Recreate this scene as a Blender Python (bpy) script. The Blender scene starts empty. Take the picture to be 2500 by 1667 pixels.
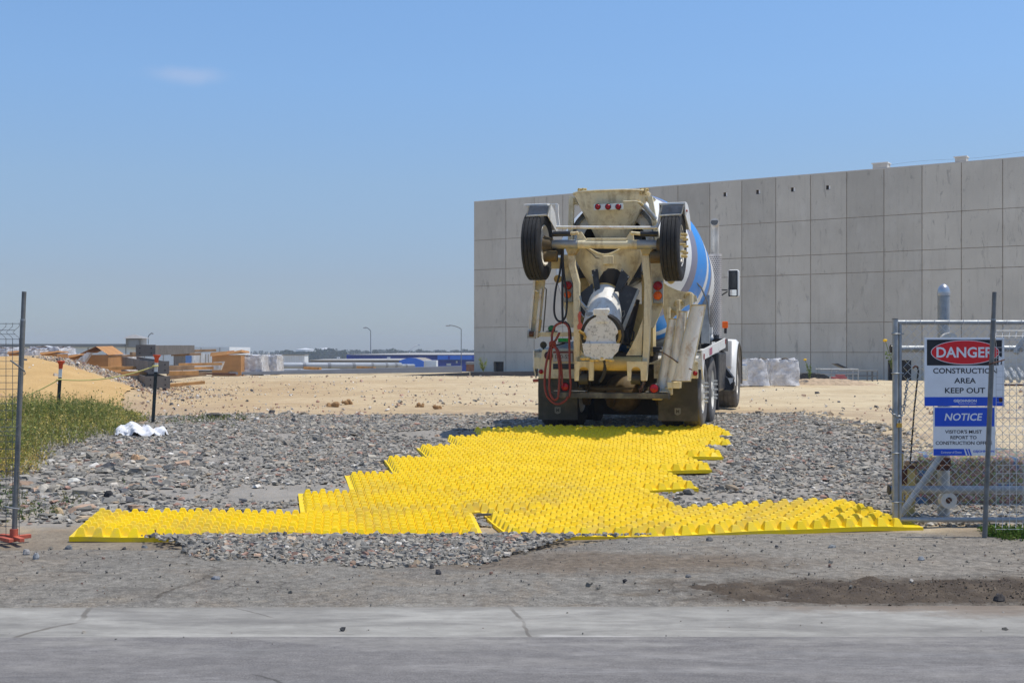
import bpy, math, random
import numpy as np
from mathutils import Vector, Matrix, Quaternion
random.seed(7); RNG = np.random.default_rng(11)
SC = bpy.context.scene
COL = SC.collection
R = math.radians

# ---------------------------------------------------------------- camera, sky, sun, exposure
F = 2900.0            # focal length in photo pixels (photo 2500 wide)
HZ = 860.0            # horizon row
CH = 1.6              # eye height
cd = bpy.data.cameras.new('camera'); cam = bpy.data.objects.new('camera', cd); COL.objects.link(cam)
cd.sensor_width = 36; cd.lens = F/2500*36; cd.shift_y = (HZ-833.5)/2500
cd.clip_start = 0.1; cd.clip_end = 9000
cam.location = (0, 0, CH); cam.rotation_euler = (R(90), 0, 0)
SC.camera = cam
SUN = Vector((0.38, 0.01, 1.0)).normalized()
EL = math.asin(SUN.z); AZ = math.atan2(SUN.x, SUN.y)
w = bpy.data.worlds.new('World'); SC.world = w; w.use_nodes = True
nt = w.node_tree; nt.nodes.clear()
sky = nt.nodes.new('ShaderNodeTexSky'); sky.sky_type = 'NISHITA'; sky.sun_disc = False
sky.sun_elevation = EL; sky.sun_rotation = AZ; sky.altitude = 1600; sky.air_density = 1.0; sky.dust_density = 1.2; sky.ozone_density = 1.6
bg = nt.nodes.new('ShaderNodeBackground'); bg.inputs[1].default_value = 0.148
out = nt.nodes.new('ShaderNodeOutputWorld')
tc = nt.nodes.new('ShaderNodeTexCoord'); sep = nt.nodes.new('ShaderNodeSeparateXYZ')
nt.links.new(tc.outputs['Generated'], sep.inputs[0])
# smoke-hazed lower sky: the sky colour by elevation
rmp = nt.nodes.new('ShaderNodeValToRGB'); nt.links.new(sep.outputs['Z'], rmp.inputs[0])
e = rmp.color_ramp.elements
e[0].position = 0.0; e[0].color = (0.40, 0.46, 0.60, 1)
e[1].position = 1.0; e[1].color = (1.0, 1.0, 1.0, 1)
for p, c in ((0.06, (0.55, 0.545, 0.625, 1)), (0.14, (0.76, 0.79, 0.82, 1)), (0.22, (0.88, 1.0, 1.07, 1)), (0.30, (0.96, 1.13, 1.22, 1)), (0.55, (1.0, 1.1, 1.2, 1))):
    x = e.new(p); x.color = c
mul = nt.nodes.new('ShaderNodeMix'); mul.data_type = 'RGBA'; mul.blend_type = 'MULTIPLY'; mul.inputs[0].default_value = 1; mul.clamp_result = False
nt.links.new(sky.outputs[0], mul.inputs[6]); nt.links.new(rmp.outputs[0], mul.inputs[7])
# one thin wisp of cloud, by direction
cdir = Vector((-800/F, 1, 676/F)).normalized()
mp = nt.nodes.new('ShaderNodeMapping'); mp.vector_type = 'POINT'
mp.inputs['Location'].default_value = (-cdir.x*24, 0, -cdir.z*95); mp.inputs['Scale'].default_value = (24, 0, 95)
nt.links.new(tc.outputs['Generated'], mp.inputs[0])
nz = nt.nodes.new('ShaderNodeTexNoise'); nz.inputs['Scale'].default_value = 26; nz.inputs['Detail'].default_value = 5
nt.links.new(tc.outputs['Generated'], nz.inputs[0])
vadd = nt.nodes.new('ShaderNodeVectorMath'); vadd.operation = 'MULTIPLY_ADD'
vadd.inputs[1].default_value = (1.3, 0, 1.3)
nt.links.new(nz.outputs['Color'], vadd.inputs[0]); nt.links.new(mp.outputs[0], vadd.inputs[2])
vsub = nt.nodes.new('ShaderNodeVectorMath'); vsub.operation = 'SUBTRACT'; vsub.inputs[1].default_value = (0.65, 0, 0.65)
nt.links.new(vadd.outputs[0], vsub.inputs[0])
vl = nt.nodes.new('ShaderNodeVectorMath'); vl.operation = 'LENGTH'; nt.links.new(vsub.outputs[0], vl.inputs[0])
mr = nt.nodes.new('ShaderNodeMapRange'); mr.inputs[1].default_value = 1.0; mr.inputs[2].default_value = 0.1; mr.inputs[3].default_value = 0; mr.inputs[4].default_value = 0.19
mr.interpolation_type = 'SMOOTHSTEP'
nt.links.new(vl.outputs['Value'], mr.inputs[0])
mc = nt.nodes.new('ShaderNodeMix'); mc.data_type = 'RGBA'; mc.inputs[7].default_value = (5.2, 4.9, 5.4, 1)
nt.links.new(mr.outputs[0], mc.inputs[0]); nt.links.new(mul.outputs[2], mc.inputs[6])
nt.links.new(mc.outputs[2], bg.inputs[0]); nt.links.new(bg.outputs[0], out.inputs[0])
sl = bpy.data.lights.new('sun', 'SUN'); sl.energy = 3.9; sl.angle = R(0.53); sl.color = (1.0, 0.945, 0.85)
so = bpy.data.objects.new('sun', sl); COL.objects.link(so); so.rotation_euler = SUN.to_track_quat('Z', 'Y').to_euler(); so.location = (10, 5, 40)
SC.view_settings.view_transform = 'Standard'; SC.view_settings.look = 'None'; SC.view_settings.gamma = 1
SC.view_settings.exposure = 0.0
SC.cycles.volume_bounces = 0; SC.cycles.max_bounces = 7; SC.cycles.transparent_max_bounces = 12

# ---------------------------------------------------------------- helpers
def W(px, py, Y):
    """point of the photo pixel at distance Y"""
    return Vector(((px-1250)/F*Y, Y, CH + (HZ-py)/F*Y))

def sstep(a, b, x):
    t = np.clip((x-a)/(b-a), 0, 1); return t*t*(3-2*t)

_lat = RNG.random((256, 256))
def vnoise(x, y):
    x = np.asarray(x, float); y = np.asarray(y, float)
    xi = np.floor(x).astype(int); yi = np.floor(y).astype(int); fx = x-xi; fy = y-yi
    fx = fx*fx*(3-2*fx); fy = fy*fy*(3-2*fy)
    a = _lat[xi % 256, yi % 256]; b = _lat[(xi+1) % 256, yi % 256]; c = _lat[xi % 256, (yi+1) % 256]; d = _lat[(xi+1) % 256, (yi+1) % 256]
    return (a*(1-fx)+b*fx)*(1-fy) + (c*(1-fx)+d*fx)*fy - 0.5
def fbm(x, y, o=3):
    s = 0; a = 1
    for k in range(o):
        s = s + a*vnoise(x*2**k+17*k, y*2**k+31*k); a *= .5
    return s

def terr(X, Y):
    """height of the ground"""
    X = np.asarray(X, float); Y = np.asarray(Y, float)
    z = 0.069*np.clip(Y-10.2, 0, 7.1)
    z = z - 0.03*sstep(7.3, 5.0, Y)*0
    hx = np.clip((-6.6-.36*(Y-26)-X)/4.4, 0, 1); hx = hx*hx*(3-2*hx)
    hill = .97*hx*sstep(21.5, 28.5, Y)*sstep(40, 34, Y)
    hill = hill +   .16*np.exp(-((X+12.2)/1.7)**2-((Y-35)/1.8)**2)
    z = z + hill
    z = z + 0.12*np.exp(-((Y-46)/7)**2)*sstep(8, -2, X)*sstep(-20, -9, X)
    z = z - .42*sstep(46, 60, Y)*sstep(6, 14, X)
    m = sstep(10.6, 12, Y)*sstep(200, 60, Y)
    z = z + m*(.05*fbm(X*.5, Y*.5) + .02*fbm(X*2.3, Y*2.3))
    z = z - 2.6*sstep(70, 100, Y)*sstep(2, -8, X-.0*Y) - 2.6*sstep(90, 140, Y)*(1-sstep(2, -8, X))
    return z
def tz(x, y): return float(terr(np.array([x]), np.array([y]))[0])

class MB:
    def __init__(s): s.v = []; s.f = []
    def add(s, vs, fs):
        n = len(s.v); s.v += [tuple(p) for p in vs]; s.f += [tuple(i+n for i in f) for f in fs]; return s
    def box(s, c, size, rot=None, taper=1.0):
        hx, hy, hz = size[0]/2, size[1]/2, size[2]/2
        P = [Vector((x*hx*(taper if z > 0 else 1), y*hy*(taper if z > 0 else 1), z*hz)) for z in (-1, 1) for y in (-1, 1) for x in (-1, 1)]
        if rot is not None:
            M = rot if isinstance(rot, Matrix) else Matrix.Rotation(rot, 3, 'Z'); P = [M @ p for p in P]
        c = Vector(c); P = [p+c for p in P]
        return s.add(P, [(0, 2, 3, 1), (4, 5, 7, 6), (0, 1, 5, 4), (2, 6, 7, 3), (0, 4, 6, 2), (1, 3, 7, 5)])
    def bb(s, a, b):
        return s.box([(a[i]+b[i])/2 for i in range(3)], [abs(b[i]-a[i]) for i in range(3)])
    def ring(s, c, ax, r, n, ref=None, sx=1, sy=1, ph=0):
        ax = Vector(ax).normalized(); ref = Vector(ref) if ref is not None else (Vector((0, 0, 1)) if abs(ax.z) < .9 else Vector((0, 1, 0)))
        e1 = ax.cross(ref).normalized(); e2 = e1.cross(ax).normalized()
        return [Vector(c)+e1*(r*sx*math.cos(ph+2*math.pi*i/n))+e2*(r*sy*math.sin(ph+2*math.pi*i/n)) for i in range(n)]
    def cyl(s, a, b, r, r2=None, n=16, caps=True, ref=None):
        r2 = r if r2 is None else r2; a = Vector(a); b = Vector(b); ax = b-a
        A = s.ring(a, ax, r, n, ref); B = s.ring(b, ax, r2, n, ref)
        fs = [(i, (i+1) % n, n+(i+1) % n, n+i) for i in range(n)]
        if caps: fs += [tuple(range(n-1, -1, -1)), tuple(range(n, 2*n))]
        return s.add(A+B, fs)
    def tube(s, pts, r, n=8, closed=False):
        pts = [Vector(p) for p in pts]; m = len(pts); rings = []; prev = None
        for i, p in enumerate(pts):
            if closed: t = pts[(i+1) % m]-pts[i-1]
            else: t = pts[min(i+1, m-1)]-pts[max(i-1, 0)]
            t = t.normalized() if t.length > 1e-9 else Vector((0, 0, 1))
            if prev is None: ref = Vector((0, 0, 1)) if abs(t.z) < .9 else Vector((1, 0, 0)); e1 = t.cross(ref).normalized()
            else: e1 = (prev - t*prev.dot(t)).normalized()
            prev = e1; e2 = t.cross(e1)
            rr = r[i] if isinstance(r, (list, tuple)) else r
            rings.append([p+e1*(rr*math.cos(2*math.pi*k/n))+e2*(rr*math.sin(2*math.pi*k/n)) for k in range(n)])
        return s.loft(rings, caps=not closed, wrap=closed)
    def loft(s, rings, caps=True, wrap=False, open_ring=False):
        n = len(rings[0]); m = len(rings); vs = [p for r_ in rings for p in r_]; fs = []
        for j in range(m if wrap else m-1):
            a = j*n; b = ((j+1) % m)*n
            for i in range(n-1 if open_ring else n):
                k = (i+1) % n; fs.append((a+i, a+k, b+k, b+i))
        if caps and not wrap and not open_ring: fs += [tuple(range(n-1, -1, -1)), tuple((m-1)*n+i for i in range(n))]
        return s.add(vs, fs)
    def lathe(s, prof, o, ax, n=32, ref=None, a0=0, a1=2*math.pi, mod=None):
        """prof: (axial, radius)"""
        o = Vector(o); ax = Vector(ax).normalized(); ref = Vector(ref) if ref is not None else (Vector((0, 0, 1)) if abs(ax.z) < .9 else Vector((0, 1, 0)))
        e1 = ax.cross(ref).normalized(); e2 = e1.cross(ax).normalized(); full = abs(a1-a0-2*math.pi) < 1e-6
        m = n if full else n+1; rings = []
        for k, (t, r) in enumerate(prof):
            rings.append([o+ax*t+(e1*math.cos(a0+(a1-a0)*i/n)+e2*math.sin(a0+(a1-a0)*i/n))*(r+(mod(k, i) if mod else 0)) for i in range(m)])
        return s.loft(rings, caps=False, open_ring=not full)
    def prism(s, poly, d):
        d = Vector(d); n = len(poly); A = [Vector(p) for p in poly]; B = [p+d for p in A]
        return s.add(A+B, [tuple(range(n-1, -1, -1)), tuple(range(n, 2*n))]+[(i, (i+1) % n, n+(i+1) % n, n+i) for i in range(n)])
    def ball(s, c, r, n=14, m=9, sz=1.0, sx=1.0, sy=1.0):
        c = Vector(c); rings = []
        for j in range(m+1):
            a = -math.pi/2+math.pi*j/m; rr = max(math.cos(a), 1e-3)*r
            rings.append([c+Vector((sx*rr*math.cos(2*math.pi*i/n), sy*rr*math.sin(2*math.pi*i/n), r*sz*math.sin(a))) for i in range(n)])
        return s.loft(rings)
    def build(s, name, m, parent=None, smooth=None, bevel=0, loc=None):
        me = bpy.data.meshes.new(name); me.from_pydata(s.v, [], s.f)
        return link(name, me, m, parent, smooth, bevel, loc, fix=True)

def link(name, me, m, parent=None, smooth=None, bevel=0, loc=None, fix=False):
    o = bpy.data.objects.new(name, me); COL.objects.link(o)
    if fix:
        import bmesh
        b = bmesh.new(); b.from_mesh(me); bmesh.ops.recalc_face_normals(b, faces=b.faces); b.to_mesh(me); b.free()
    if m: me.materials.append(m)
    if smooth:
        me.shade_smooth(); me.set_sharp_from_angle(angle=R(smooth))
    if bevel:
        q = o.modifiers.new('bevel', 'BEVEL'); q.width = bevel; q.segments = 2; q.limit_method = 'ANGLE'; q.angle_limit = R(40)
    if parent: o.parent = parent
    if loc: o.location = loc
    return o

def npmesh(name, V, Fc, m, parent=None, colors=None, smooth=None):
    """numpy verts (n,3), faces (k,q) -> object; colors (n,3) optional"""
    me = bpy.data.meshes.new(name); V = np.ascontiguousarray(V, dtype=np.float32); Fc = np.ascontiguousarray(Fc, dtype=np.int32)
    me.vertices.add(len(V)); me.vertices.foreach_set('co', V.ravel())
    k, q = Fc.shape; me.loops.add(k*q); me.loops.foreach_set('vertex_index', Fc.ravel())
    me.polygons.add(k); me.polygons.foreach_set('loop_start', np.arange(0, k*q, q, dtype=np.int32))
    try: me.polygons.foreach_set('loop_total', np.full(k, q, dtype=np.int32))
    except Exception: pass
    me.update(calc_edges=True); me.validate()
    if colors is not None:
        at = me.color_attributes.new('tint', 'FLOAT_COLOR', 'POINT')
        c4 = np.ones((len(V), 4), dtype=np.float32); c4[:, :3] = colors; at.data.foreach_set('color', c4.ravel())
    me.shade_flat()
    return link(name, me, m, parent, smooth)

def tag(o, label=None, cat=None, group=None, kind=None):
    if label: o['label'] = label
    if cat: o['category'] = cat
    if group: o['group'] = group
    if kind: o['kind'] = kind
    return o
def thing(name, label, cat, loc=(0, 0, 0), rz=0, group=None):
    o = bpy.data.objects.new(name, None); COL.objects.link(o); o.location = loc; o.rotation_euler = (0, 0, rz); o.empty_display_size = .2
    return tag(o, label, cat, group)

# ---------------------------------------------------------------- materials
def newmat(name):
    m = bpy.data.materials.new(name); m.use_nodes = True
    return m, m.node_tree, m.node_tree.nodes['Principled BSDF']
def L(t, a, b): t.links.new(a, b)
def noise(t, vec, scale, detail=4, rough=.55, dist=0):
    n = t.nodes.new('ShaderNodeTexNoise'); n.inputs['Scale'].default_value = scale; n.inputs['Detail'].default_value = detail
    n.inputs['Roughness'].default_value = rough; n.inputs['Distortion'].default_value = dist
    if vec is not None: L(t, vec, n.inputs[0])
    return n.outputs['Fac']
def ramp(t, fac, stops, interp='LINEAR'):
    n = t.nodes.new('ShaderNodeValToRGB'); L(t, fac, n.inputs[0]); n.color_ramp.interpolation = interp; e = n.color_ramp.elements
    while len(e) < len(stops): e.new(.5)
    for q, (p, c) in zip(e, stops):
        q.position = p; q.color = (c, c, c, 1) if not hasattr(c, '__len__') else (*c[:3], 1)
    return n.outputs[0]
def mix(t, fac, a, b, mode='MIX'):
    n = t.nodes.new('ShaderNodeMix'); n.data_type = 'RGBA'; n.blend_type = mode
    for s, k in ((fac, 0), (a, 6), (b, 7)):
        if isinstance(s, (int, float)): n.inputs[k].default_value = s if k == 0 else (s, s, s, 1)
        elif isinstance(s, tuple): n.inputs[k].default_value = (*s[:3], 1)
        else: L(t, s, n.inputs[k])
    return n.outputs[2]
def math_(t, op, a, b=0.0, c=None):
    n = t.nodes.new('ShaderNodeMath'); n.operation = op
    for k, s in enumerate((a, b, c)):
        if s is None: continue
        if isinstance(s, (int, float)): n.inputs[k].default_value = s
        else: L(t, s, n.inputs[k])
    return n.outputs[0]
def objco(t, scale=(1, 1, 1), loc=(0, 0, 0)):
    c = t.nodes.new('ShaderNodeTexCoord'); mp = t.nodes.new('ShaderNodeMapping'); mp.inputs['Scale'].default_value = scale; mp.inputs['Location'].default_value = loc
    L(t, c.outputs['Object'], mp.inputs[0]); return mp.outputs[0]
def bumpn(t, bs, h, strength, dist=.01):
    b = t.nodes.new('ShaderNodeBump'); b.inputs['Strength'].default_value = strength; b.inputs['Distance'].default_value = dist
    L(t, h, b.inputs['Height']); L(t, b.outputs[0], bs.inputs['Normal'])

def pm(name, col, rough=.6, metal=0.0, var=.12, scale=6, bump=0.0, bscale=60, dirt=None, dirt_amt=.5, dscale=3, spec=.4, streak=0):
    m, t, b = newmat(name); v = objco(t)
    n1 = noise(t, v, scale, 5)
    lo = tuple(max(0, c*(1-var)) for c in col); hi = tuple(min(1, c*(1+var)) for c in col)
    c = ramp(t, n1, [(.3, lo), (.7, hi)])
    if dirt:
        n3 = noise(t, v, dscale*7, 6, .7); c = mix(t, ramp(t, n3, [(.68-.1*dirt_amt, 0), (.74-.1*dirt_amt, min(1, dirt_amt*1.6))]), c, tuple(q*.45 for q in dirt))
        n2 = noise(t, v, dscale, 8, .68)
        k = ramp(t, n2, [(.62-.3*dirt_amt, 0), (.82-.3*dirt_amt, 1)])
        c = mix(t, math_(t, 'MULTIPLY', k, .85), c, dirt)
    if streak: c = mix(t, ramp(t, noise(t, objco(t, (1, 1, .16)), 9, 6, .68), [(.52, 0), (.68, streak)]), c, tuple(q*.8 for q in dirt))
    L(t, c, b.inputs['Base Color'])
    r = ramp(t, noise(t, v, scale*2.3, 3), [(.3, max(0, rough-.1)), (.7, min(1, rough+.1))]); L(t, r, b.inputs['Roughness'])
    b.inputs['Metallic'].default_value = metal; b.inputs['Specular IOR Level'].default_value = spec
    if bump: bumpn(t, b, noise(t, v, bscale, 5, .6), bump)
    return m

M = {}
M['cream'] = pm('cream_paint', (.76, .675, .46), .5, var=.12, scale=5, streak=.5, dirt=(.33, .23, .10), dirt_amt=.36, dscale=5, bump=.06, bscale=30)
M['creamrust'] = pm('rusty_cream_paint', (.60, .46, .20), .6, var=.2, scale=5, dirt=(.22, .12, .035), dirt_amt=.45, dscale=5, bump=.12, bscale=40)
M['greysteel'] = pm('worn_grey_steel', (.36, .37, .37), .5, .3, var=.22, scale=7, dirt=(.42, .34, .18), dirt_amt=.3)
M['white'] = pm('white_paint', (.80, .80, .77), .35, var=.05, scale=3, dirt=(.42, .36, .24), dirt_amt=.1, dscale=3)
M['chutewhite'] = pm('chute_paint', (.78, .77, .72), .45, var=.08, scale=5, streak=.35, dirt=(.42, .25, .10), dirt_amt=.30, dscale=6)
M['splat'] = pm('spattered_white', (.72, .72, .70), .6, var=.06, scale=6, dirt=(.12, .11, .10), dirt_amt=.34, dscale=20, bump=.2, bscale=30)
M['black'] = pm('black_paint', (.018, .019, .023), .45, var=.3, scale=5)
M['blacksteel'] = pm('dark_steel', (.035, .038, .046), .4, .2, var=.3, scale=6, dirt=(.16, .15, .13), dirt_amt=.15)
M['grease'] = pm('greasy_chassis', (.035, .028, .018), .6, var=.5, scale=6)
M['axlebrown'] = pm('dusty_axle', (.12, .08, .03), .7, var=.4, scale=6)
M['rubber'] = pm('tyre_rubber', (.022, .022, .023), .8, var=.25, scale=9, bump=.1, bscale=80)
M['dustrubber'] = pm('dusty_tyre_rubber', (.12, .115, .11), .9, var=.3, scale=7, bump=.1, bscale=70)
M['flap'] = pm('mudflap_rubber', (.050, .047, .037), .7, var=.35, scale=4, dirt=(.11, .10, .07), dirt_amt=.4, dscale=2)
M['rim'] = pm('rim_paint', (.72, .70, .64), .4, var=.1, dirt=(.35, .30, .2), dirt_amt=.3)
M['chrome'] = pm('polished_steel', (.62, .62, .62), .28, .9, var=.08)
M['red'] = pm('red_lens', (.34, .006, .012), .25, var=.15, scale=40)
M['amber'] = pm('amber_lens', (.85, .14, .01), .25, var=.1, scale=40)
M['redhose'] = pm('red_hose', (.22, .040, .030), .6, var=.2, scale=10)
M['bar'] = pm('step_bar', (.09, .09, .08), .6, .3, var=.4, scale=6, dirt=(.25, .23, .17), dirt_amt=.35, dscale=6)
M['green'] = pm('green_plastic', (.03, .22, .06), .6, var=.3, scale=12, bump=.5, bscale=60)
M['galv'] = pm('galvanised_pipe', (.36, .38, .39), .55, .45, var=.2, scale=10, bump=.05)
M['galvold'] = pm('weathered_pipe', (.18, .183, .178), .6, .3, var=.2, scale=12, bump=.1, dirt=(.10, .10, .09), dirt_amt=.25, dscale=8)
M['wire'] = pm('galvanised_wire', (.62, .63, .63), .45, .3, var=.1)
M['wiredark'] = pm('dull_wire', (.16, .17, .18), .55, .4, var=.1)
M['redoxide'] = pm('red_oxide_paint', (.52, .12, .07), .7, var=.2, scale=14)
M['orange'] = pm('orange_plastic', (.85, .10, .03), .5, var=.06)
M['postgreen'] = pm('dark_green_post', (.028, .036, .036), .6, var=.3)
M['string'] = pm('yellow_twine', (.68, .60, .22), .8)
M['beam'] = pm('mill_steel', (.15, .142, .135), .6, .2, var=.25, scale=2, dirt=(.18, .12, .08), dirt_amt=.2, dscale=1.5)
M['darkbeam'] = pm('dark_mill_steel', (.07, .07, .075), .6, .3, var=.25, scale=1.5)
M['greybeam'] = pm('grey_primer', (.19, .21, .25), .6, var=.08, scale=1)
M['pipe'] = pm('pale_pipe', (.30, .34, .40), .5, var=.1, scale=1)
M['timber'] = pm('orange_timber', (.50, .27, .10), .8, var=.25, scale=5, bump=.1)
M['timberold'] = pm('grey_timber', (.30, .20, .12), .85, var=.3, scale=4)
M['carton'] = pm('carton_board', (.46, .235, .09), .8, var=.14, scale=3)
M['yellowpost'] = pm('faded_yellow', (.46, .38, .16), .8, var=.2, scale=8, dirt=(.16, .12, .07), dirt_amt=.3)
M['rust'] = pm('rusted_iron', (.10, .045, .03), .85, var=.4, scale=20, bump=.2)
M['brass'] = pm('brass', (.62, .38, .08), .35, .8)
M['cloth'] = pm('white_cloth', (.72, .73, .76), .9, var=.1, scale=8, bump=.1)
M['signwhite'] = pm('sign_white', (.86, .87, .88), .4, var=.05, scale=8)
M['signblack'] = pm('sign_black', (.014, .015, .02), .4)
M['signred'] = pm('sign_red', (.80, .015, .022), .4, var=.04)
M['signblue'] = pm('sign_blue', (.014, .09, .62), .4, var=.06)
M['blueb'] = pm('blue_cladding', (.015, .055, .46), .5, var=.08, scale=.5)
M['blueb2'] = pm('bright_blue_cladding', (.035, .19, .78), .5, var=.08, scale=.5)
M['greyroof'] = pm('grey_roofing', (.30, .29, .28), .7, var=.1, scale=.4)
M['whitecl'] = pm('white_cladding', (.84, .85, .85), .6, var=.06, scale=.6)
M['tan'] = pm('tan_stucco', (.30, .27, .23), .8, var=.1, scale=.5)
M['darkgl'] = pm('dark_opening', (.012, .012, .014), .5)
M['mirrorglass'] = pm('mirror_glass', (.03, .035, .04), .06, .0, var=.1)
M['plaster'] = pm('pale_concrete', (.62, .60, .56), .8, var=.08, scale=2)
M['roller'] = pm('roller_white', (.66, .64, .58), .6, var=.1, scale=12)

def tint_mat(name, rough=.85, spec=.3, trans=0.0, var=.25, nscale=30, bump=0.0):
    m, t, b = newmat(name); a = t.nodes.new('ShaderNodeVertexColor'); a.layer_name = 'tint'
    n = noise(t, objco(t), nscale, 4)
    c = mix(t, 1.0, a.outputs[0], ramp(t, n, [(.3, 1-var), (.7, 1+var*.6)]), 'MULTIPLY')
    L(t, c, b.inputs['Base Color']); b.inputs['Roughness'].default_value = rough; b.inputs['Specular IOR Level'].default_value = spec
    if trans:
        tr = t.nodes.new('ShaderNodeBsdfTranslucent'); L(t, c, tr.inputs[0]); mx = t.nodes.new('ShaderNodeMixShader'); mx.inputs[0].default_value = trans
        L(t, b.outputs[0], mx.inputs[1]); L(t, tr.outputs[0], mx.inputs[2]); L(t, mx.outputs[0], t.nodes['Material Output'].inputs[0])
    if bump: bumpn(t, b, n, bump)
    return m
M['stone'] = tint_mat('stone', .85, .3, var=.22, nscale=26, bump=.2)
M['leaf'] = tint_mat('leaf', .7, .2, trans=.35, var=.2, nscale=8)
M['mat'] = None

def mat_yellow():
    m, t, b = newmat('yellow_mat_plastic'); v = objco(t)
    n1 = noise(t, v, 2.2, 4); n2 = noise(t, v, 9, 6, .7)
    c = ramp(t, n1, [(.3, (.88, .62, .003)), (.7, (.94, .68, .006))])
    k = ramp(t, n2, [(.56, 0), (.72, 1)]); c = mix(t, math_(t, 'MULTIPLY', k, .5), c, (.52, .38, .12)); g_, gx_, gy_ = geo_xy(t); dk = math_(t, 'MULTIPLY', ramp(t, noise(t, g_, 1.1, 6, .7), [(.50, 0), (.64, .55)]), mrange(t, gy_, 14, 10.5)); c = mix(t, dk, c, (.50, .36, .13))
    c = mix(t, ramp(t, noise(t, v, 30, 5, .7), [(.66, 0), (.76, .5)]), c, (.20, .16, .07))
    L(t, c, b.inputs['Base Color']); b.inputs['Roughness'].default_value = .5; b.inputs['Specular IOR Level'].default_value = .35
    return m

def plastic_wrap():
    m, t, b = newmat('plastic_wrap'); v = objco(t)
    n = noise(t, v, 4, 5, .6, 1.0)
    c = ramp(t, n, [(.35, (.52, .51, .51)), (.6, (.80, .79, .79))]); L(t, c, b.inputs['Base Color']); b.inputs['Roughness'].default_value = .25
    tp = t.nodes.new('ShaderNodeBsdfTransparent'); mx = t.nodes.new('ShaderNodeMixShader')
    L(t, ramp(t, noise(t, v, 2.6, 4, .6, .8), [(.42, .02), (.75, .40)]), mx.inputs[0])
    L(t, b.outputs[0], mx.inputs[1]); L(t, tp.outputs[0], mx.inputs[2]); L(t, mx.outputs[0], t.nodes['Material Output'].inputs[0])
    bumpn(t, b, noise(t, v, 9, 5, .6, 1.5), .5, .05)
    return m
M['wrap'] = plastic_wrap()

def geo_xy(t):
    g = t.nodes.new('ShaderNodeNewGeometry'); s = t.nodes.new('ShaderNodeSeparateXYZ'); L(t, g.outputs['Position'], s.inputs[0]); return g.outputs['Position'], s.outputs[0], s.outputs[1]
def mrange(t, v, a, b, lo=0., hi=1., smooth=True):
    n = t.nodes.new('ShaderNodeMapRange'); n.interpolation_type = 'SMOOTHSTEP' if smooth else 'LINEAR'
    L(t, v, n.inputs[0]); n.inputs[1].default_value = a; n.inputs[2].default_value = b; n.inputs[3].default_value = lo; n.inputs[4].default_value = hi; return n.outputs[0]
def seg_mask(t, pos, p0, p1, wd, jit=.05, jscale=3):
    """soft mask of a crooked line on the ground between two points"""
    dx, dy = p1[0]-p0[0], p1[1]-p0[1]; ln = math.hypot(dx, dy); dx /= ln; dy /= ln
    nn = t.nodes.new('ShaderNodeTexNoise'); nn.inputs['Scale'].default_value = jscale; nn.inputs['Detail'].default_value = 5; L(t, pos, nn.inputs[0])
    va = t.nodes.new('ShaderNodeVectorMath'); va.operation = 'MULTIPLY_ADD'; L(t, nn.outputs['Color'], va.inputs[0]); va.inputs[1].default_value = (jit*2, jit*2, 0); L(t, pos, va.inputs[2])
    s = t.nodes.new('ShaderNodeSeparateXYZ'); L(t, va.outputs[0], s.inputs[0])
    x = math_(t, 'SUBTRACT', s.outputs[0], p0[0]+jit); y = math_(t, 'SUBTRACT', s.outputs[1], p0[1]+jit)
    al = math_(t, 'ADD', math_(t, 'MULTIPLY', x, dx), math_(t, 'MULTIPLY', y, dy))
    ac = math_(t, 'ABSOLUTE', math_(t, 'SUBTRACT', math_(t, 'MULTIPLY', x, -dy), math_(t, 'MULTIPLY', y, -dx)))
    k = mrange(t, ac, wd, wd*.4); k = math_(t, 'MULTIPLY', k, mrange(t, al, -.02, .05)); return math_(t, 'MULTIPLY', k, mrange(t, al, ln+.02, ln-.1))
def stretch(t, pos, sx, sy, rot=0):
    mp = t.nodes.new('ShaderNodeMapping'); mp.inputs['Scale'].default_value = (sx, sy, 1); mp.inputs['Rotation'].default_value = (0, 0, rot); L(t, pos, mp.inputs[0]); return mp.outputs[0]
M['mat'] = mat_yellow()
# ---------------------------------------------------------------- ground
def axis(segs):
    out = [segs[0][0]]
    for a, b, st in segs:
        n = max(1, int(round((b-a)/st))); out += list(np.linspace(a, b, n+1)[1:])
    return np.array(out)
def sheet(name, xs, ys, zf, m, kind='structure'):
    X, Y = np.meshgrid(xs, ys); Z = zf(X, Y)
    V = np.stack([X.ravel(), Y.ravel(), Z.ravel()], 1); nx, ny = len(xs), len(ys)
    i = (np.arange(ny-1)[:, None]*nx + np.arange(nx-1)[None, :]).ravel()
    o = npmesh(name, V, np.stack([i, i+1, i+nx+1, i+nx], 1), m); o.data.shade_smooth()
    return tag(o, kind=kind)

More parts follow.
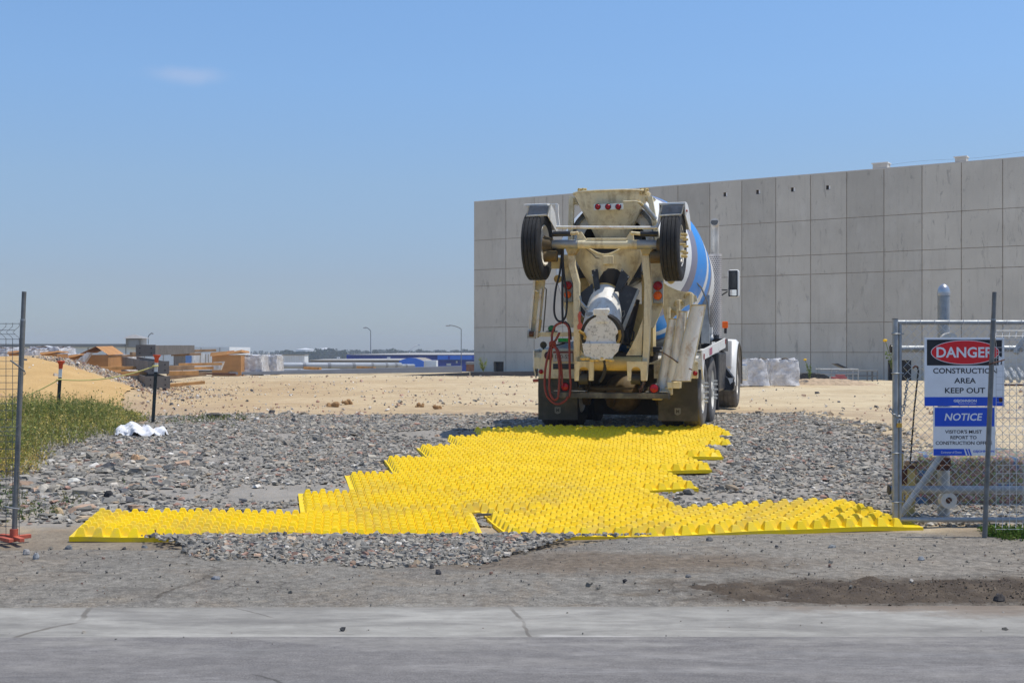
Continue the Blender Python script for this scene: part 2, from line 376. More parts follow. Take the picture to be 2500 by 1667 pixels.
def mat_ground():
    m, t, b = newmat('dirt_and_gravel'); pos, x, y = geo_xy(t)
    n1 = noise(t, pos, .35, 6, .6); n2 = noise(t, pos, 2.5, 6, .65); n3 = noise(t, pos, 26, 5, .7); st = noise(t, stretch(t, pos, .25, 1.1, .35), 1.4, 6, .62)
    dirt = ramp(t, n1, [(.3, (.47, .365, .225)), (.55, (.56, .455, .295)), (.75, (.62, .52, .355))])
    dirt = mix(t, .55, dirt, ramp(t, n2, [(.35, .42), (.65, .62)]), 'OVERLAY')
    dirt = mix(t, ramp(t, st, [(.56, 0), (.68, .38)]), dirt, (.62, .52, .38))
    dirt = mix(t, ramp(t, n3, [(.56, 0), (.72, .5)]), dirt, (.26, .21, .16))
    dirt = mix(t, ramp(t, noise(t, pos, 60, 3, .6), [(.63, 0), (.70, .7)]), dirt, (.66, .62, .55))
    grav = ramp(t, n2, [(.3, (.235, .225, .205)), (.7, (.36, .335, .30))]); grav = mix(t, ramp(t, n3, [(.45, 0), (.65, .8)]), grav, (.34, .30, .25))
    # the gravel bed: from the driveway to about 21 m, edge wandering
    yy = math_(t, 'ADD', y, math_(t, 'MULTIPLY', math_(t, 'SUBTRACT', noise(t, pos, .8, 5, .6), .5), 3.2))
    g = math_(t, 'MULTIPLY', mrange(t, yy, 21.6, 20.4), mrange(t, yy, 10.4, 11.0))
    g = math_(t, 'MULTIPLY', g, mrange(t, x, 5.4, 4.6))
    c = mix(t, g, dirt, grav)
    dirt = mix(t, math_(t, 'MULTIPLY', math_(t, 'MULTIPLY', mrange(t, x, 3, -7), mrange(t, y, 55, 34)), .75), dirt, mix(t, 1.0, dirt, (.84, .74, .64), 'MULTIPLY')); dirt = mix(t, math_(t, 'MULTIPLY', mrange(t, y, 25.5, 22.5), ramp(t, noise(t, pos, 1.3, 5), [(.40, 0), (.6, .6)])), dirt, (.36, .27, .19)); c = mix(t, g, dirt, grav)
    soil = ramp(t, n2, [(.3, (.20, .165, .125)), (.7, (.31, .265, .205))]); soil = mix(t, ramp(t, n3, [(.5, 0), (.65, .7)]), soil, (.14, .12, .10)); c = mix(t, mrange(t, math_(t, 'ADD', y, math_(t, 'MULTIPLY', noise(t, pos, 2, 4), .6)), 11.2, 10.7), c, soil)
    # far plain
    far = ramp(t, noise(t, pos, .02, 5), [(.35, (.30, .24, .15)), (.65, (.24, .23, .13))]); c = mix(t, mrange(t, y, 75, 130), c, far)
    L(t, c, b.inputs['Base Color']); b.inputs['Roughness'].default_value = .95; b.inputs['Specular IOR Level'].default_value = .15
    h = math_(t, 'ADD', math_(t, 'MULTIPLY', n3, .6), noise(t, pos, 9, 5, .7)); bumpn(t, b, h, .7, .03)
    return m
gx = axis([(-2600, -400, 400), (-400, -60, 40), (-60, -16, 1.5), (-16, -7, .2), (-7, 8, .12), (8, 16, .4), (16, 60, 2), (60, 400, 40), (400, 2600, 400)])
gy = axis([(-400, -40, 60), (-40, -4, 6), (-4, 9.0, .5), (9.0, 24, .11), (24, 40, .3), (40, 75, .8), (75, 160, 6), (160, 600, 40), (600, 6000, 450)])
def zg(X, Y):
    z = terr(X, Y)
    near = sstep(10.3, 10.8, Y)*sstep(24, 20, Y)
    return z + near*(.018*fbm(X*6, Y*6, 3)) - .012 - .05*sstep(10.0, 9.3, Y)
sheet('ground', gx, gy, zg, mat_ground())

def arc_mask(t, pos, cx, cy, r, wd):
    va = t.nodes.new('ShaderNodeVectorMath'); va.operation = 'SUBTRACT'; L(t, pos, va.inputs[0]); va.inputs[1].default_value = (cx, cy, 0)
    ln = t.nodes.new('ShaderNodeVectorMath'); ln.operation = 'LENGTH'; L(t, va.outputs[0], ln.inputs[0])
    d = math_(t, 'ABSOLUTE', math_(t, 'SUBTRACT', math_(t, 'ADD', ln.outputs['Value'], math_(t, 'MULTIPLY', noise(t, pos, 1.5, 3), .12)), r+.06))
    k = mrange(t, d, wd, wd*.3)
    return math_(t, 'MULTIPLY', k, ramp(t, noise(t, pos, 3.5, 6, .72), [(.40, .15), (.62, 1)]))
def mat_road():
    m, t, b = newmat('road_asphalt'); pos, x, y = geo_xy(t)
    c = ramp(t, noise(t, pos, .6, 5), [(.3, (.130, .123, .121)), (.7, (.168, .16, .156))])
    c = mix(t, ramp(t, noise(t, pos, 90, 3, .6), [(.35, .0), (.7, .55)]), c, (.28, .265, .25))
    c = mix(t, ramp(t, noise(t, pos, 130, 2, .6), [(.58, .0), (.68, .8)]), c, (.07, .066, .064))
    s1 = noise(t, stretch(t, pos, .16, 2.2, .10), 2.2, 6, .65, .5); c = mix(t, ramp(t, s1, [(.54, 0), (.68, .45)]), c, (.25, .245, .24))
    s2 = noise(t, stretch(t, pos, .3, 4.0, -.16), 1.7, 6, .6, .3); c = mix(t, ramp(t, s2, [(.58, 0), (.70, .45)]), c, (.12, .118, .122))
    for p0, p1, wd in (((-2.0, 6.0), (-1.25, 5.75), .05), ((-.6, 6.1), (.7, 5.9), .07), ((.35, 6.35), (2.9, 5.95), .06), ((-3.0, 6.35), (-2.0, 6.42), .02)):
        c = mix(t, math_(t, 'MULTIPLY', math_(t, 'MULTIPLY', seg_mask(t, pos, p0, p1, wd*1.6, .12, 2.5), ramp(t, noise(t, stretch(t, pos, 1, 9, .1), 5, 5, .7), [(.42, 0), (.62, 1)])), .38), c, (.32, .31, .30))
    c = mix(t, math_(t, 'MULTIPLY', mrange(t, y, 6.0, 6.66), math_(t, 'MULTIPLY', ramp(t, noise(t, stretch(t, pos, .4, 1.6), 3, 5, .7), [(.42, 0), (.60, .7)]), 1.0)), c, (.28, .267, .245))
    for a in ((3.2, 11.5, 5.9, .09), (3.0, 11.3, 5.45, .07), (-1.2, 13.5, 7.5, .10), (-3.5, 0.5, 5.6, .08), (2.2, 14, 8.1, .10)): c = mix(t, math_(t, 'MULTIPLY', arc_mask(t, pos, *a), .28), c, (.30, .285, .265))
    for a in ((1.5, 12.5, 6.4, .10), (-4.5, 11, 5.6, .12), (4.5, 13, 7.0, .12)): c = mix(t, math_(t, 'MULTIPLY', arc_mask(t, pos, *a), .25), c, (.11, .106, .104))
    for p0, p1 in (((-.95, 5.6), (-1.3, 5.95)),):
        c = mix(t, math_(t, 'MULTIPLY', seg_mask(t, pos, p0, p1, .012, .06, 5), .6), c, (.06, .055, .05))
    c = mix(t, .55, c, ramp(t, noise(t, stretch(t, pos, .7, 1.4), 11, 6, .72), [(.32, .33), (.68, .67)]), 'OVERLAY')
    L(t, c, b.inputs['Base Color']); b.inputs['Roughness'].default_value = .88; b.inputs['Specular IOR Level'].default_value = .25
    bumpn(t, b, noise(t, pos, 120, 3, .7), .35, .006); return m
def mud_mask(t, pos, x, y, grow):
    """soft stain round the mud: an ellipse with a ragged edge"""
    a = math_(t, 'DIVIDE', math_(t, 'SUBTRACT', x, 3.1), 1.9*grow); b = math_(t, 'DIVIDE', math_(t, 'SUBTRACT', y, 7.93), .42*grow)
    r = math_(t, 'ADD', math_(t, 'MULTIPLY', a, a), math_(t, 'MULTIPLY', b, b))
    r = math_(t, 'ADD', r, math_(t, 'MULTIPLY', math_(t, 'SUBTRACT', noise(t, pos, 2.6, 7, .72), .5), 3.2))
    return mrange(t, r, 1.5, .3)
def mat_gutter():
    m, t, b = newmat('gutter_concrete'); pos, x, y = geo_xy(t)
    c = ramp(t, noise(t, pos, 1.0, 5), [(.3, (.255, .243, .218)), (.7, (.32, .308, .278))])
    s1 = noise(t, stretch(t, pos, .35, 2.4, .35), 2.2, 6, .6, .6); c = mix(t, ramp(t, s1, [(.50, 0), (.66, .7)]), c, (.175, .166, .152))
    s2 = noise(t, stretch(t, pos, .3, 3, -.25), 1.6, 6, .6, .5); c = mix(t, ramp(t, s2, [(.56, 0), (.68, .6)]), c, (.42, .405, .365))
    c = mix(t, ramp(t, noise(t, pos, 45, 4, .7), [(.62, 0), (.75, .4)]), c, (.19, .18, .17))
    for p0, p1, wd in (((-2.62, 7.40), (-2.56, 7.0), .022), ((-2.56, 7.0), (-2.85, 6.62), .022), ((-.02, 7.42), (.06, 7.05), .016), ((.06, 7.05), (.11, 6.62), .014), ((-1.75, 7.4), (-1.4, 7.1), .008)):
        c = mix(t, math_(t, 'MULTIPLY', seg_mask(t, pos, p0, p1, wd, .035, 5), .75), c, (.12, .105, .085))
    c = mix(t, math_(t, 'MULTIPLY', seg_mask(t, pos, (.15, 6.70), (.75, 6.66), .05, .02, 5), .6), c, (.48, .46, .43))
    c = mix(t, math_(t, 'MULTIPLY', mrange(t, math_(t, 'ADD', y, math_(t, 'MULTIPLY', noise(t, pos, 2, 5), .3)), 7.42, 7.62), math_(t, 'MULTIPLY', mrange(t, x, 1.6, 2.8), .8)), c, (.22, .165, .115))
    for a in ((2.2, 9.6, 2.75, .07), (2.3, 9.9, 2.55, .06), (-2.2, 11.2, 4.3, .10), (-.9, 10.5, 3.55, .07), (4.9, 10.6, 3.7, .10), (-4.4, 10.4, 3.6, .09), (1.0, 4.6, 2.35, .08)): c = mix(t, math_(t, 'MULTIPLY', arc_mask(t, pos, *a), .42), c, (.17, .16, .145))
    for a in ((.6, 9.4, 2.5, .10), (-1.6, 9.8, 2.9, .09), (3.4, 9.5, 2.6, .10)): c = mix(t, math_(t, 'MULTIPLY', arc_mask(t, pos, *a), .4), c, (.42, .405, .365))
    ey = math_(t, 'ADD', y, math_(t, 'MULTIPLY', noise(t, pos, 3.5, 6, .7), .22)); c = mix(t, math_(t, 'MULTIPLY', mrange(t, ey, 7.38, 7.54), .75), c, (.20, .183, .155))
    c = mix(t, math_(t, 'MULTIPLY', mud_mask(t, pos, math_(t, 'SUBTRACT', x, .6), math_(t, 'ADD', y, .28), 1.2), .75), c, (.19, .145, .105))
    c = mix(t, .5, c, ramp(t, noise(t, stretch(t, pos, .6, 1.5, .2), 8, 6, .72), [(.32, .34), (.68, .66)]), 'OVERLAY')
    L(t, c, b.inputs['Base Color']); b.inputs['Roughness'].default_value = .85; bumpn(t, b, noise(t, pos, 70, 4, .7), .35, .008); return m
def mat_apron():
    m, t, b = newmat('worn_driveway_asphalt'); pos, x, y = geo_xy(t)
    n = noise(t, pos, .9, 6, .62)
    c = ramp(t, n, [(.3, (.155, .143, .122)), (.5, (.20, .186, .16)), (.72, (.255, .24, .208))])
    c = mix(t, ramp(t, noise(t, pos, 1.6, 6, .7, .7), [(.48, 0), (.60, .75)]), c, (.215, .175, .128))
    c = mix(t, ramp(t, noise(t, pos, .8, 5, .7, .4), [(.52, 0), (.64, .6)]), c, (.125, .118, .108))
    c = mix(t, math_(t, 'MULTIPLY', mrange(t, x, .8, 3.2), .55), c, (.265, .232, .19))
    c = mix(t, math_(t, 'MULTIPLY', mrange(t, x, -2.9, -4.0), .6), c, (.25, .205, .155))
    c = mix(t, ramp(t, noise(t, pos, 75, 4, .65), [(.38, 0), (.66, .7)]), c, (.36, .335, .295))
    c = mix(t, ramp(t, noise(t, pos, 52, 4, .7), [(.55, 0), (.66, .85)]), c, (.07, .062, .05))
    c = mix(t, ramp(t, noise(t, stretch(t, pos, .3, 1.2, .3), 2.0, 6, .65, .8), [(.57, 0), (.68, .4)]), c, (.115, .105, .092))
    c = mix(t, ramp(t, noise(t, stretch(t, pos, .4, 1.5, -.2), 2.4, 6, .65, .8), [(.6, 0), (.7, .45)]), c, (.31, .26, .19))
    c = mix(t, math_(t, 'MULTIPLY', mud_mask(t, pos, x, y, 1.15), .85), c, (.085, .064, .045))
    a_ = math_(t, 'DIVIDE', math_(t, 'SUBTRACT', x, .75), 1.5); b_ = math_(t, 'DIVIDE', math_(t, 'SUBTRACT', y, 9.0), .5); r_ = math_(t, 'ADD', math_(t, 'ADD', math_(t, 'MULTIPLY', a_, a_), math_(t, 'MULTIPLY', b_, b_)), math_(t, 'MULTIPLY', math_(t, 'SUBTRACT', noise(t, pos, 2.2, 7, .72), .5), 2.6)); c = mix(t, math_(t, 'MULTIPLY', mrange(t, r_, 1.4, .2), .7), c, (.165, .125, .088))
    c = mix(t, .85, c, ramp(t, noise(t, pos, 13, 7, .75), [(.30, .24), (.70, .74)]), 'OVERLAY'); c = mix(t, .6, c, ramp(t, noise(t, pos, 34, 6, .75), [(.30, .28), (.70, .72)]), 'OVERLAY')
    v = t.nodes.new('ShaderNodeTexVoronoi'); v.feature = 'DISTANCE_TO_EDGE'; v.inputs['Scale'].default_value = 1.3
    nn = t.nodes.new('ShaderNodeTexNoise'); nn.inputs['Scale'].default_value = 2.5; nn.inputs['Detail'].default_value = 6; L(t, pos, nn.inputs[0])
    va = t.nodes.new('ShaderNodeVectorMath'); va.operation = 'MULTIPLY_ADD'; va.inputs[1].default_value = (.5, .5, 0); L(t, nn.outputs['Color'], va.inputs[0]); L(t, pos, va.inputs[2]); L(t, va.outputs[0], v.inputs[0])
    k = math_(t, 'MULTIPLY', ramp(t, v.outputs['Distance'], [(.0, 1), (.016, 0)]), ramp(t, noise(t, pos, .7, 3), [(.50, 0), (.62, .75)])); c = mix(t, k, c, (.07, .06, .05))
    for p0, p1, wd in (((-3.4, 9.35), (-2.1, 8.75), .012), ((-2.1, 8.75), (-2.32, 7.6), .022), ((1.4, 9.0), (2.2, 8.4), .012), ((2.2, 8.4), (2.5, 8.2), .02), ((2.9, 9.25), (4.8, 9.5), .008), ((3.4, 8.7), (4.4, 8.3), .016)):
        c = mix(t, math_(t, 'MULTIPLY', math_(t, 'MULTIPLY', seg_mask(t, pos, p0, p1, wd*1.5, .16, 3.5), ramp(t, noise(t, pos, 9, 5, .7), [(.38, .1), (.58, 1)])), .8), c, (.08, .068, .053))
    L(t, c, b.inputs['Base Color']); b.inputs['Roughness'].default_value = .92; b.inputs['Specular IOR Level'].default_value = .2
    bumpn(t, b, math_(t, 'ADD', noise(t, pos, 60, 4, .7), math_(t, 'MULTIPLY', noise(t, pos, 7, 5, .6), 1.5)), .9, .016); return m
xs = axis([(-120, -12, 6), (-12, 12, .25), (12, 120, 6)])
def gut_edge(X): return 6.665+.012*X/2
sheet('road', xs, axis([(-14, 4, 3), (4, 7.0, .2)]), lambda X, Y: 0*X-.002, mat_road())
sheet('gutter', xs, np.linspace(0, 1, 7), lambda X, Y: 0*X, mat_gutter())
g = bpy.data.objects['gutter']; co = np.empty(len(g.data.vertices)*3, np.float32); g.data.vertices.foreach_get('co', co); co = co.reshape(-1, 3)
tq = co[:, 1].copy(); co[:, 1] = 6.645+.012*co[:, 0]*.4+.03*fbm(co[:, 0]*.9, co[:, 0]*0+.3, 3)*(1-tq)+tq*(.76+.004*co[:, 0]); co[:, 2] = .004+.012*tq-.012*(tq < .01); g.data.vertices.foreach_set('co', co.ravel()); g.data.update()
ax_ = axis([(-40, -9, 2), (-9, 9, .08), (9, 40, 2)])
def zap(X, Y):
    edge = 9.55+.35*fbm(X*.9, X*0+3.3, 3)+.75*sstep(-.6, 2.0, X)
    return .006+.010*fbm(X*1.5, Y*1.5, 4)+.004*fbm(X*14, Y*14, 2)-.10*sstep(edge-.05, edge+.5, Y)*1.0 + .010*sstep(7.4, 7.9, Y)
sheet('driveway', ax_, axis([(7.36, 10.8, .05)]), zap, mat_apron())
def mat_mud():
    m, t, b = newmat('damp_soil'); pos, x, y = geo_xy(t)
    c = ramp(t, noise(t, pos, 3, 6, .65), [(.3, (.05, .036, .025)), (.5, (.085, .063, .043)), (.72, (.165, .128, .09))]); c = mix(t, ramp(t, noise(t, pos, 50, 4, .7), [(.55, 0), (.68, .7)]), c, (.03, .024, .02))
    L(t, c, b.inputs['Base Color']); b.inputs['Roughness'].default_value = .95; bumpn(t, b, noise(t, pos, 35, 5, .7), .9, .02); return m
def zmud(X, Y):
    r = ((Y-(7.93+.08*np.sin(X*2.0+.4)))/(.34+.05*np.sin(X*3.1)))**2 + (np.clip(1.75-X, 0, 9)/.55)**2 + (np.clip(X-4.0, 0, 9)/1.2)**2
    k = 1-r + 1.3*fbm(X*4, Y*4, 4)
    return .012 + .022*np.clip(k, -1.8, .9) + .030*fbm(X*16, Y*22, 4)*np.clip(k+.3, 0, 1)
sheet('mud', axis([(.9, 5.6, .03)]), axis([(7.35, 8.6, .03)]), zmud, mat_mud())

def mat_blanket():
    m, t, b = newmat('straw_blanket'); pos, x, y = geo_xy(t)
    c = ramp(t, noise(t, pos, 1.2, 6, .65), [(.3, (.50, .31, .115)), (.7, (.66, .44, .185))])
    wv = noise(t, stretch(t, pos, 14, 60, .3), 1.0, 3, .6); c = mix(t, ramp(t, wv, [(.4, 0), (.65, .5)]), c, (.40, .25, .09))
    c = mix(t, ramp(t, noise(t, pos, 40, 3, .7), [(.62, 0), (.72, .6)]), c, (.80, .66, .38))
    L(t, c, b.inputs['Base Color']); b.inputs['Roughness'].default_value = .9; bumpn(t, b, noise(t, pos, 30, 4, .7), .6, .03); return m
nu, nv = 120, 90
Uq, Vq = np.meshgrid(np.linspace(0, 1, nu), np.linspace(0, 1, nv))
Yb = 21.2 + Vq*(9.8+.5*fbm(Uq*6, Uq*0+1)); Xr = -7.2-.28*(Yb-22)+.35*fbm(Yb*.8, Yb*0+2, 3) - 3.2*sstep(27, 31, Yb); Xb = -22+Uq*(Xr+22)
Vb = np.stack([Xb.ravel(), Yb.ravel(), (terr(Xb, Yb)+.02).ravel()], 1); iq = (np.arange(nv-1)[:, None]*nu+np.arange(nu-1)[None, :]).ravel()
o = npmesh('straw_blanket', Vb, np.stack([iq, iq+1, iq+nu+1, iq+nu], 1), mat_blanket()); o.data.shade_smooth()
tag(o, 'golden straw erosion blanket spread over the earth mound behind the weeds', 'erosion blanket')

# ---------------------------------------------------------------- loose stone (one object per spread)
def rand_rot(n):
    q = RNG.normal(size=(n, 4)); q /= np.linalg.norm(q, axis=1)[:, None]; a, b, c, d = q.T
    return np.stack([np.stack([1-2*(c*c+d*d), 2*(b*c-a*d), 2*(b*d+a*c)], 1), np.stack([2*(b*c+a*d), 1-2*(b*b+d*d), 2*(c*d-a*b)], 1), np.stack([2*(b*d-a*c), 2*(c*d+a*b), 1-2*(b*b+c*c)], 1)], 1)
def lay_rot(n, tilt):
    az = RNG.random(n)*2*np.pi; tl = np.abs(RNG.normal(size=n))*tilt; ta = RNG.random(n)*2*np.pi
    def rz(a): c, s = np.cos(a), np.sin(a); o = np.zeros((n, 3, 3)); o[:, 0, 0] = c; o[:, 0, 1] = -s; o[:, 1, 0] = s; o[:, 1, 1] = c; o[:, 2, 2] = 1; return o
    def rx(a): c, s = np.cos(a), np.sin(a); o = np.zeros((n, 3, 3)); o[:, 0, 0] = 1; o[:, 1, 1] = c; o[:, 1, 2] = -s; o[:, 2, 1] = s; o[:, 2, 2] = c; return o
    return rz(ta) @ rx(tl) @ rz(az)
CUBE = np.array([[x, y, z] for z in (-1, 1) for y in (-1, 1) for x in (-1, 1)], float)*.5
CF = np.array([(0, 2, 3, 1), (4, 5, 7, 6), (0, 1, 5, 4), (2, 6, 7, 3), (0, 4, 6, 2), (1, 3, 7, 5)])
GREYS = np.array([(.25, .243, .232), (.295, .283, .265), (.215, .21, .20), (.33, .315, .29), (.28, .262, .236), (.24, .237, .23), (.38, .36, .325)])*np.array((1.05, 1.02, .95))
WARMS = np.array([(.46, .36, .25), (.52, .47, .40), (.40, .28, .20), (.36, .22, .17), (.60, .57, .52), (.10, .10, .105)])
def stones(name, x, y, size, m='stone', flat=.45, tilt=.3, warm=.13, sink=.15, zf=None, brown=None, bright=1.0):
    n = len(x); S = size[:, None]*np.stack([RNG.uniform(.75, 1.3, n), RNG.uniform(.55, 1.0, n), RNG.uniform(.6, 1.3, n)*flat], 1)
    P = CUBE[None]*(1+RNG.uniform(-.42, .12, (n, 8, 3))) + RNG.normal(size=(n, 8, 3))*.06
    P[:, 4:, :2] *= RNG.uniform(.45, .95, (n, 1, 2)); P = P*S[:, None, :]
    P = np.einsum('nij,nkj->nki', lay_rot(n, tilt), P)
    z = (zf or terr)(x, y) + S[:, 2]*(.5-sink); P += np.stack([x, y, z], 1)[:, None, :]
    Fq = (np.arange(n)[:, None, None]*8+CF[None]).reshape(-1, 4)
    c = GREYS[RNG.integers(0, len(GREYS), n)]; wm = RNG.random(n) < warm; c = np.where(wm[:, None], WARMS[RNG.integers(0, len(WARMS), n)], c)
    if brown is not None: c = np.array(brown)*RNG.uniform(.5, 1.5, (n, 1))
    c = c*RNG.uniform(.75, 1.25, (n, 1))*bright
    return npmesh(name, P.reshape(-1, 3), Fq, M[m], colors=np.repeat(c, 8, 0))
# where the mats lie: (front-left corner, rotation, width, depth)
MATS = [((-3.76, 10.08), 1.0, 3.53, 1.02), ((-.02, 10.13), 7.2, 3.72, 1.04), ((-1.97, 11.08), 4.5, 3.60, 1.02), ((-1.63, 12.13), 5.0, 3.60, 1.10),
        ((-1.30, 13.22), 5.5, 3.60, 1.05), ((-.98, 14.22), 6.0, 3.60, 1.05), ((-.68, 15.20), 6.0, 3.60, 1.00), ((-.40, 16.12), 4.0, 3.50, .85)]
LEAN = 7.0
def in_mats(x, y, pad=.03):
    r = np.zeros(len(x), bool)
    for (ox, oy), a, wd, dp in MATS:
        a = R(a); ca, sa = math.cos(a), math.sin(a); dx, dy = x-ox, y-oy; v = -dx*sa+dy*ca; u = dx*ca+dy*sa + v*math.tan(R(LEAN)) * 1.0
        r |= (u > -pad) & (u < wd+pad) & (v > -pad) & (v < dp+pad)
    return r
def grass_edge(y):   # x of the weed patch's right edge
    return np.interp(y, [11.0, 12.9, 15.2, 16.7, 18.8, 22], [-5.2, -5.5, -5.7, -5.35, -5.85, -6.9])
n = 170000
x = RNG.uniform(-8.5, 8.5, n); y = 10.7+RNG.random(n)**1.05*11.2
edge = 20.9+1.6*fbm(x*.7, y*.7); keep = (y < edge+RNG.normal(size=n)*.35) & ~in_mats(x, y) & (x > grass_edge(y)-.7*RNG.random(n)) & (x < 5.3+RNG.normal(size=n)*.3)
bare = fbm(x*.9+5, y*.9, 3); keep &= ~((bare > .2) & (RNG.random(n) < .8)); keep &= ~((fbm(x*2.2+3, y*2.2+1, 3) > .22) & (RNG.random(n) < .7))
keep &= ~((x > -3.3) & (x < -1.9) & (y > 10.9) & (y < 11.45+.5*fbm(x*2, y*2)) & (RNG.random(n) < .93))      # sandy bare strip behind the front mats
keep &= ~((x > -2.9) & (x < -1.6) & (y > 11.9) & (y < 12.8) & (RNG.random(n) < .85))
keep &= ~((x < -3.0) & (y < 11.3+.4*fbm(x*2, y*2)) & (x < -3.6) & (y < 10.9) & (RNG.random(n) < .8))
x, y = x[keep], y[keep]
sz = np.clip(RNG.lognormal(-3.32, .46, len(x)), .015, .17)
big = (RNG.random(len(x)) < .5) & (x < -3.6) & (y < 15); sz = np.where(big & (RNG.random(len(x)) < .6), sz*2.1, sz)
tag(stones('gravel', x, y, sz, flat=.28, tilt=.2, sink=.28, warm=.17), 'bed of grey broken slate either side of the yellow mats', 'gravel', kind='stuff')
# heap in front of the mats
n = 17000; x = RNG.uniform(-3.2, 1.2, n); y = RNG.uniform(8.7, 10.2, n)
front = 8.95+.35*np.abs(x+.7)/1.9+.3*fbm(x*2, y*0, 3)+1.0*sstep(-2.2, -3.2, x)+1.2*sstep(-.5, .7, x)
keep = (y > front+RNG.exponential(.24, n)-.26) & (y < 10.12+.07*np.clip(x, 0, 9)); x, y = x[keep], y[keep]
hz_ = lambda X, Y: .014+.03*sstep(8.9, 9.7, Y)
tag(stones('gravel_strip', x, y, np.clip(RNG.lognormal(-3.5, .4, len(x)), .012, .09), flat=.42, tilt=.32, warm=.2, zf=hz_, bright=.92), 'strip of loose pinkish grey crushed rock along the front of the mats', 'gravel', kind='stuff')
# scattered chips on the driveway, gutter and dirt lot
n = 3200; x = RNG.uniform(-5.2, 5.2, n); y = 6.4+RNG.random(n)**.6*4.0; k = (RNG.random(n) < .35+.65*sstep(7.3, 7.7, y)) & ~in_mats(x, y)
x, y = x[k], y[k]; s_ = np.clip(RNG.lognormal(-5.0, .55, len(x)), .004, .035)
tag(stones('stone_chips', x, y, s_, flat=.7, tilt=.6, warm=.4, zf=lambda X, Y: zap(X, Y)*sstep(7.3, 7.5, Y)+.006*sstep(10.2, 9.9, Y), bright=.65), 'small dark stone chips scattered over the driveway and gutter', 'stone chips', kind='stuff')
n = 1800; x = RNG.normal(3.2, .95, n); y = RNG.normal(7.9, .22, n); k = (x > 1.2) & (x < 5.3) & (y > 6.7)
tag(stones('soil_crumbs', x[k], y[k], np.clip(RNG.lognormal(-5.0, .45, k.sum()), .004, .02), flat=.8, tilt=.8, zf=lambda X, Y: np.maximum(zmud(X, Y), .012), brown=(.15, .115, .082)), 'dark crumbs of soil around the mud patch by the gutter', 'soil', kind='stuff')
n = 9000; y = 19.5+RNG.random(n)**1.6*34; x = RNG.uniform(-.55, .5, n)*y; k = (fbm(x*.3, y*.3, 3)+RNG.random(n)*.5 > .18) & ((x < 1) | (RNG.random(n) < .22))
tag(stones('dirt_pebbles', x[k], y[k], np.clip(RNG.lognormal(-3.6, .5, k.sum()), .015, .13), flat=.6, tilt=.4, warm=.92, bright=1.3), 'pebbles strewn over the bare tan dirt lot', 'pebbles', kind='stuff')
n = 4200; x = RNG.normal(-11.4, 1.3, n); y = RNG.normal(33.6, 1.6, n); x2 = RNG.normal(-8.3, .9, n//4); y2 = RNG.normal(27, 2.5, n//4); x = np.r_[x, x2]; y = np.r_[y, y2]
kk = x > (-7.2-.28*(y-22)-3.2*sstep(27, 31, y)) + .1
kk &= (x > -12.9) & (RNG.random(len(x)) < .75); x, y = x[kk], y[kk]
tag(stones('rubble_slope', x, y, np.clip(RNG.lognormal(-3.55, .45, len(x)), .015, .12), flat=.6, tilt=.5, warm=.85, bright=1.0), 'pale rubble along the edge of the earth mound below the steel', 'rubble', kind='stuff')

# rocks one can pick out
def rock(label, x, y, sx, sy, sz, col, rz=0, seed=1, grp=None):
    rr = random.Random(seed); b = MB(); rings = []
    prof = [(0, .86), (.3, 1.0), (.62, .82), (.9, .45)]
    off = [[rr.uniform(.72, 1.12) for _ in range(9)] for _ in prof]
    for j, (h, r_) in enumerate(prof):
        rings.append([Vector((math.cos(2*math.pi*i/9)*r_*off[j][i]*sx/2, math.sin(2*math.pi*i/9)*r_*off[j][i]*sy/2, sz*(h+rr.uniform(-.1, .1)*(j > 0)))) for i in range(9)])
    b.loft(rings); o = b.build('rock', pm('rock_'+str(seed), col, .85, var=.3, scale=14, bump=.3, bscale=40)); o.location = (x, y, tz(x, y)-.015 if y > 10.1 else float(max(zap(np.array([x]), np.array([y]))[0], -.062+.05*(y > 9.9)))-.006); o.rotation_euler = (0, 0, rz)
    return tag(o, label, 'rock', grp)
def gp(px, py):   # ground point under a photo pixel
    a = (px-1250)/F; Y = 20.
    for _ in range(40): Y = (CH-tz(a*Y, Y))*F/(py-HZ)*.5+Y*.5
    return a*Y, Y
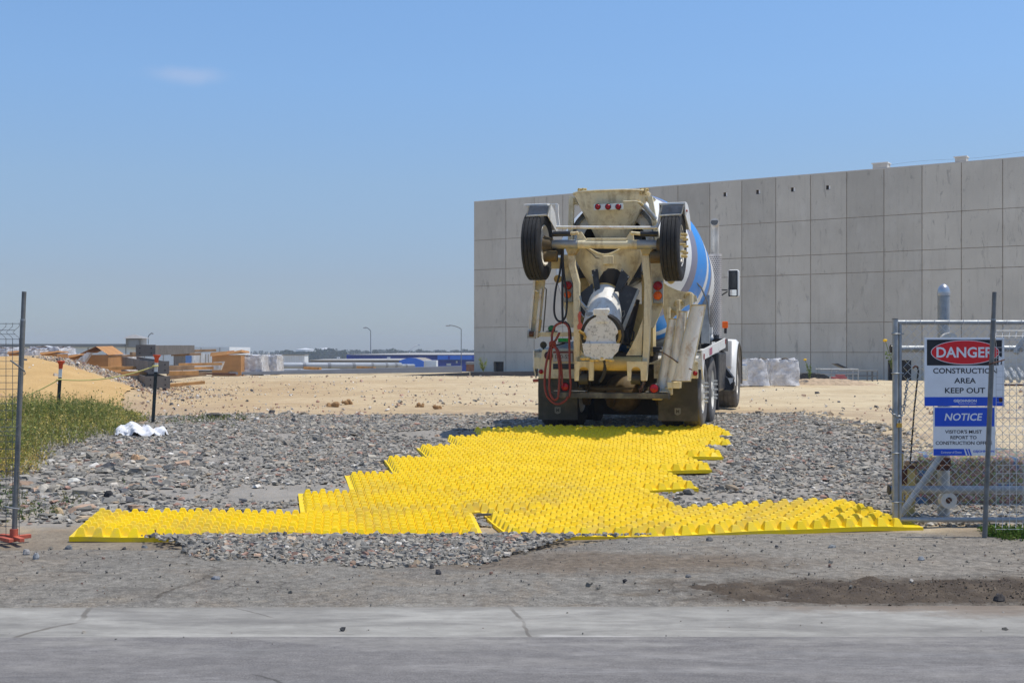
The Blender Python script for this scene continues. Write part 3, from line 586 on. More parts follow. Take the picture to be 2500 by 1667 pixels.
for i, (px, py, wpx, hpx, col, lab) in enumerate([
    (525, 1014, 48, 13, (.075, .07, .065), 'flat dark grey slab lying on the dirt beyond the gravel'),
    (716, 1026, 16, 12, (.08, .085, .09), 'small dark rock at the far edge of the gravel bed'),
    (265, 1205, 26, 16, (.025, .026, .03), 'blackest broken rock in the gravel left of the yellow mats'),
    (140, 1248, 32, 20, (.50, .37, .22), 'ochre rock among grey ones near the left post'),
    (180, 1172, 38, 12, (.62, .60, .54), 'long whitish rock lying below the weeds'),
    (330, 1118, 26, 18, (.48, .30, .17), 'orange tinted rock near the weeds and white rag'),
    (353, 1325, 30, 19, (.13, .14, .15), 'dark rounded rock leaning on the front edge of the left mat'),
    (88, 1362, 19, 17, (.30, .31, .32), 'grey angular rock alone in front of the orange post foot'),
    (64, 1352, 22, 15, (.30, .29, .28), 'pale grey rock just right of the orange post foot'),
    (168, 1335, 20, 14, (.17, .18, .19), 'dark rock touching the front left corner of the mats'),
    (528, 1416, 28, 11, (.22, .23, .25), 'low bluish rock alone on the asphalt left of centre'),
    (1070, 1401, 18, 13, (.06, .06, .065), 'near black rock on the asphalt below the gravel strip'),
    (1054, 1387, 13, 14, (.10, .09, .085), 'small upright brown rock at the foot of the gravel strip'),
    (1732, 1321, 20, 12, (.14, .14, .14), 'dark rock against the front edge of the right mat'),
    (2032, 1338, 21, 9, (.24, .25, .25), 'flat grey rock on the asphalt before the right mat end'),
    (2249, 1367, 18, 11, (.25, .27, .29), 'bluish grey rock alone on the asphalt below the gate'),
    (2440, 1462, 34, 20, (.07, .06, .055), 'broken lump of old asphalt at the end of the mud'),
    (1680, 1411, 18, 10, (.16, .16, .16), 'small grey rock on the asphalt left of the mud'),
    (1545, 1010, 22, 9, (.12, .12, .12), 'dark rock under the truck between its mud flaps')]):
    if py < 1330 and py > 1000 or px < 600 and py < 1100: X, Y = gp(px, py+hpx*.3)
    else: Y = CH*F/(py+hpx*.4-HZ); X = (px-1250)/F*Y
    s = Y/F; rock(lab, X, Y, wpx*s, wpx*s*.75, hpx*s*1.05, col, random.uniform(-.4, .4), 100+i)

# ---------------------------------------------------------------- trackout mats
def make_mat(i, o, ang, wd, dp):
    (ox, oy) = o; a = R(ang); ca, sa = math.cos(a), math.sin(a); lean = math.tan(R(LEAN)); rr = np.random.default_rng(50+i)
    wd0 = wd; dpx = dp+.07
    def pt(u, v, h):
        x = ox+(u-v*lean)*ca-v*sa; y = oy+(u-v*lean)*sa+v*ca
        z = 0.069*np.clip(np.asarray(y)-10.2, 0, 7.1)+.006+.006*np.sin(u*2.1+i*1.7)+.008*np.sin(v*5+u*3+i)
        z = z+ (.02*sstep(wd-1.2, wd-.5, u)-.02*sstep(wd-.4, wd, u) if i == 1 else 0) + (.02*sstep(.5, .0, u) if i == 0 else 0)
        return np.stack([x-ox, y-oy, z+h], -1)
    V = []; Fq = []; n = 0
    nu, nv = 26, 8; U, Vv = np.meshgrid(np.linspace(0, wd, nu), np.linspace(0, dpx, nv))
    for h in (0.010, -.03):
        V.append(pt(U.ravel(), Vv.ravel(), h))
    q = (np.arange(nv-1)[:, None]*nu+np.arange(nu-1)[None, :]).ravel(); top = np.stack([q, q+1, q+nu+1, q+nu], 1); Fq.append(top); Fq.append(top[:, ::-1]+nu*nv)
    per = list(range(nu))+[j*nu+nu-1 for j in range(1, nv)]+[nv*nu-1-k for k in range(1, nu)]+[(nv-1-k)*nu for k in range(1, nv-1)]
    Fq.append(np.array([(p1, p0, p0+nu*nv, p1+nu*nv) for p0, p1 in zip(per, per[1:]+per[:1])])); n = 2*nu*nv
    # turned-up rim along the left edge
    pitch = .149; rows = int((dp-.0)/.0745); uu = []; vv = []
    for r_ in range(rows):
        off = (.09 if i in (0, 2, 3) else .065)+(0 if r_ % 2 == 0 else pitch/2)
        k = np.arange(int((wd-off-.03)/pitch)+1); uu.append(off+k*pitch); vv.append(np.full(len(k), .052+r_*.0745))
    uu = np.concatenate(uu); vv = np.concatenate(vv); m = len(uu)
    keep = np.ones(m, bool)
    if i == 1: keep &= uu < wd-.16
    uu, vv = uu[keep], vv[keep]; m = len(uu)
    H = .071*rr.uniform(.93, 1.04, m); H = H*np.where(rr.random(m) < .03, .75, 1); jx = rr.normal(size=m)*.003; jy = rr.normal(size=m)*.004
    hb, hv, ht, htv = .047, .049, .0215, .013
    P = []
    for sx, sy in ((-1, -1), (1, -1), (1, 1), (-1, 1)): P.append(pt(uu+sx*hb, vv+sy*hv, .010))
    for sx, sy in ((-1, -1), (1, -1), (1, 1), (-1, 1)): P.append(pt(uu+sx*ht+jx, vv+sy*htv+jy, .010+H-.005))
    for sx, sy in ((-1, -1), (1, -1), (1, 1), (-1, 1)): P.append(pt(uu+sx*ht*.7+jx, vv+sy*htv*.7+jy, .010+H))
    P = np.stack(P, 1).reshape(-1, 3); V.append(P); bs = n+np.arange(m)[:, None]*12
    for f in ((0, 1, 5, 4), (1, 2, 6, 5), (2, 3, 7, 6), (3, 0, 4, 7), (4, 5, 9, 8), (5, 6, 10, 9), (6, 7, 11, 10), (7, 4, 8, 11), (8, 9, 10, 11)): Fq.append(bs+np.array(f)[None])
    o_ = npmesh('trackout_mat', np.concatenate(V), np.concatenate(Fq), M['mat']); o_.location = (ox, oy, 0)
    return o_
ML = ['front left yellow studded mat reaching to the orange post foot', 'front right yellow studded mat whose end lies under the gate post',
      'yellow studded mat of the second row just behind the two front mats', 'yellow studded mat of the third row from the road',
      'yellow studded mat of the fourth row from the road, middle of the six stepped rows', 'yellow studded mat of the fifth row, two rows short of the truck',
      'yellow studded mat of the sixth row, last but one before the truck', 'rearmost yellow studded mat lying against the truck tyres and shadow']
for i, (o, a, wd, dp) in enumerate(MATS):
    tag(make_mat(i, o, a, wd, dp), ML[i], 'trackout mat', 'yellow trackout mats on the gravel')
# two bolts standing at the front of the left mat, a steel strip in the gap
for (px, py, hh, r_, lab) in ((332, 1304, .035, .010, 'small anchor bolt through the front of the left yellow mat'), (377, 1306, .055, .014, 'taller rusty anchor bolt beside a smaller one on the left mat')):
    p = W(px, py, 10.16); b = MB(); b.cyl((0, 0, 0), (0, 0, hh), r_, n=10); bo = thing('anchor_bolt', lab, 'bolt', (p.x, 10.16, .028)); b.build('shank', M['rust'], bo, 40)
    b = MB(); b.cyl((0, 0, 0), (0, 0, .012), r_*2.2, n=6); b.build('washer', M['rust'], bo)
b = MB(); b.box((0, 0, 0), (.32, .03, .02)); o = b.build('steel_strip', M['beam']); o.location = (-.17, 11.0, .10); o.rotation_euler = (0, 0, R(4)); tag(o, 'dark steel strip across the gap between the front mats', 'steel strip')

# ---------------------------------------------------------------- weeds and grass
def grass(name, x, y, h, wd, cols, label, lean=.35, leaf=0, tint=None):
    n = len(x); az = RNG.random(n)*2*np.pi; la = RNG.random(n)*2*np.pi; ln = np.abs(RNG.normal(size=n))*lean*h
    z = terr(x, y)-.02; B = np.stack([x, y, z], 1); sd = np.stack([np.cos(az), np.sin(az), 0*az], 1)*wd[:, None]/2
    d = np.stack([np.cos(la)*ln, np.sin(la)*ln, 0*ln], 1); up = np.zeros((n, 3)); up[:, 2] = h
    mid = B+d*.28+up*.55; tip = B+d+up
    V = [np.stack([B-sd, B+sd, mid+sd*.8, mid-sd*.8, tip+sd*.15, tip-sd*.15], 1).reshape(-1, 3)]
    q = np.arange(n)[:, None]*6; Fq = [q+np.array((0, 1, 2, 3))[None], q+np.array((3, 2, 4, 5))[None]]; c = cols[RNG.integers(0, len(cols), n)]*RNG.uniform(.7, 1.3, (n, 1)); c = c if tint is None else c*tint; C = [np.repeat(c, 6, 0)]
    if leaf:
        k = int(n*leaf); i = RNG.integers(0, n, k); f = RNG.uniform(.35, 1.02, k)[:, None]
        p = np.where(f < .55, B[i]+(mid[i]-B[i])*f/.55, mid[i]+(tip[i]-mid[i])*(f-.55)/.45); s = RNG.uniform(.010, .026, k)
        e1 = RNG.normal(size=(k, 3)); e1 /= np.linalg.norm(e1, axis=1)[:, None]; e2 = np.cross(e1, RNG.normal(size=(k, 3))); e2 /= np.linalg.norm(e2, axis=1)[:, None]
        e1 = e1*s[:, None]*1.6; e2 = e2*s[:, None]*.5; V.append(np.stack([p, p+e1*.5+e2, p+e1, p+e1*.5-e2], 1).reshape(-1, 3)); Fq.append(n*6+np.arange(k)[:, None]*4+np.arange(4)[None])
        C.append(np.repeat(c[i]*RNG.uniform(.8, 1.4, (k, 1)), 4, 0))
    return tag(npmesh(name, np.concatenate(V), np.concatenate(Fq), M['leaf'], colors=np.concatenate(C)), label, 'weeds', kind='stuff')
OL = np.array([(.40, .35, .085), (.30, .30, .07), (.46, .38, .10), (.20, .23, .055), (.56, .45, .17), (.24, .27, .085), (.34, .34, .13)])
n = 52000; y = RNG.uniform(11.0, 21.6, n); x = -4.9-RNG.random(n)**1.2*7.5
ed = grass_edge(y)+.35*fbm(x*1.2, y*1.2, 3); k = (x < ed-RNG.exponential(.12, n)); x, y, ed = x[k], y[k], ed[k]
dens = fbm(x*.8+9, y*.8, 3); k = RNG.random(len(x)) < .75+.6*dens; x, y, ed = x[k], y[k], ed[k]
dist = np.clip((ed-x)/1.0, 0, 1)
h = (.09+.32*dist**.7*sstep(10.6, 14, y)+.10*sstep(10.6, 14, y))*RNG.uniform(.5, 1.15, len(x))*(1+.6*fbm(x*.9, y*.9, 3))*sstep(23.2, 19.5, y)
cl_ = fbm(x*1.1+4, y*.9+7, 3); h = np.clip(h*(1+1.0*cl_)*(1-.42*sstep(13.5, 16.5, y)), .04, .7); tn = np.stack([np.clip(1-.9*cl_, .55, 1.35), np.clip(1-.55*cl_, .65, 1.25), np.clip(1-.6*cl_, .6, 1.3)], 1)
grass('weeds', x, y, h, RNG.uniform(.005, .010, len(x)), OL, 'thick olive weeds and dry grass along the left fence', .8, leaf=3.2, tint=tn)
n = 500; y = RNG.uniform(13.5, 21, n); x = grass_edge(y)-.2-RNG.random(n)*4.5
grass('tall_stems', x, y, RNG.uniform(.26, .52, n), np.full(n, .007), OL*.9, 'tall thin weed stalks rising above the left weeds', .25, leaf=9)
n = 2600; y = np.r_[RNG.uniform(10.3, 13, n-900), RNG.normal(19.6, .7, 900)]; x = np.r_[-4.1-RNG.random(n-900)**.8*2.2, RNG.normal(-5.3, .6, 900)]
cl = fbm(x*2.5, y*2.5, 2) > .05; x, y = x[cl], y[cl]
GR = np.array([(.07, .13, .03), (.10, .16, .035), (.13, .15, .05), (.20, .19, .07)])
grass('low_grass', x, y, RNG.uniform(.03, .12, len(x)), RNG.uniform(.006, .012, len(x)), GR, 'low green grass between the stones by the left post', .7, leaf=1)
n = 2600; x = 4.15+np.abs(RNG.normal(size=n))*.42; y = RNG.normal(10.28, .12, n)-.12*np.clip(x-4.2, 0, 1); 
grass('grass_tuft', x, y, RNG.uniform(.03, .11, n)*np.clip(1.3-np.abs(y-10.2)*2, .3, 1), RNG.uniform(.006, .012, n), GR[:3]*np.array((1.0, 1.15, .7)), 'bright green grass tuft at the foot of the right leaning post', .6, leaf=1.2)
# straw litter by the rag
n = 2500; x = RNG.normal(-5.0, .7, n); y = RNG.normal(19.3, .45, n); grass('straw_litter', x, y, RNG.uniform(.01, .04, n), np.full(n, .006), np.array([(.55, .42, .2), (.45, .33, .15)]), 'loose straw on the ground right of the weeds', 3.0)
# ---------------------------------------------------------------- concrete tilt-up wall
def mat_concrete():
    m, t, b = newmat('tilt_up_concrete'); v = objco(t)
    c = ramp(t, noise(t, v, .45, 6, .6), [(.3, (.50, .478, .425)), (.7, (.59, .565, .50))])
    c = mix(t, ramp(t, noise(t, objco(t, (2.2, 2.2, .22)), 2.0, 6, .65), [(.53, 0), (.75, .5)]), c, (.39, .372, .33))
    c = mix(t, ramp(t, noise(t, objco(t, (3, 3, .8), (5, 0, 0)), 1.2, 6, .7, .6), [(.58, 0), (.68, .7)]), c, (.30, .29, .262))
    c = mix(t, ramp(t, noise(t, objco(t, (1, 1, .5), (0, 9, 0)), .8, 5, .6), [(.52, 0), (.70, .6)]), c, (.63, .61, .555))
    c = mix(t, ramp(t, noise(t, v, 14, 5, .7), [(.60, 0), (.72, .3)]), c, (.40, .385, .36))
    oi = t.nodes.new('ShaderNodeObjectInfo')
    c = mix(t, 1.0, c, ramp(t, oi.outputs['Random'], [(0, .88), (1, 1.12)]), 'MULTIPLY')
    L(t, c, b.inputs['Base Color']); b.inputs['Roughness'].default_value = .9; b.inputs['Specular IOR Level'].default_value = .2
    bumpn(t, b, noise(t, v, 12, 5, .6), .25, .02); return m
M['concrete'] = mat_concrete()
M['joint'] = pm('sealed_joint', (.30, .25, .195), .9, var=.25, scale=6)
A = Vector(((1157-1250)/F*71, 71, 0)); B_ = Vector(((2500-1250)/F*54.7, 54.7, 0)); wd = (B_-A).normalized(); wn = Vector((wd.y, -wd.x, 0)); WRZ = math.atan2(wd.y, wd.x)
ZB = -.8; ZT = 10.56; rowz = [ZB, 1.6, 3.08, 5.54, 6.51, 8.27, ZT]
def wall_s(px):   # distance along the wall under a photo column
    k = (px-1250)/F; return (k*A.y-A.x)/(wd.x-k*wd.y)
jpx = [1157, 1235, 1304, 1374, 1444, 1514, 1584, 1655, 1733, 1811, 1894, 1979, 2067, 2158, 2251, 2347, 2448]
js = [wall_s(p) for p in jpx]; stp = js[-1]-js[-2]
while len(js) < 25: js.append(js[-1]+stp)
wall = thing('concrete_wall', 'long grey tilt-up concrete panel wall of the unfinished building behind the truck', 'wall', (A.x, A.y, 0), WRZ)
TH = .28; g_ = .018
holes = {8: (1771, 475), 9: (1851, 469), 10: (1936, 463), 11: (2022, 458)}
lows = {0: (.62, .93, .0, 1.05), 13: (.10, .72, .0, 1.22)}
for k in range(len(js)-1):
    a, b = js[k], js[k+1]; core = MB(); cells = MB()
    def blk(mb, x0, x1, z0, z1, y0, y1, hole=None):
        if hole is None: mb.bb((x0, y0, z0), (x1, y1, z1)); return
        hx0, hx1, hz0, hz1 = hole
        mb.bb((x0, y0, z0), (hx0, y1, z1)); mb.bb((hx1, y0, z0), (x1, y1, z1)); mb.bb((hx0, y0, z0), (hx1, y1, hz0)); mb.bb((hx0, y0, hz1), (hx1, y1, z1))
    H = None; LW = None
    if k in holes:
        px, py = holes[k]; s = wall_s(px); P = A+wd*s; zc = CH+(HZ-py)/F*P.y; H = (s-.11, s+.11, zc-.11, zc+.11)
    if k in lows: q = lows[k]; LW = (a+(b-a)*q[0], a+(b-a)*q[1], q[2]+.05, q[3])
    for j in range(6):
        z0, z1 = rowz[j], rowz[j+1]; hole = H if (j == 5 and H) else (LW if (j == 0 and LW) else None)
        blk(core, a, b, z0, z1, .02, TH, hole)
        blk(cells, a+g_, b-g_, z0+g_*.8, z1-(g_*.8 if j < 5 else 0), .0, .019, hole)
    p = cells.build('panel', M['concrete'], wall); core.build('panel_core', M['joint'], p)
    if H: mb = MB(); mb.bb((H[0]-.05, TH+.01, H[2]-.05), (H[1]+.05, TH+.03, H[3]+.05)); sc_ = mb.build('scupper_shade_plate', M['darkgl'], p); mb = MB(); mb.bb((H[1]-.085, .03, H[2]+.02), (H[1]-.002, .04, H[3]-.002)); mb.build('scupper_sunlit_lip', M['whitecl'], p)  # dark plate paints the hole's shade, white plate its sunlit side
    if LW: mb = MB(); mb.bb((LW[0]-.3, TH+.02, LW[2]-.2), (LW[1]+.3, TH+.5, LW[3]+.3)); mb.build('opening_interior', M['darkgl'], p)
# top edge cap and the returning end wall
mb = MB(); mb.bb((0.0, .001, ZT+.002), (js[-1], TH+.01, ZT+.05)); mb.build('coping', M['plaster'], wall)
mb = MB(); mb.bb((.002, TH+.004, ZB), (.28, 24, ZT-.01)); mb.build('return_wall', M['concrete'], wall)
for px0, px1, h, d, lab in ((2130, 2166, .24, .6, 'pale block standing on the wall top, the wider and left of two'), (2331, 2359, .22, .5, 'pale block standing on the wall top, the smaller and right of two')):
    s0, s1 = wall_s(px0), wall_s(px1); o = thing('roof_block', lab, 'roof block', A+wd*s0+Vector((0, 0, ZT+.05)), WRZ); mb = MB(); mb.bb((0, .02, 0), (s1-s0, d, h)); mb.build('body', M['plaster'], o, bevel=.02); mb = MB(); mb.bb((-.06, .0, h), (s1-s0+.03, d+.05, h+.05)); mb.build('lid', M['whitecl'], o)
mb = MB(); s0, s1 = wall_s(2160), wall_s(2520); mb.tube([A+wd*(s0+(s1-s0)*i/8)+Vector((0, 0, ZT+.22+.06*math.sin(i*.9)+.012*i)) - wn*.4 for i in range(9)], .004, 5); tag(mb.build('cable', M['wiredark']), 'thin safety cable along the top of the concrete wall', 'cable')

# ---------------------------------------------------------------- far buildings, lamps, trees
def bx(mb, px0, px1, py0, py1, Y, d=6):   # box whose front face spans the pixels at distance Y
    a = W(px0, py1, Y); b = W(px1, py0, Y); mb.bb((a.x, Y, a.z), (b.x, Y+d, b.z)); return a, b
FZ = .3
bl = thing('storage_building', 'long low white building with a dark grey roof band and small tower at far left', 'building', W(150, 880, 150)); bl.location.z = FZ
def part(mb, name, m, par, sm=None):
    me = mb.build(name, m, par, sm); me.matrix_parent_inverse = Matrix.Translation(par.location).inverted(); return me
mb = MB(); bx(mb, -260, 560, 847, 925, 150, 12); part(mb, 'wall', M['whitecl'], bl)
mb = MB(); bx(mb, -270, 306, 839.5, 846.8, 149.6, 13); part(mb, 'roof_band', M['greyroof'], bl)
for px in range(-200, 560, 46):
    mb = MB(); bx(mb, px, px+1.2, 848, 924, 149.9, .2); part(mb, 'seam', M['tan'], bl)
mb = MB(); bx(mb, 307, 345, 826, 848, 149.2, 2.2); tw = part(mb, 'tower', M['tan'], bl)
mb = MB(); bx(mb, 314, 338, 829, 847.5, 149.0, .15); part(mb, 'louvre', M['greyroof'], bl)
mb = MB(); a = W(301, 826, 148.9); b = W(351, 826, 148.9); c = W(326, 817, 150.3); mb.add([(a.x, 148.7, a.z), (b.x, 148.7, a.z), (b.x, 152, a.z), (a.x, 152, a.z), (c.x-.25, 150.4, c.z), (c.x+.25, 150.4, c.z)], [(0, 1, 5, 4), (1, 2, 5), (2, 3, 4, 5), (3, 0, 4), (0, 3, 2, 1)]); part(mb, 'tower_roof', M['greyroof'], bl)
cn = thing('shipping_container', 'white corrugated storage container beyond the pipes', 'container', W(705, 886, 120)); cn.location.z = .5
mb = MB(); a = W(664, 886, 120); b = W(743, 867, 120); n = 26; top = []; 
for i in range(n): x0 = a.x+(b.x-a.x)*i/n; mb.bb((x0, 120+(.06 if i % 2 else 0), -2.), (x0+(b.x-a.x)/n-.002, 122.4, b.z))
part(mb, 'body', M['whitecl'], cn); mb = MB(); mb.bb((a.x-.05, 119.95, b.z+.002), (b.x+.05, 122.5, b.z+.09)); part(mb, 'roof_rail', M['tan'], cn)
wc = thing('white_container', 'white container with open doors and blue end seen under the steel', 'container', W(480, 886, 90)); wc.location.z = .5
mb = MB(); a = W(447, 900, 90); b = W(525, 862, 90)
for i in range(14): x0 = a.x+(b.x-a.x)*i/14; mb.bb((x0, 90+(.05 if i % 2 else 0), -1.9), (x0+(b.x-a.x)/14-.002, 92.4, b.z))
part(mb, 'body', M['whitecl'], wc); mb = MB(); bx(mb, 452, 467, 868, 886, 89.9, .06); part(mb, 'blue_panel', pm('pale_blue_paint', (.12, .25, .55), .5), wc)
mb = MB(); [bx(mb, p, p+1.4, 864, 888, 89.85, .05) for p in (488, 501, 508)]; part(mb, 'lock_rod', M['tan'], wc)

M['tanroof'] = pm('pale_roofing', (.40, .39, .37), .8, var=.08, scale=.3)
bb_ = thing('blue_warehouse', 'long deep blue metal warehouse with pale roof right of the hangar', 'building', W(1000, 890, 190)); bb_.location.z = .2
mb = MB(); bx(mb, 846, 1068, 866, 930, 192, 30); bx(mb, 1068.1, 1210, 866, 930, 191.5, 30); part(mb, 'wall', M['blueb'], bb_)
mb = MB(); a = W(846, 865.8, 191); b = W(1212, 865.2, 191); c = W(930, 862.8, 206); mb.add([(a.x, 191, a.z), (b.x, 191, a.z), (b.x, 206, c.z+.1), (a.x+9, 206, c.z+.1), (b.x, 222, a.z), (a.x, 222, a.z)], [(0, 1, 2, 3), (3, 2, 4, 5)]); part(mb, 'roof', M['tanroof'], bb_)
mb = MB(); bx(mb, 1068, 1180, 868, 878, 190, 1.3); part(mb, 'canopy', M['blueb2'], bb_)
for p in (1094, 1153): mb = MB(); bx(mb, p, p+4, 869, 876.5, 189.8, .15); part(mb, 'canopy_bracket', M['blueb'], bb_)
mb = MB(); bx(mb, 1113, 1117, 881, 886, 191.3, .15); part(mb, 'wall_light', M['whitecl'], bb_)
mb = MB(); bx(mb, 1090, 1101, 887, 892, 191.3, .15); part(mb, 'door_sign', M['whitecl'], bb_)
hg = thing('blue_hangar', 'bright blue arched hangar end with a pale grey curved roof', 'building', W(1000, 890, 165)); hg.location.z = .2
mb = MB(); ring = []; pr = [(974, 930), (974, 881), (985, 876.5), (1000, 873.4), (1015, 874), (1028, 878.5), (1034.5, 882), (1034.5, 930)]
mb.prism([W(x, y, 165) for x, y in pr], (0, .3, 0)); part(mb, 'end_wall', M['blueb2'], hg)
mb = MB(); mb.prism([W(x-.0, y+.0, 165)+Vector((0, .31, -.02)) for x, y in [(985, 929)]+pr[2:]], (0, 18, 0)); bx(mb, 750, 984, 879, 930, 172, 9); part(mb, 'side_wall', M['tan'], hg)
mb = MB(); a = W(757, 879, 171.6); b = W(985, 879, 171.6); c = W(1000, 873.2, 176); mb.add([(a.x, 171.6, a.z), (b.x, 171.6, a.z), (b.x+.5, 177, c.z-.1), (a.x+1.2, 177, c.z-.2), (b.x, 182, a.z), (a.x, 182, a.z)], [(0, 1, 2, 3), (3, 2, 4, 5)]); part(mb, 'roof', M['tanroof'], hg)
mb = MB(); bx(mb, 1035, 1065, 880, 930, 166, 4); part(mb, 'annex', M['whitecl'], hg)
for p in (822, 945): mb = MB(); bx(mb, p, p+7, 871.5, 874.5, 173, .5); part(mb, 'roof_vent', M['whitecl'], hg)
bs = thing('brick_store', 'small brick wall with dark lintel between the blue building and the concrete wall', 'building', W(1150, 905, 110)); bs.location.z = .3
mb = MB(); bx(mb, 1138, 1200, 890, 960, 110, 3); part(mb, 'wall', pm('red_brick', (.26, .12, .07), .9, var=.25, scale=3), bs); mb = MB(); bx(mb, 1137, 1200, 883.6, 889.8, 109.8, 3.2); part(mb, 'roof', M['greyroof'], bs)
for i, (p0, p1, y0, D, lab) in enumerate(((722, 770, 853, 900, 'wide pale storage tank on the horizon, the left of two'), (770, 822, 852, 930, 'pale storage tank on the horizon half hidden by trees, the right of two'))):
    a = W(p0, 872, D); b = W(p1, y0, D); r_ = (b.x-a.x)/2; o = thing('storage_tank', lab, 'tank', ((a.x+b.x)/2, D, 0)); mb = MB(); mb.cyl((0, 0, -3), (0, 0, b.z), r_, n=40); mb.build('shell', M['whitecl'], o, 30)
    mb = MB(); mb.cyl((0, 0, b.z+.02), (0, 0, b.z+1.0), r_*1.005, .2, n=40); mb.build('roof', M['whitecl'], o, 30)
def lamp(px, pytop, Y, arm_px, lab, pybase=870, col='wiredark', curve=0.0):
    t_ = W(px, pytop, Y); e = W(px+arm_px, pytop-9, Y); o = thing('street_lamp', lab, 'street lamp', (t_.x, Y, 0), group='distant street lamps')
    mb = MB(); mb.cyl((0, 0, -3.2), (0, 0, t_.z), Y*.0004, Y*.0003, n=8); mb.build('pole', M[col], o, 40)
    dx = e.x-t_.x; dz = e.z-t_.z; mb = MB(); mb.tube([(dx*k, 0, t_.z+dz*math.sin(k*math.pi/2)**.8) for k in (0, .15, .3, .5, .7, .85, 1)], Y*.0004, 6); mb.build('arm', M[col], o, 40)
    mb = MB(); mb.box((dx*1.08, 0, t_.z+dz-.01*Y*.05), (abs(dx)*.28+.2, .3, Y*.0009), taper=.7); mb.build('lamp_head', M['greyroof'], o)
lamp(905, 808, 210, -14, 'grey street lamp with its head to the left, above the white roof')
lamp(1126, 803, 170, -30, 'tallest grey street lamp beside the concrete wall corner')
lamp(362, 822, 240, 10, 'small street lamp with its head to the right beside the tower', 850)
o = thing('curved_lamp', 'pale swan necked lamp leaning right above the blue warehouse roof', 'street lamp', W(1000, 862, 230)); o.location.z = 0
mb = MB(); mb.tube([W(x, y, 230)-o.location for x, y in ((998, 868), (1001, 858), (1006, 850), (1013, 844), (1020, 842))], .09, 6); mb.build('arm', M['whitecl'], o, 40); mb = MB(); mb.box(W(1023, 842, 230)-o.location, (.5, .3, .15)); mb.build('lamp_head', M['whitecl'], o)

def treeline():
    V = []; C = []; n = 0
    spec = []
    for px in np.arange(690, 1165, 6.5): spec.append((px+RNG.uniform(-5, 5), (.25 if 712 < px < 785 else 1)*RNG.uniform(2, 7.5)*(1.0+.5*vnoise(np.array([px*.03]), np.array([2.]))[0]), RNG.uniform(620, 900)))
    for px in np.arange(690, 845, 5.): spec.append((px, RNG.uniform(.3, 2.0) if 712 < px < 778 else RNG.uniform(1.5, 5), RNG.uniform(560, 700)))
    for px in (807, 800, 777): spec.append((px, 9, 640))
    for px in np.arange(-260, 690, 13.): spec.append((px, RNG.uniform(1, 4), RNG.uniform(800, 1000)))
    for px in np.arange(1165, 2700, 40.): spec.append((px, RNG.uniform(3, 9), 850.))
    for px, hp, Y in spec:
        h = max(hp, 1)*Y/F*1.0+4.2; x0 = (px-1250)/F*Y; k = 150; z = RNG.random(k)**.8; r_ = h*.42*np.sqrt(np.clip(1-(z*1.15-.35)**2, .02, 1)); a = RNG.random(k)*6.283; q = np.sqrt(RNG.random(k))
        P = np.stack([x0+r_*q*np.cos(a), Y+r_*q*np.sin(a), z*h-2.6], 1); s = h*RNG.uniform(.05, .11, k)
        e1 = RNG.normal(size=(k, 3)); e1 /= np.linalg.norm(e1, axis=1)[:, None]; e2 = np.cross(e1, RNG.normal(size=(k, 3))); e2 /= np.linalg.norm(e2, axis=1)[:, None]
        V.append(np.stack([P+e1*s[:, None], P+e2*s[:, None], P-e1*s[:, None], P-e2*s[:, None]], 1).reshape(-1, 3)); c = np.array((.045, .065, .03))*RNG.uniform(.6, 1.4, (k, 1))*RNG.uniform(.8, 1.2); C.append(np.repeat(c, 4, 0))
    V = np.concatenate(V); tag(npmesh('treeline', V, np.arange(len(V)).reshape(-1, 4), M['leaf'], colors=np.concatenate(C)), 'hazy line of far dark green trees on the horizon', 'trees', kind='stuff')
treeline()

# ---------------------------------------------------------------- steel, pipes and timber on the site
def ibeam(name, lab, cat, a, b, hgt, wid, m, grp=None, tf=.03, roll=0, endplate=False, holes=0):
    """open steel section from a to b (centre line of the underside)"""
    a = Vector(a); b = Vector(b); d = (b-a); ln = d.length; o = thing(name, lab, cat, a, 0, grp); o.rotation_mode = 'QUATERNION'
    o.rotation_quaternion = d.to_track_quat('Y', 'Z')
    mb = MB(); mb.bb((-wid/2, 0, 0), (wid/2, ln, tf)); mb.bb((-wid/2, 0, hgt-tf), (wid/2, ln, hgt)); mb.bb((-tf*.6, .001, tf+.001), (tf*.6, ln-.001, hgt-tf-.001)); mb.build('section', M[m], o)
    return o, ln
def trough(name, lab, a, b, hgt, wid, m='beam', grp=None, plate=.05):
    """wide girder lying open side up: two flanges on edge, web below, bolted end plate"""
    a = Vector(a); b = Vector(b); d = b-a; ln = d.length; o = thing(name, lab, 'steel girder', a, 0, grp); o.rotation_mode = 'QUATERNION'; o.rotation_quaternion = d.to_track_quat('Y', 'Z')
    mb = MB(); mb.bb((-wid/2, 0, 0), (-wid/2+.04, ln, hgt)); mb.bb((wid/2-.04, 0, 0), (wid/2, ln, hgt)); mb.build('flange', M[m], o)
    mb = MB(); mb.bb((-wid/2+.041, .001, hgt*.42), (wid/2-.041, ln, hgt*.42+.03)); mb.build('web', M[m], o)
    mb = MB(); mb.bb((-wid/2-.03, -plate, -.02), (wid/2+.03, -.002, hgt+.02)); pl = mb.build('end_plate', M[m], o)
    mb = MB()
    for sx in (-.33, .33):
        for sz in (.25, .75): mb.cyl((sx*wid, -plate-.004, hgt*sz), (sx*wid, -plate+.01, hgt*sz), .022, n=8)
    mb.build('bolt_hole', M['darkgl'], pl)
    return o
Yb_ = 33.0; G1 = 'bolted steel girders stacked on timbers'
trough('steel_girder', 'lowest grey steel girder pointing at the road, nearest the ground', W(385, 946, Yb_), W(318, 922, 41), .30, .60, grp=G1)
trough('steel_girder', 'middle steel girder of the stack, bolted plate facing the road', W(387, 911, 34), W(317, 893, 42), .33, .52, grp=G1)
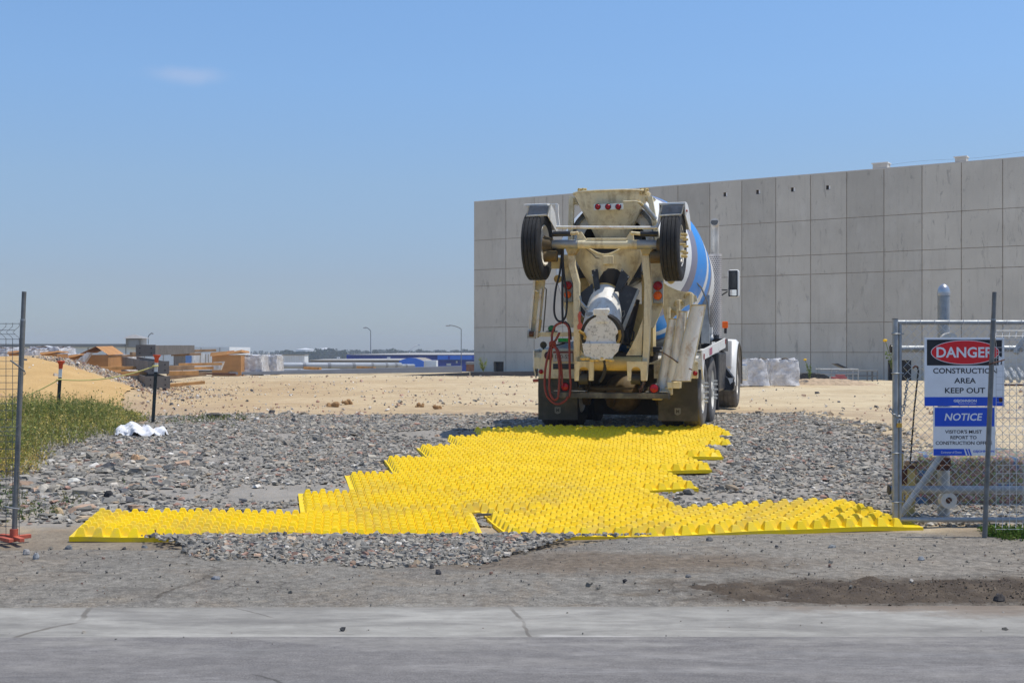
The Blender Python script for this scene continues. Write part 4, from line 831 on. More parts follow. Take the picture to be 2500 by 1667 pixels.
o = trough('steel_girder', 'topmost steel girder of the stack, lying crosswise to the right', W(356, 868, 35.2), W(458, 862.5, 44), .30, .50, grp=G1)
o, _ = ibeam('steel_beam', 'steel beam end with two bolts standing behind the girder stack', 'steel beam', W(425, 893, 46), W(452, 892, 52), .50, .34, 'beam')
tm = [((245, 899), (338, 898), 37, 'orange timber on the left under the middle girder', 'timber', .10), ((250, 914), (358, 910), 34.8, 'pale yellow timber on the left between the lower girders', 'timber', .13), ((408, 911), (484, 910), 34.8, 'pale yellow timber on the right between the lower girders', 'timber', .13),
      ((255, 931), (340, 929), 36, 'brown timber in shadow beside the mound left of the lowest girder', 'timberold', .13), ((300, 938), (360, 939), 34.0, 'brown timber below the lowest girder on the left', 'timber', .07), ((412, 941), (500, 933), 34.0, 'orange timber on the ground right of the lowest girder', 'timber', .09), ((408, 922), (503, 912), 36.5, 'grey weathered timber slanting behind the yellow timber', 'timberold', .12),
      ((408, 899), (473, 897), 38, 'grey thick timber right of the middle girder', 'timberold', .15), ((436, 890), (542, 888), 46, 'long brown timber level with the top of the carton', 'timber', .10), ((470, 899), (520, 898), 46, 'short brown timber beside the fallen plastic sheet', 'timber', .11),
      ((456, 857), (527, 855), 44, 'brown timber on top of the stack beside the top girder', 'timberold', .09), ((418, 866), (490, 864), 42.5, 'grey timber under the raised end of the top girder', 'timberold', .09), ((278, 870), (350, 867), 43, 'grey timber across the boxes left of the steel', 'timberold', .09), ((320, 863), (345, 863), 40, 'short timber block under the upper girder', 'timberold', .10),
      ((500, 912), (575, 913), 52, 'dark brown timber lying before the carton stack', 'rust', .09)]
for (p0, p1, Y, lab, m, th) in tm:
    a = W(p0[0], p0[1], Y); b = W(p1[0], p1[1], Y*1.012); d = b-a; o = thing('timber', lab, 'timber', a, 0, 'timbers laid among the steel'); o.rotation_mode = 'QUATERNION'; o.rotation_quaternion = d.to_track_quat('X', 'Z')
    mb = MB(); mb.bb((0, -th*.6, -th/2), (d.length, th*.6, th/2)); mb.build('board', M[m], o, bevel=.008)
# cartons and wrapped stacks
def carton(px0, px1, py0, py1, Y, lab, d=1.6, flap=True, rz=0, m='carton'):
    a = W(px0, py1, Y); b = W(px1, py0, Y); w_, h_ = b.x-a.x, b.z-a.z+.35; o = thing('carton', lab, 'carton', ((a.x+b.x)/2, Y+.2, a.z-.35), rz, 'brown cartons behind the mound')
    mb = MB(); mb.bb((-w_/2, 0, 0), (w_/2, d, h_*.86)); mb.build('body', M[m], o)
    if flap:
        mb = MB(); mb.add([(-w_*.56, -.08, h_*.80), (w_*.02, -.1, h_*.86), (w_*.0, d, h_*.9), (-w_*.55, d, h_*.85), (-w_*.54, -.02, h_*.94), (w_*.02, -.02, h_), (0, d, h_*1.03), (-w_*.53, d, h_*.96)], [(0, 1, 5, 4), (3, 7, 6, 2), (4, 5, 6, 7), (0, 3, 2, 1), (0, 4, 7, 3), (1, 2, 6, 5)])
        mb.add([(w_*.02, -.1, h_*.865), (w_*.54, -.05, h_*.95), (w_*.55, d, h_*.93), (w_*.02, d, h_*.885), (w_*.02, -.05, h_*.93), (w_*.51, 0, h_*1.05), (w_*.52, d, h_*1.0), (w_*.02, d, h_*.95)], [(0, 1, 5, 4), (3, 7, 6, 2), (4, 5, 6, 7), (0, 3, 2, 1), (0, 4, 7, 3), (1, 2, 6, 5)]); mb.build('lid', M[m], o)
    return o
carton(515, 586, 857, 903, 56, 'large brown carton with its lid flaps lifted, right of the steel')
o = carton(206, 259, 858, 892, 41.5, 'brown carton with a peaked lid behind the rubble slope', flap=False)
mb = MB(); w_ = W(259, 0, 41.5).x-W(206, 0, 41.5).x; h_ = .83; mb.add([(-w_*.75, -.1, h_*.92), (w_*.0, -.15, h_*1.22), (w_*.55, -.05, h_*.86), (-w_*.75, 1.6, h_*.95), (0, 1.6, h_*1.25), (w_*.55, 1.6, h_*.9)], [(0, 1, 4, 3), (1, 2, 5, 4)]); mb.build('lid', M['carton'], o)
carton(164, 192, 865, 885, 42, 'small brown carton with an open lid left of the peaked one', d=1.0)
carton(15, 47, 856, 874, 42, 'brown carton at the far left behind the wire panel', d=1.0)
carton(95, 134, 858, 873, 41, 'brown carton poking out of plastic on top of the mound', d=1.0)
def wrapped(px0, px1, py0, py1, Y, lab, d=1.6, inner='carton', grp='plastic wrapped stacks', rz=0, down=.3, seed=0, slump=.25, frac=.9):
    a = W(px0, py1, Y); b = W(px1, py0, Y); w_, h_ = b.x-a.x, b.z-a.z+down; o = thing('wrapped_stack', lab, 'wrapped stack', ((a.x+b.x)/2, Y, a.z-down), rz, grp)
    mb = MB(); mb.bb((-w_/2*frac, .06, .1), (w_/2*frac, d-.06, h_*.93)); mb.build('load', M[inner], o)
    n = 22; V = []; Fc = []; rr = np.random.default_rng(seed); U, Vv = np.meshgrid(np.linspace(0, 1, 4*n+1)[:-1], np.linspace(0, 1, 14))
    def per(u):
        s = (u*4) % 4; k = np.floor(s); f = s-k; x = np.where(k == 0, -1+2*f, np.where(k == 1, 1, np.where(k == 2, 1-2*f, -1))); y = np.where(k == 0, -1, np.where(k == 1, -1+2*f, np.where(k == 2, 1, 1-2*f))); return x, y
    X, Y2 = per(U); z = Vv*h_; nz_ = fbm(U*22+seed*3, Vv*5, 4); fl = 1.03+slump*.35*(1-Vv)**2*(1+.9*np.sin(U*26+seed))+.09*nz_
    fl = np.where(Vv > .97, fl*.97, fl); P = np.stack([X*w_/2*fl, d/2+Y2*d/2*fl, z*(1+.07*nz_*(Vv > .8))], -1).reshape(-1, 3); m_ = 4*n
    i = (np.arange(13)[:, None]*m_+np.arange(m_)[None, :]).ravel(); j = (np.arange(13)[:, None]*m_+(np.arange(m_)[None, :]+1) % m_).ravel(); Fq = np.stack([i, j, j+m_, i+m_], 1)
    nt_ = 12; T, S = np.meshgrid(np.linspace(-1, 1, nt_), np.linspace(-1, 1, nt_)); base = len(P); P2 = np.stack([T*w_/2*1.03, d/2+S*d/2*1.03, h_*1.0+.10*fbm(T*2+seed, S*2, 3)+.0*T], -1).reshape(-1, 3); i = (np.arange(nt_-1)[:, None]*nt_+np.arange(nt_-1)[None, :]).ravel()+base
    npmesh('plastic', np.concatenate([P, P2]), np.concatenate([Fq, np.stack([i, i+1, i+nt_+1, i+nt_], 1)]), M['wrap'], o).data.shade_smooth(); return o
wrapped(72, 143, 847, 880, 43, 'biggest plastic covered stack on the skyline above the mound', seed=1, inner='timber')
wrapped(58, 86, 853, 879, 41.8, 'low plastic covered stack just right of the left post', seed=2, d=1.2)
wrapped(-30, 20, 849, 872, 43, 'plastic covered stack cut by the left picture edge', seed=3)
wrapped(143, 176, 866, 890, 43.5, 'grey plastic covered stack behind the orange post cap', seed=4, inner='tan')
wrapped(262, 311, 868, 894, 45, 'plastic covered stack with brown top left of the girders', seed=5)
wrapped(586, 638, 867, 904, 57, 'crumpled clear plastic stack right of the open carton', seed=6, inner='tan', slump=.2)
wrapped(640, 676, 868, 896, 59, 'smaller clear plastic stack before the pale pipes', seed=7, inner='carton', slump=.2)
# fallen plastic flap beside the peaked carton
mb = MB(); q = [W(x, y, 41.2) for x, y in ((212, 860), (222, 860), (205, 886), (178, 887))]; mb.prism(q, (0, .25, 0)); tag(mb.build('plastic_sheet', M['wrap']), 'grey plastic sheet hanging off the peaked carton', 'plastic sheet')
mb = MB(); q = [W(x, y, 50) for x, y in ((520, 884), (546, 882), (538, 903), (512, 903))]; mb.prism(q, (0, .25, 0)); tag(mb.build('plastic_sheet', M['wrap']), 'white plastic sheet bunched at the foot of the open carton', 'plastic sheet')
# pale pipes
def pipe(px0, px1, py, Y0, Y1, r, lab, bands=()):
    a = W(px0, py, Y0); b = W(px1, py, Y1); d = b-a; o = thing('steel_pipe', lab, 'pipe', a, 0, 'pale blue pipes on the dirt lot'); o.rotation_mode = 'QUATERNION'; o.rotation_quaternion = d.to_track_quat('X', 'Z'); ln = d.length
    mb = MB(); mb.cyl((0, 0, 0), (ln, 0, 0), r, n=20); mb.build('barrel', M['pipe'], o, 40)
    for k in bands: mb = MB(); mb.cyl((ln*k, 0, 0), (ln*k+.16, 0, 0), r*1.10, n=20); mb.build('band', M['greybeam'], o, 40)
pipe(640, 905, 892, 63, 66, .165, 'long pale pipe with dark bands, nearest the cartons', (.13, .36, .59, .82))
pipe(895, 978, 891.5, 67, 69, .15, 'short pale pipe following the long banded one', (.1, .52, .8))
pipe(960, 1010, 893, 70, 72, .11, 'thin pale pipe end beside the hangar front', (.25, .55))
pipe(620, 830, 903.5, 61, 62.4, .07, 'low thin pale pipe lying in front of the banded pipe', (.5,))
def slab(name, lab, cat, p0, p1, Y0, Y1, h0, h1, wid, m):
    a = W(*p0, Y0); b = W(*p1, Y1); d = b-a; d.z = 0; s = Vector((-d.y, d.x, 0)).normalized()*wid; o = thing(name, lab, cat, a); A_, B2 = Vector((0, 0, 0)), b-a
    v = [A_, B2, B2+Vector((0, 0, h1)), A_+Vector((0, 0, h0))]; mb = MB(); mb.prism(v, s); mb.build('section', M[m], o, bevel=.01)
slab('long_beam', 'long tapering grey primed beam across the middle of the lot', 'steel beam', (560, 915), (1128, 909), 56, 62, .12, .34, .3, 'greybeam')
slab('long_beam', 'thin dark beam lying behind the left end of the grey beam', 'steel beam', (485, 909), (780, 907.5), 58, 63, .1, .1, .2, 'darkbeam')
slab('long_beam', 'long black beam along the foot of the concrete wall, left length', 'steel beam', (955, 925), (1147, 923), 55, 55.5, .14, .27, .3, 'darkbeam')
slab('long_beam', 'long black beam along the foot of the concrete wall, right length behind the truck', 'steel beam', (1147.6, 922), (1420, 921), 55.52, 53, .27, .30, .3, 'darkbeam')
for p0, p1, y in ((628, 668, 897), (744, 782, 898), (873, 915, 897)):
    a = W(p0, y, 60.5); b = W(p1, y+2, 60); d = b-a; o = thing('dunnage_board', {628: 'orange board under the left end of the banded pipe', 744: 'orange board under the middle of the banded pipe', 873: 'brown board under the right end of the banded pipe'}[p0], 'timber', a, 0, 'boards under the pipes'); o.rotation_mode = 'QUATERNION'; o.rotation_quaternion = d.to_track_quat('X', 'Z'); mb = MB(); mb.bb((0, -.1, -.07), (d.length, .1, .07)); mb.build('board', M['timber'], o)
# clods
for i, (px, py, s, lab) in enumerate(((812, 992, 26, 'biggest clod of dry earth in front of the gravel edge'), (846, 986, 18, 'crumbling clod of earth right of the biggest clod'), (1024, 992, 16, 'small brown clod left of the truck, nearer the gravel'), (1070, 997, 16, 'small brown clod closest to the truck shadow'))):
    X, Y = gp(px, py); mb = MB(); 
    for k in range(7): mb.ball((random.uniform(-.5, .5)*s/F*Y*1.3, random.uniform(-.08, .08), random.uniform(.0, .5)*s/F*Y), s/F*Y*random.uniform(.18, .36), 8, 5)
    o = mb.build('earth_clod', pm('clod%d' % i, (.34, .20, .09), .95, var=.3, scale=20, bump=.5)); o.location = (X, Y, tz(X, Y)-.02); tag(o, lab, 'earth clod', 'clods of earth on the lot')
# ---- right side of the lot
for p0, p1, seed, lab, inn, dd in ((1804, 1880, 21, 'bulky plastic wrapped pallet nearest the truck front tyre', 'tan', 1.2), (1874, 1957, 22, 'plastic wrapped pallet with brown wood showing, right of its neighbour', 'timberold', 1.3)):
    wrapped(p0+8, p1-8, 877, 940, 39-(1 if seed == 21 else 0), lab, d=dd, inner=inn, grp='wrapped pallets by the wall', seed=seed, down=.02, slump=.3, frac=.85)
n = 90; Xh, Yh = np.meshgrid(np.linspace(-2.2, 2.2, n), np.linspace(-.9, .9, 40)); Zh = .26*np.clip(1-(Xh/2.1)**2-(Yh/.85)**2, -.3, 1)+.08*fbm(Xh*4, Yh*4, 4); c_ = W(2020, 940, 41)
i = (np.arange(39)[:, None]*n+np.arange(n-1)[None, :]).ravel(); o = npmesh('dirt_heap', np.stack([Xh.ravel(), Yh.ravel(), Zh.ravel()], 1), np.stack([i, i+1, i+n+1, i+n], 1), pm('dry_soil', (.44, .33, .22), .95, var=.25, scale=6, bump=.6, bscale=18)); o.location = (c_.x-.2, 41, tz(c_.x, 41)-.06); tag(o, 'low heap of dry soil between the wrapped pallets and scaffold frames', 'dirt heap')
def frame_rack(px0, px1, py0, py1, Y, lab, dark=False, dz=0):
    a = W(px0, py1, Y); b = W(px1, py0, Y); m = M['wiredark'] if dark else M['galv']; o = thing('scaffold_frame', lab, 'scaffold frame', (a.x, Y, a.z), group='scaffold frames by the wall'); w_, h_ = b.x-a.x, b.z-a.z; mb = MB()
    for z in (h_, h_*.62): mb.tube([(0, 0, z), (w_, 0, z)], .022, 6)
    for z in (h_, h_*.62): mb.tube([(0, .7, z), (w_, .7, z)], .022, 6)
    mb.build('rail', m, o, 40)
    for x in (w_*.86, w_, w_*.42): mb = MB(); mb.tube([(x, 0, 0 if x > w_*.5 else h_*.6), (x, 0, h_)], .024, 6); mb.tube([(x, .7, 0), (x, .7, h_)], .024, 6); mb.tube([(x, 0, h_), (x, .7, h_)], .02, 6); mb.build('upright', m, o, 40)
frame_rack(2003, 2095, 901, 930, 44, 'pale steel scaffold frame stack behind the soil heap')
frame_rack(2060, 2142, 905, 938, 46, 'dark scaffold frame stack right of the pale one', True)
mb = MB(); mb.prism([W(x, y, 45) for x, y in ((2037, 888), (2046, 887), (2072, 899), (2064, 900))], (0, .5, 0)); tag(mb.build('metal_tray', M['darkbeam']), 'dark metal tray leaning on the scaffold frames', 'metal tray')
mb = MB(); c_ = W(2048, 922, 43.6); mb.box(c_, (.5, .3, .07)); mb.box(c_+Vector((.05, .0, .08)), (.3, .25, .06)); tag(mb.build('red_bundle', pm('faded_red', (.45, .12, .12), .8)), 'faded red bundle lying under the scaffold frames', 'bundle')
b0 = W(1985, 925, 47); o = thing('pickup_bonnet', 'dark car roof showing low behind the soil heap', 'car', (b0.x, 47, b0.z-.4)); mb = MB(); mb.loft([[Vector((x*s, y, z)) for x, z in ((-1.05, 0), (-.9, .35), (-.45, .62), (.35, .64), (.9, .4), (1.05, 0))] for y, s in ((0, .9), (.3, 1), (1.4, 1), (1.7, .9))]); mb.build('body', pm('dark_car', (.03, .035, .045), .25), o, 40); mb = MB(); mb.box((.78, -.02, .42), (.26, .05, .16)); mb.build('headlight', M['plaster'], o)
def weed_plant(px, py, Y, hh, lab, flower=False, ns=5, col=((.10, .18, .04), (.16, .22, .06))):
    b = W(px, py, Y); o = thing('weed_plant', lab, 'plant', b, 0, 'weeds at the wall'); mb = MB(); V = []; C = []; tips = []
    for k in range(ns):
        a = random.uniform(0, 6.28); l_ = random.uniform(.1, .35)*hh; t_ = Vector((math.cos(a)*l_, math.sin(a)*l_, hh*random.uniform(.6, 1))); mb.tube([(0, 0, 0), t_*.5+Vector((0, 0, .05*hh)), t_], [.010*hh, .008*hh, .004*hh], 5); tips.append(t_)
        for j in range(16):
            f = random.uniform(.2, 1); p = t_*f; d = Vector((random.gauss(0, 1), random.gauss(0, 1), random.gauss(0, .6))).normalized()*random.uniform(.05, .11)*hh; s = d.cross(Vector((random.gauss(0, 1), random.gauss(0, 1), random.gauss(0, 1)))).normalized()*d.length*.4
            V += [p, p+d*.5+s, p+d, p+d*.5-s]; C += [np.array(random.choice(col))*random.uniform(.7, 1.3)]*4
    mb.build('stem', pm('weed_stem', (.16, .20, .06), .8), o); npmesh('leaves', np.array([tuple(v) for v in V]), np.arange(len(V)).reshape(-1, 4), M['leaf'], o, colors=np.array(C))
    if flower:
        mb = MB(); t_ = Vector((-.45*hh*.5, 0, hh*1.02)); mb.ball(t_, .06, 10, 6, sz=.6); f = mb.build('flower', pm('yellow_petals', (.75, .45, .01), .7), o); mb = MB(); mb.tube([tips[0]*.4, t_], .01, 5); mb.build('flower_stalk', pm('stalk', (.16, .20, .06), .8), o)
weed_plant(1976, 926, 40.6, .66, 'tall weed with a yellow flower on the soil heap', True)
weed_plant(1180, 908, 60, .75, 'yellow green bush at the foot of the concrete wall corner', ns=16, col=((.22, .28, .05), (.30, .32, .08)))
weed_plant(2176, 900, 30, .7, 'plant with a yellow bloom beside the gate post', True, ns=2)
# steel tubes bundle right of the sign
o = thing('tube_bundle', 'bundle of bluish steel tubes behind the wire panel at far right', 'tube bundle', W(2460, 938, 40)); 
for k in range(10): mb = MB(); mb.cyl((k*.13-.4, 0, .1+(k % 2)*.11), (k*.13+.5, 2.5, .38+(k % 2)*.11), .06, n=10); mb.build('tube', M['galv'], o, 40)
mb = MB(); mb.bb((-.6, -.1, -.1), (1.2, .0, .0)); mb.build('bearer', M['rust'], o)
# ---------------------------------------------------------------- lettering
def text(s, name, m, parent, cx, cz, w_, h_, y=0.0, slant=0.0, bold=0.0, depth=.0008, sp=1.0):
    """flat letters facing -Y, fitted to a box w_ x h_ centred at (cx, cz)"""
    c = bpy.data.curves.new(name, 'FONT'); c.body = s; c.extrude = 0; c.offset = bold; c.shear = slant; c.space_character = sp; c.resolution_u = 3
    t = bpy.data.objects.new(name+'_curve', c); COL.objects.link(t); bpy.context.view_layer.update()
    me = bpy.data.meshes.new_from_object(t.evaluated_get(bpy.context.evaluated_depsgraph_get())); bpy.data.objects.remove(t); bpy.data.curves.remove(c)
    co = np.empty(len(me.vertices)*3, np.float32); me.vertices.foreach_get('co', co); co = co.reshape(-1, 3); lo = co.min(0); hi = co.max(0)
    X = (co[:, 0]-(lo[0]+hi[0])/2)*w_/(hi[0]-lo[0])+cx; Z = (co[:, 1]-(lo[1]+hi[1])/2)*h_/(hi[1]-lo[1])+cz
    me.vertices.foreach_set('co', np.stack([X, np.full(len(X), y), Z], 1).astype(np.float32).ravel()); me.update()
    return link(name, me, m, parent)
GY = 10.72; PS = GY/F     # gate plane distance, metres per pixel there
def sgn(px0, px1, py0, py1, Y, name, lab, dz=0):
    a = W(px0, py1, Y); b = W(px1, py0, Y); o = thing(name, lab, 'sign', ((a.x+b.x)/2, Y, (a.z+b.z)/2), 0); return o, b.x-a.x, b.z-a.z
def rect(o, name, m, x0, x1, z0, z1, y, th=.0012):
    mb = MB(); mb.bb((x0, y-th, z0), (x1, y, z1)); return mb.build(name, m, o)
s1, w1, h1 = sgn(2257, 2452, 824, 991, GY-.03, 'danger_sign', 'white, black and blue DANGER construction area keep out sign wired to the gate')
S = Y1 = (GY-.03)/F
def lx(px, o): return (px-1250)*S-o.location.x
def lz(py, o): return CH+(HZ-py)*S-o.location.z
mb = MB(); mb.bb((-w1/2, 0, -h1/2), (w1/2, .004, h1/2)); mb.build('board', M['signwhite'], s1, bevel=.001)
rect(s1, 'black_panel', M['signblack'], lx(2263, s1), lx(2446, s1), lz(892, s1), lz(829, s1), -.0003)
rect(s1, 'blue_band', M['signblue'], -w1/2, w1/2-.008, -h1/2, lz(969, s1), -.0003)
def ell(o, name, m, cx, cz, rx, rz, y, th=.001):
    mb = MB(); n = 56; mb.prism([(cx+rx*math.cos(2*math.pi*i/n), y, cz+rz*math.sin(2*math.pi*i/n)) for i in range(n)], (0, -th, 0)); return mb.build(name, m, o)
ex, ez = lx(2356, s1), lz(860, s1)
ell(s1, 'oval_rim', M['signwhite'], ex, ez, 83.5*S, 29.6*S, -.0017, .0006); ell(s1, 'red_oval', M['signred'], ex, ez, 82*S, 28.2*S, -.0025, .0006)
text('DANGER', 'lettering', M['signwhite'], s1, ex, ez, 140*S, 26*S, -.0036, bold=.022)
text('CONSTRUCTION', 'lettering', M['signblack'], s1, ex, lz(905, s1), 156*S, 13.2*S, -.0010, bold=.016)
text('AREA', 'lettering', M['signblack'], s1, ex, lz(929, s1), 53*S, 13*S, -.0010, bold=.016)
text('KEEP OUT', 'lettering', M['signblack'], s1, ex, lz(953, s1), 98*S, 13.4*S, -.0010, bold=.016)
text('GEJOHNSON', 'lettering', M['signwhite'], s1, ex, lz(979, s1), 56*S, 8.5*S, -.0020, bold=.03)
text('CONSTRUCTION COMPANY', 'lettering', M['signwhite'], s1, ex+6*S, lz(985.3, s1), 43*S, 2.6*S, -.0020, bold=.01)
mb = MB()
for p in (((2438, 866), (2441, 871), (2450, 872), (2452, 877), (2444, 878), (2442, 890), (2448, 891), (2438, 893)),): mb.prism([(lx(x, s1), -.0018, lz(y, s1)) for x, y in p], (0, -.0006, 0))
mb.build('torn_patch', M['signwhite'], s1); mb = MB(); mb.prism([(lx(x, s1), -.0018, lz(y, s1)) for x, y in ((2437, 972), (2444, 970), (2449, 976), (2444, 983), (2440, 982))], (0, -.0006, 0)); mb.build('torn_patch', M['rust'], s1)
s2, w2, h2 = sgn(2278.5, 2430, 993, 1112, GY-.032, 'notice_sign', 'smaller blue and white NOTICE visitors sign hung below the danger sign')
mb = MB(); mb.bb((-w2/2, 0, -h2/2), (w2/2, .004, h2/2)); mb.build('board', M['signwhite'], s2, bevel=.001)
rect(s2, 'blue_panel', M['signblue'], lx(2282, s2), lx(2427, s2), lz(1040.5, s2), lz(995, s2), -.0003)
text('NOTICE', 'lettering', M['signwhite'], s2, lx(2352, s2), lz(1017.5, s2), 93*S, 18*S, -.0020, slant=.18, bold=.022)
text("VISITOR'S MUST", 'lettering', M['signblack'], s2, lx(2352, s2), lz(1053.5, s2), 90*S, 8.6*S, -.0010, bold=.02)
text('REPORT TO', 'lettering', M['signblack'], s2, lx(2352, s2), lz(1067.5, s2), 64*S, 8.4*S, -.0010, bold=.02)
text('CONSTRUCTION OFFICE', 'lettering', M['signblack'], s2, lx(2353, s2), lz(1081, s2), 138*S, 8.6*S, -.0010, bold=.02)
mb = MB(); mb.prism([(lx(x, s2), -.0003, lz(y, s2)) for x, y in ((2279, 1111.6), (2279, 1095.5), (2353, 1095.5), (2358, 1111.6))], (0, -.0012, 0)); mb.build('blue_band', M['signblue'], s2)
mb = MB()
for k in range(2): mb.prism([(lx(x+k*6.5, s2), -.0003, lz(y, s2)) for x, y in ((2356.5, 1095.5), (2360.5, 1095.5), (2366, 1111.6), (2362, 1111.6))], (0, -.0012, 0))
mb.build('stripe', M['signblue'], s2)
text('Contractor of Choice', 'lettering', M['signwhite'], s2, lx(2322, s2), lz(1103.5, s2), 50*S, 5.5*S, -.0020)
text('GEJOHNSON', 'lettering', M['signblue'], s2, lx(2401, s2), lz(1102, s2), 52*S, 7*S, -.0010, bold=.03)

# ---------------------------------------------------------------- chain-link gate
def cyl_px(mb, p0, p1, Y, r, n=12): mb.cyl(W(*p0, Y), W(*p1, Y), r, n=n)
gt = thing('chain_link_gate', 'galvanised chain-link gate leaf carrying the two signs', 'gate')
x0g = W(2197, 0, GY).x; x1g = 5.6; zb, zt = W(0, 1268, GY).z, W(0, 787, GY).z
mb = MB(); mb.cyl((x0g, GY, zb-.03), (x0g, GY, zt), .017, n=12); mb.cyl((x0g-.02, GY, zt), (x1g, GY, zt), .021, n=14); mb.cyl((x0g-.0, GY, zb), (x1g, GY, zb), .023, n=14); mb.cyl((x1g, GY, zb-.03), (x1g, GY, zt+.02), .021, n=12); mb.build('frame', M['galv'], gt, 40)
mb = MB(); mb.cyl(W(2199, 1255, GY+.035), W(2318, 1082, GY+.035), .028, n=10); mb.build('brace', M['galv'], gt, 40)
mb = MB(); cw, chh = .0785, .0785; cols = int((x1g-x0g-.04)/cw); rows = int((zt-zb)/chh); rw = .0030
xs0 = x0g+.03
for k in range(cols+1):        # woven zig-zag strands
    pts = []
    for j in range(2*rows+1):
        side = 1 if j % 2 else 0; pts.append((xs0+k*cw+(side*cw/2 if True else 0)+(.0), GY-.004+(.004 if side else -.002), zt-.012-j*chh/2))
    mb.tube(pts, rw, 3)
    pts = [(p[0]+2*(xs0+k*cw-p[0])+cw, p[1]+.003, p[2]) for p in pts]; mb.tube(pts, rw, 3)
for j in range(int((x1g-x0g)/.1)): x = x0g+.05+j*.13; mb.tube([(x, GY+.024*math.sin(a), zt+.024*math.cos(a)) for a in np.linspace(0, 6.28, 9)], .0022, 4)
for x in np.arange(x0g+.06, x1g, .0785): mb.tube([(x, GY-.004, zb+.005), (x+.012, GY-.006, zb-.022)], .0024, 3); mb.tube([(x, GY-.004, zb+.005), (x-.012, GY-.006, zb-.022)], .0024, 3)
mb.build('mesh', M['wire'], gt)
pst = thing('gate_post', 'upright galvanised post at the left end of the chain-link gate', 'post'); xp = W(2185.5, 0, GY-.02).x
mb = MB(); mb.cyl((xp, GY-.02, W(0, 1286, GY).z), (xp-.0, GY-.02, W(0, 780, GY).z), .025, n=16); mb.build('shaft', M['galv'], pst, 40)
mb = MB(); mb.cyl((xp, GY-.02, W(0, 780, GY).z), (xp, GY-.02, W(0, 778, GY).z), .027, n=16); mb.build('cap', M['galvold'], pst, 40)
for py in (815, 911, 1105, 1224): z = W(0, py, GY).z; mb = MB(); mb.tube([(xp+.032*math.cos(a)+.0, GY-.02+.032*math.sin(a), z) for a in np.linspace(0, 6.28, 13)], .006, 5); mb.cyl((xp+.03, GY-.02, z), (x0g+.03, GY-.01, z), .007, n=6); mb.build('clamp', M['galv'], pst, 40)
# chain and padlock
ch = thing('chain', 'steel chain looped around the gate post and frame', 'chain')
def chain(pts, r=.011, wr=.0042):
    pts = [Vector(p) for p in pts]; mb = MB(); k = 0
    for a, b in zip(pts, pts[1:]):
        d = b-a; n = max(1, int(d.length/.024)); t = d.normalized(); u = t.cross(Vector((0, 1, 0))).normalized() if abs(t.y) < .9 else t.cross(Vector((1, 0, 0))).normalized()
        for i in range(n):
            c = a+d*((i+.5)/n); s = u if k % 2 else t.cross(u); k += 1
            mb.tube([c+t*(.018*math.cos(q))+s*(r*math.sin(q)) for q in np.linspace(0, 2*math.pi, 9)[:-1]], wr, 4, closed=True)
    return mb
zc = lambda py: W(0, py, GY).z
mb = chain([(x0g+.06, GY-.03, zc(925)), (x0g+.05, GY-.035, zc(945)), (x0g+.03, GY-.04, zc(985)), (x0g+.02, GY-.04, zc(1010)), (x0g-.01, GY-.055, zc(1018)), (xp-.03, GY-.06, zc(1012)), (xp-.045, GY-.02, zc(1000)), (xp-.03, GY+.02, zc(997)), (x0g, GY+.03, zc(996)), (x0g+.05, GY+.01, zc(990))]); mb.build('links', M['galv'], ch)
pl = thing('padlock', 'brass padlock hanging on the gate chain', 'padlock', (x0g-.025, GY-.06, zc(1037))); mb = MB(); mb.bb((-.022, -.010, -.02), (.022, .010, .02)); mb.build('body', M['brass'], pl, bevel=.003)
mb = MB(); mb.tube([(.014*math.cos(a), 0, .02+.036*math.sin(a)) for a in np.linspace(0, math.pi, 9)], .0045, 6); mb.build('shackle', M['chrome'], pl, 40)

# welded wire panels with kinked wires, and their leaning posts
def wire_panel(name, lab, xa, xb, Y, z0, z1, kinks, sp, hz, m='wiredark', yaw=0.0, rr=.0024):
    o = thing(name, lab, 'fence panel', (xa, Y, 0), yaw); n = int(round(abs(xb-xa)/sp)); sg = 1 if xb > xa else -1; mb = MB()
    def yk(z):
        for k in kinks:
            q = abs(z-k)/.05
            if q < 1: return -.05*(1-q)
        return 0
    zz = sorted(set([z0, z1]+[k+d for k in kinks for d in (-.05, 0, .05)]))
    for i in range(n+1): mb.tube([(sg*i*sp+yk(z)*.55, yk(z), z) for z in zz], rr, 5)
    for z in hz: mb.tube([(sg*k_*n*sp+yk(z)*.55, yk(z)-rr*1.6, z) for k_ in (0, 1)], rr, 5)
    mb.build('mesh', M[m], o); return o
def zr(Y, *py): return [W(0, p, Y).z for p in py]
hzl = zr(10.0, 790, 806, 816, 828, 845, 862, 882, 900, 917, 934, 950, 968, 985, 1002, 1024, 1042, 1052, 1063, 1078, 1096, 1118, 1134, 1150, 1170, 1192, 1218, 1240, 1262, 1285)
wire_panel('wire_fence_panel', 'welded wire fence panel with kinked wires at the left picture edge', W(47, 0, 10).x, -6.2, 10.0, .03, W(0, 788, 10).z, zr(10, 811, 1050), .060, hzl, yaw=R(-8))
hzr = zr(10.2, 807, 820, 830, 848, 860, 874, 890, 905, 920, 937, 951, 966, 982, 1000, 1020, 1040, 1060, 1078, 1096, 1115, 1135, 1155, 1180, 1205, 1232, 1255, 1275, 1290)
wire_panel('wire_fence_panel', 'welded wire fence panel with kinked wires at the right edge, before the signs', W(2432, 0, 10.2).x, 5.6, 10.2, .05, W(0, 803, 10.2).z, zr(10.2, 825, 1052, 1285), .058, hzr, 'wire', rr=.0021)
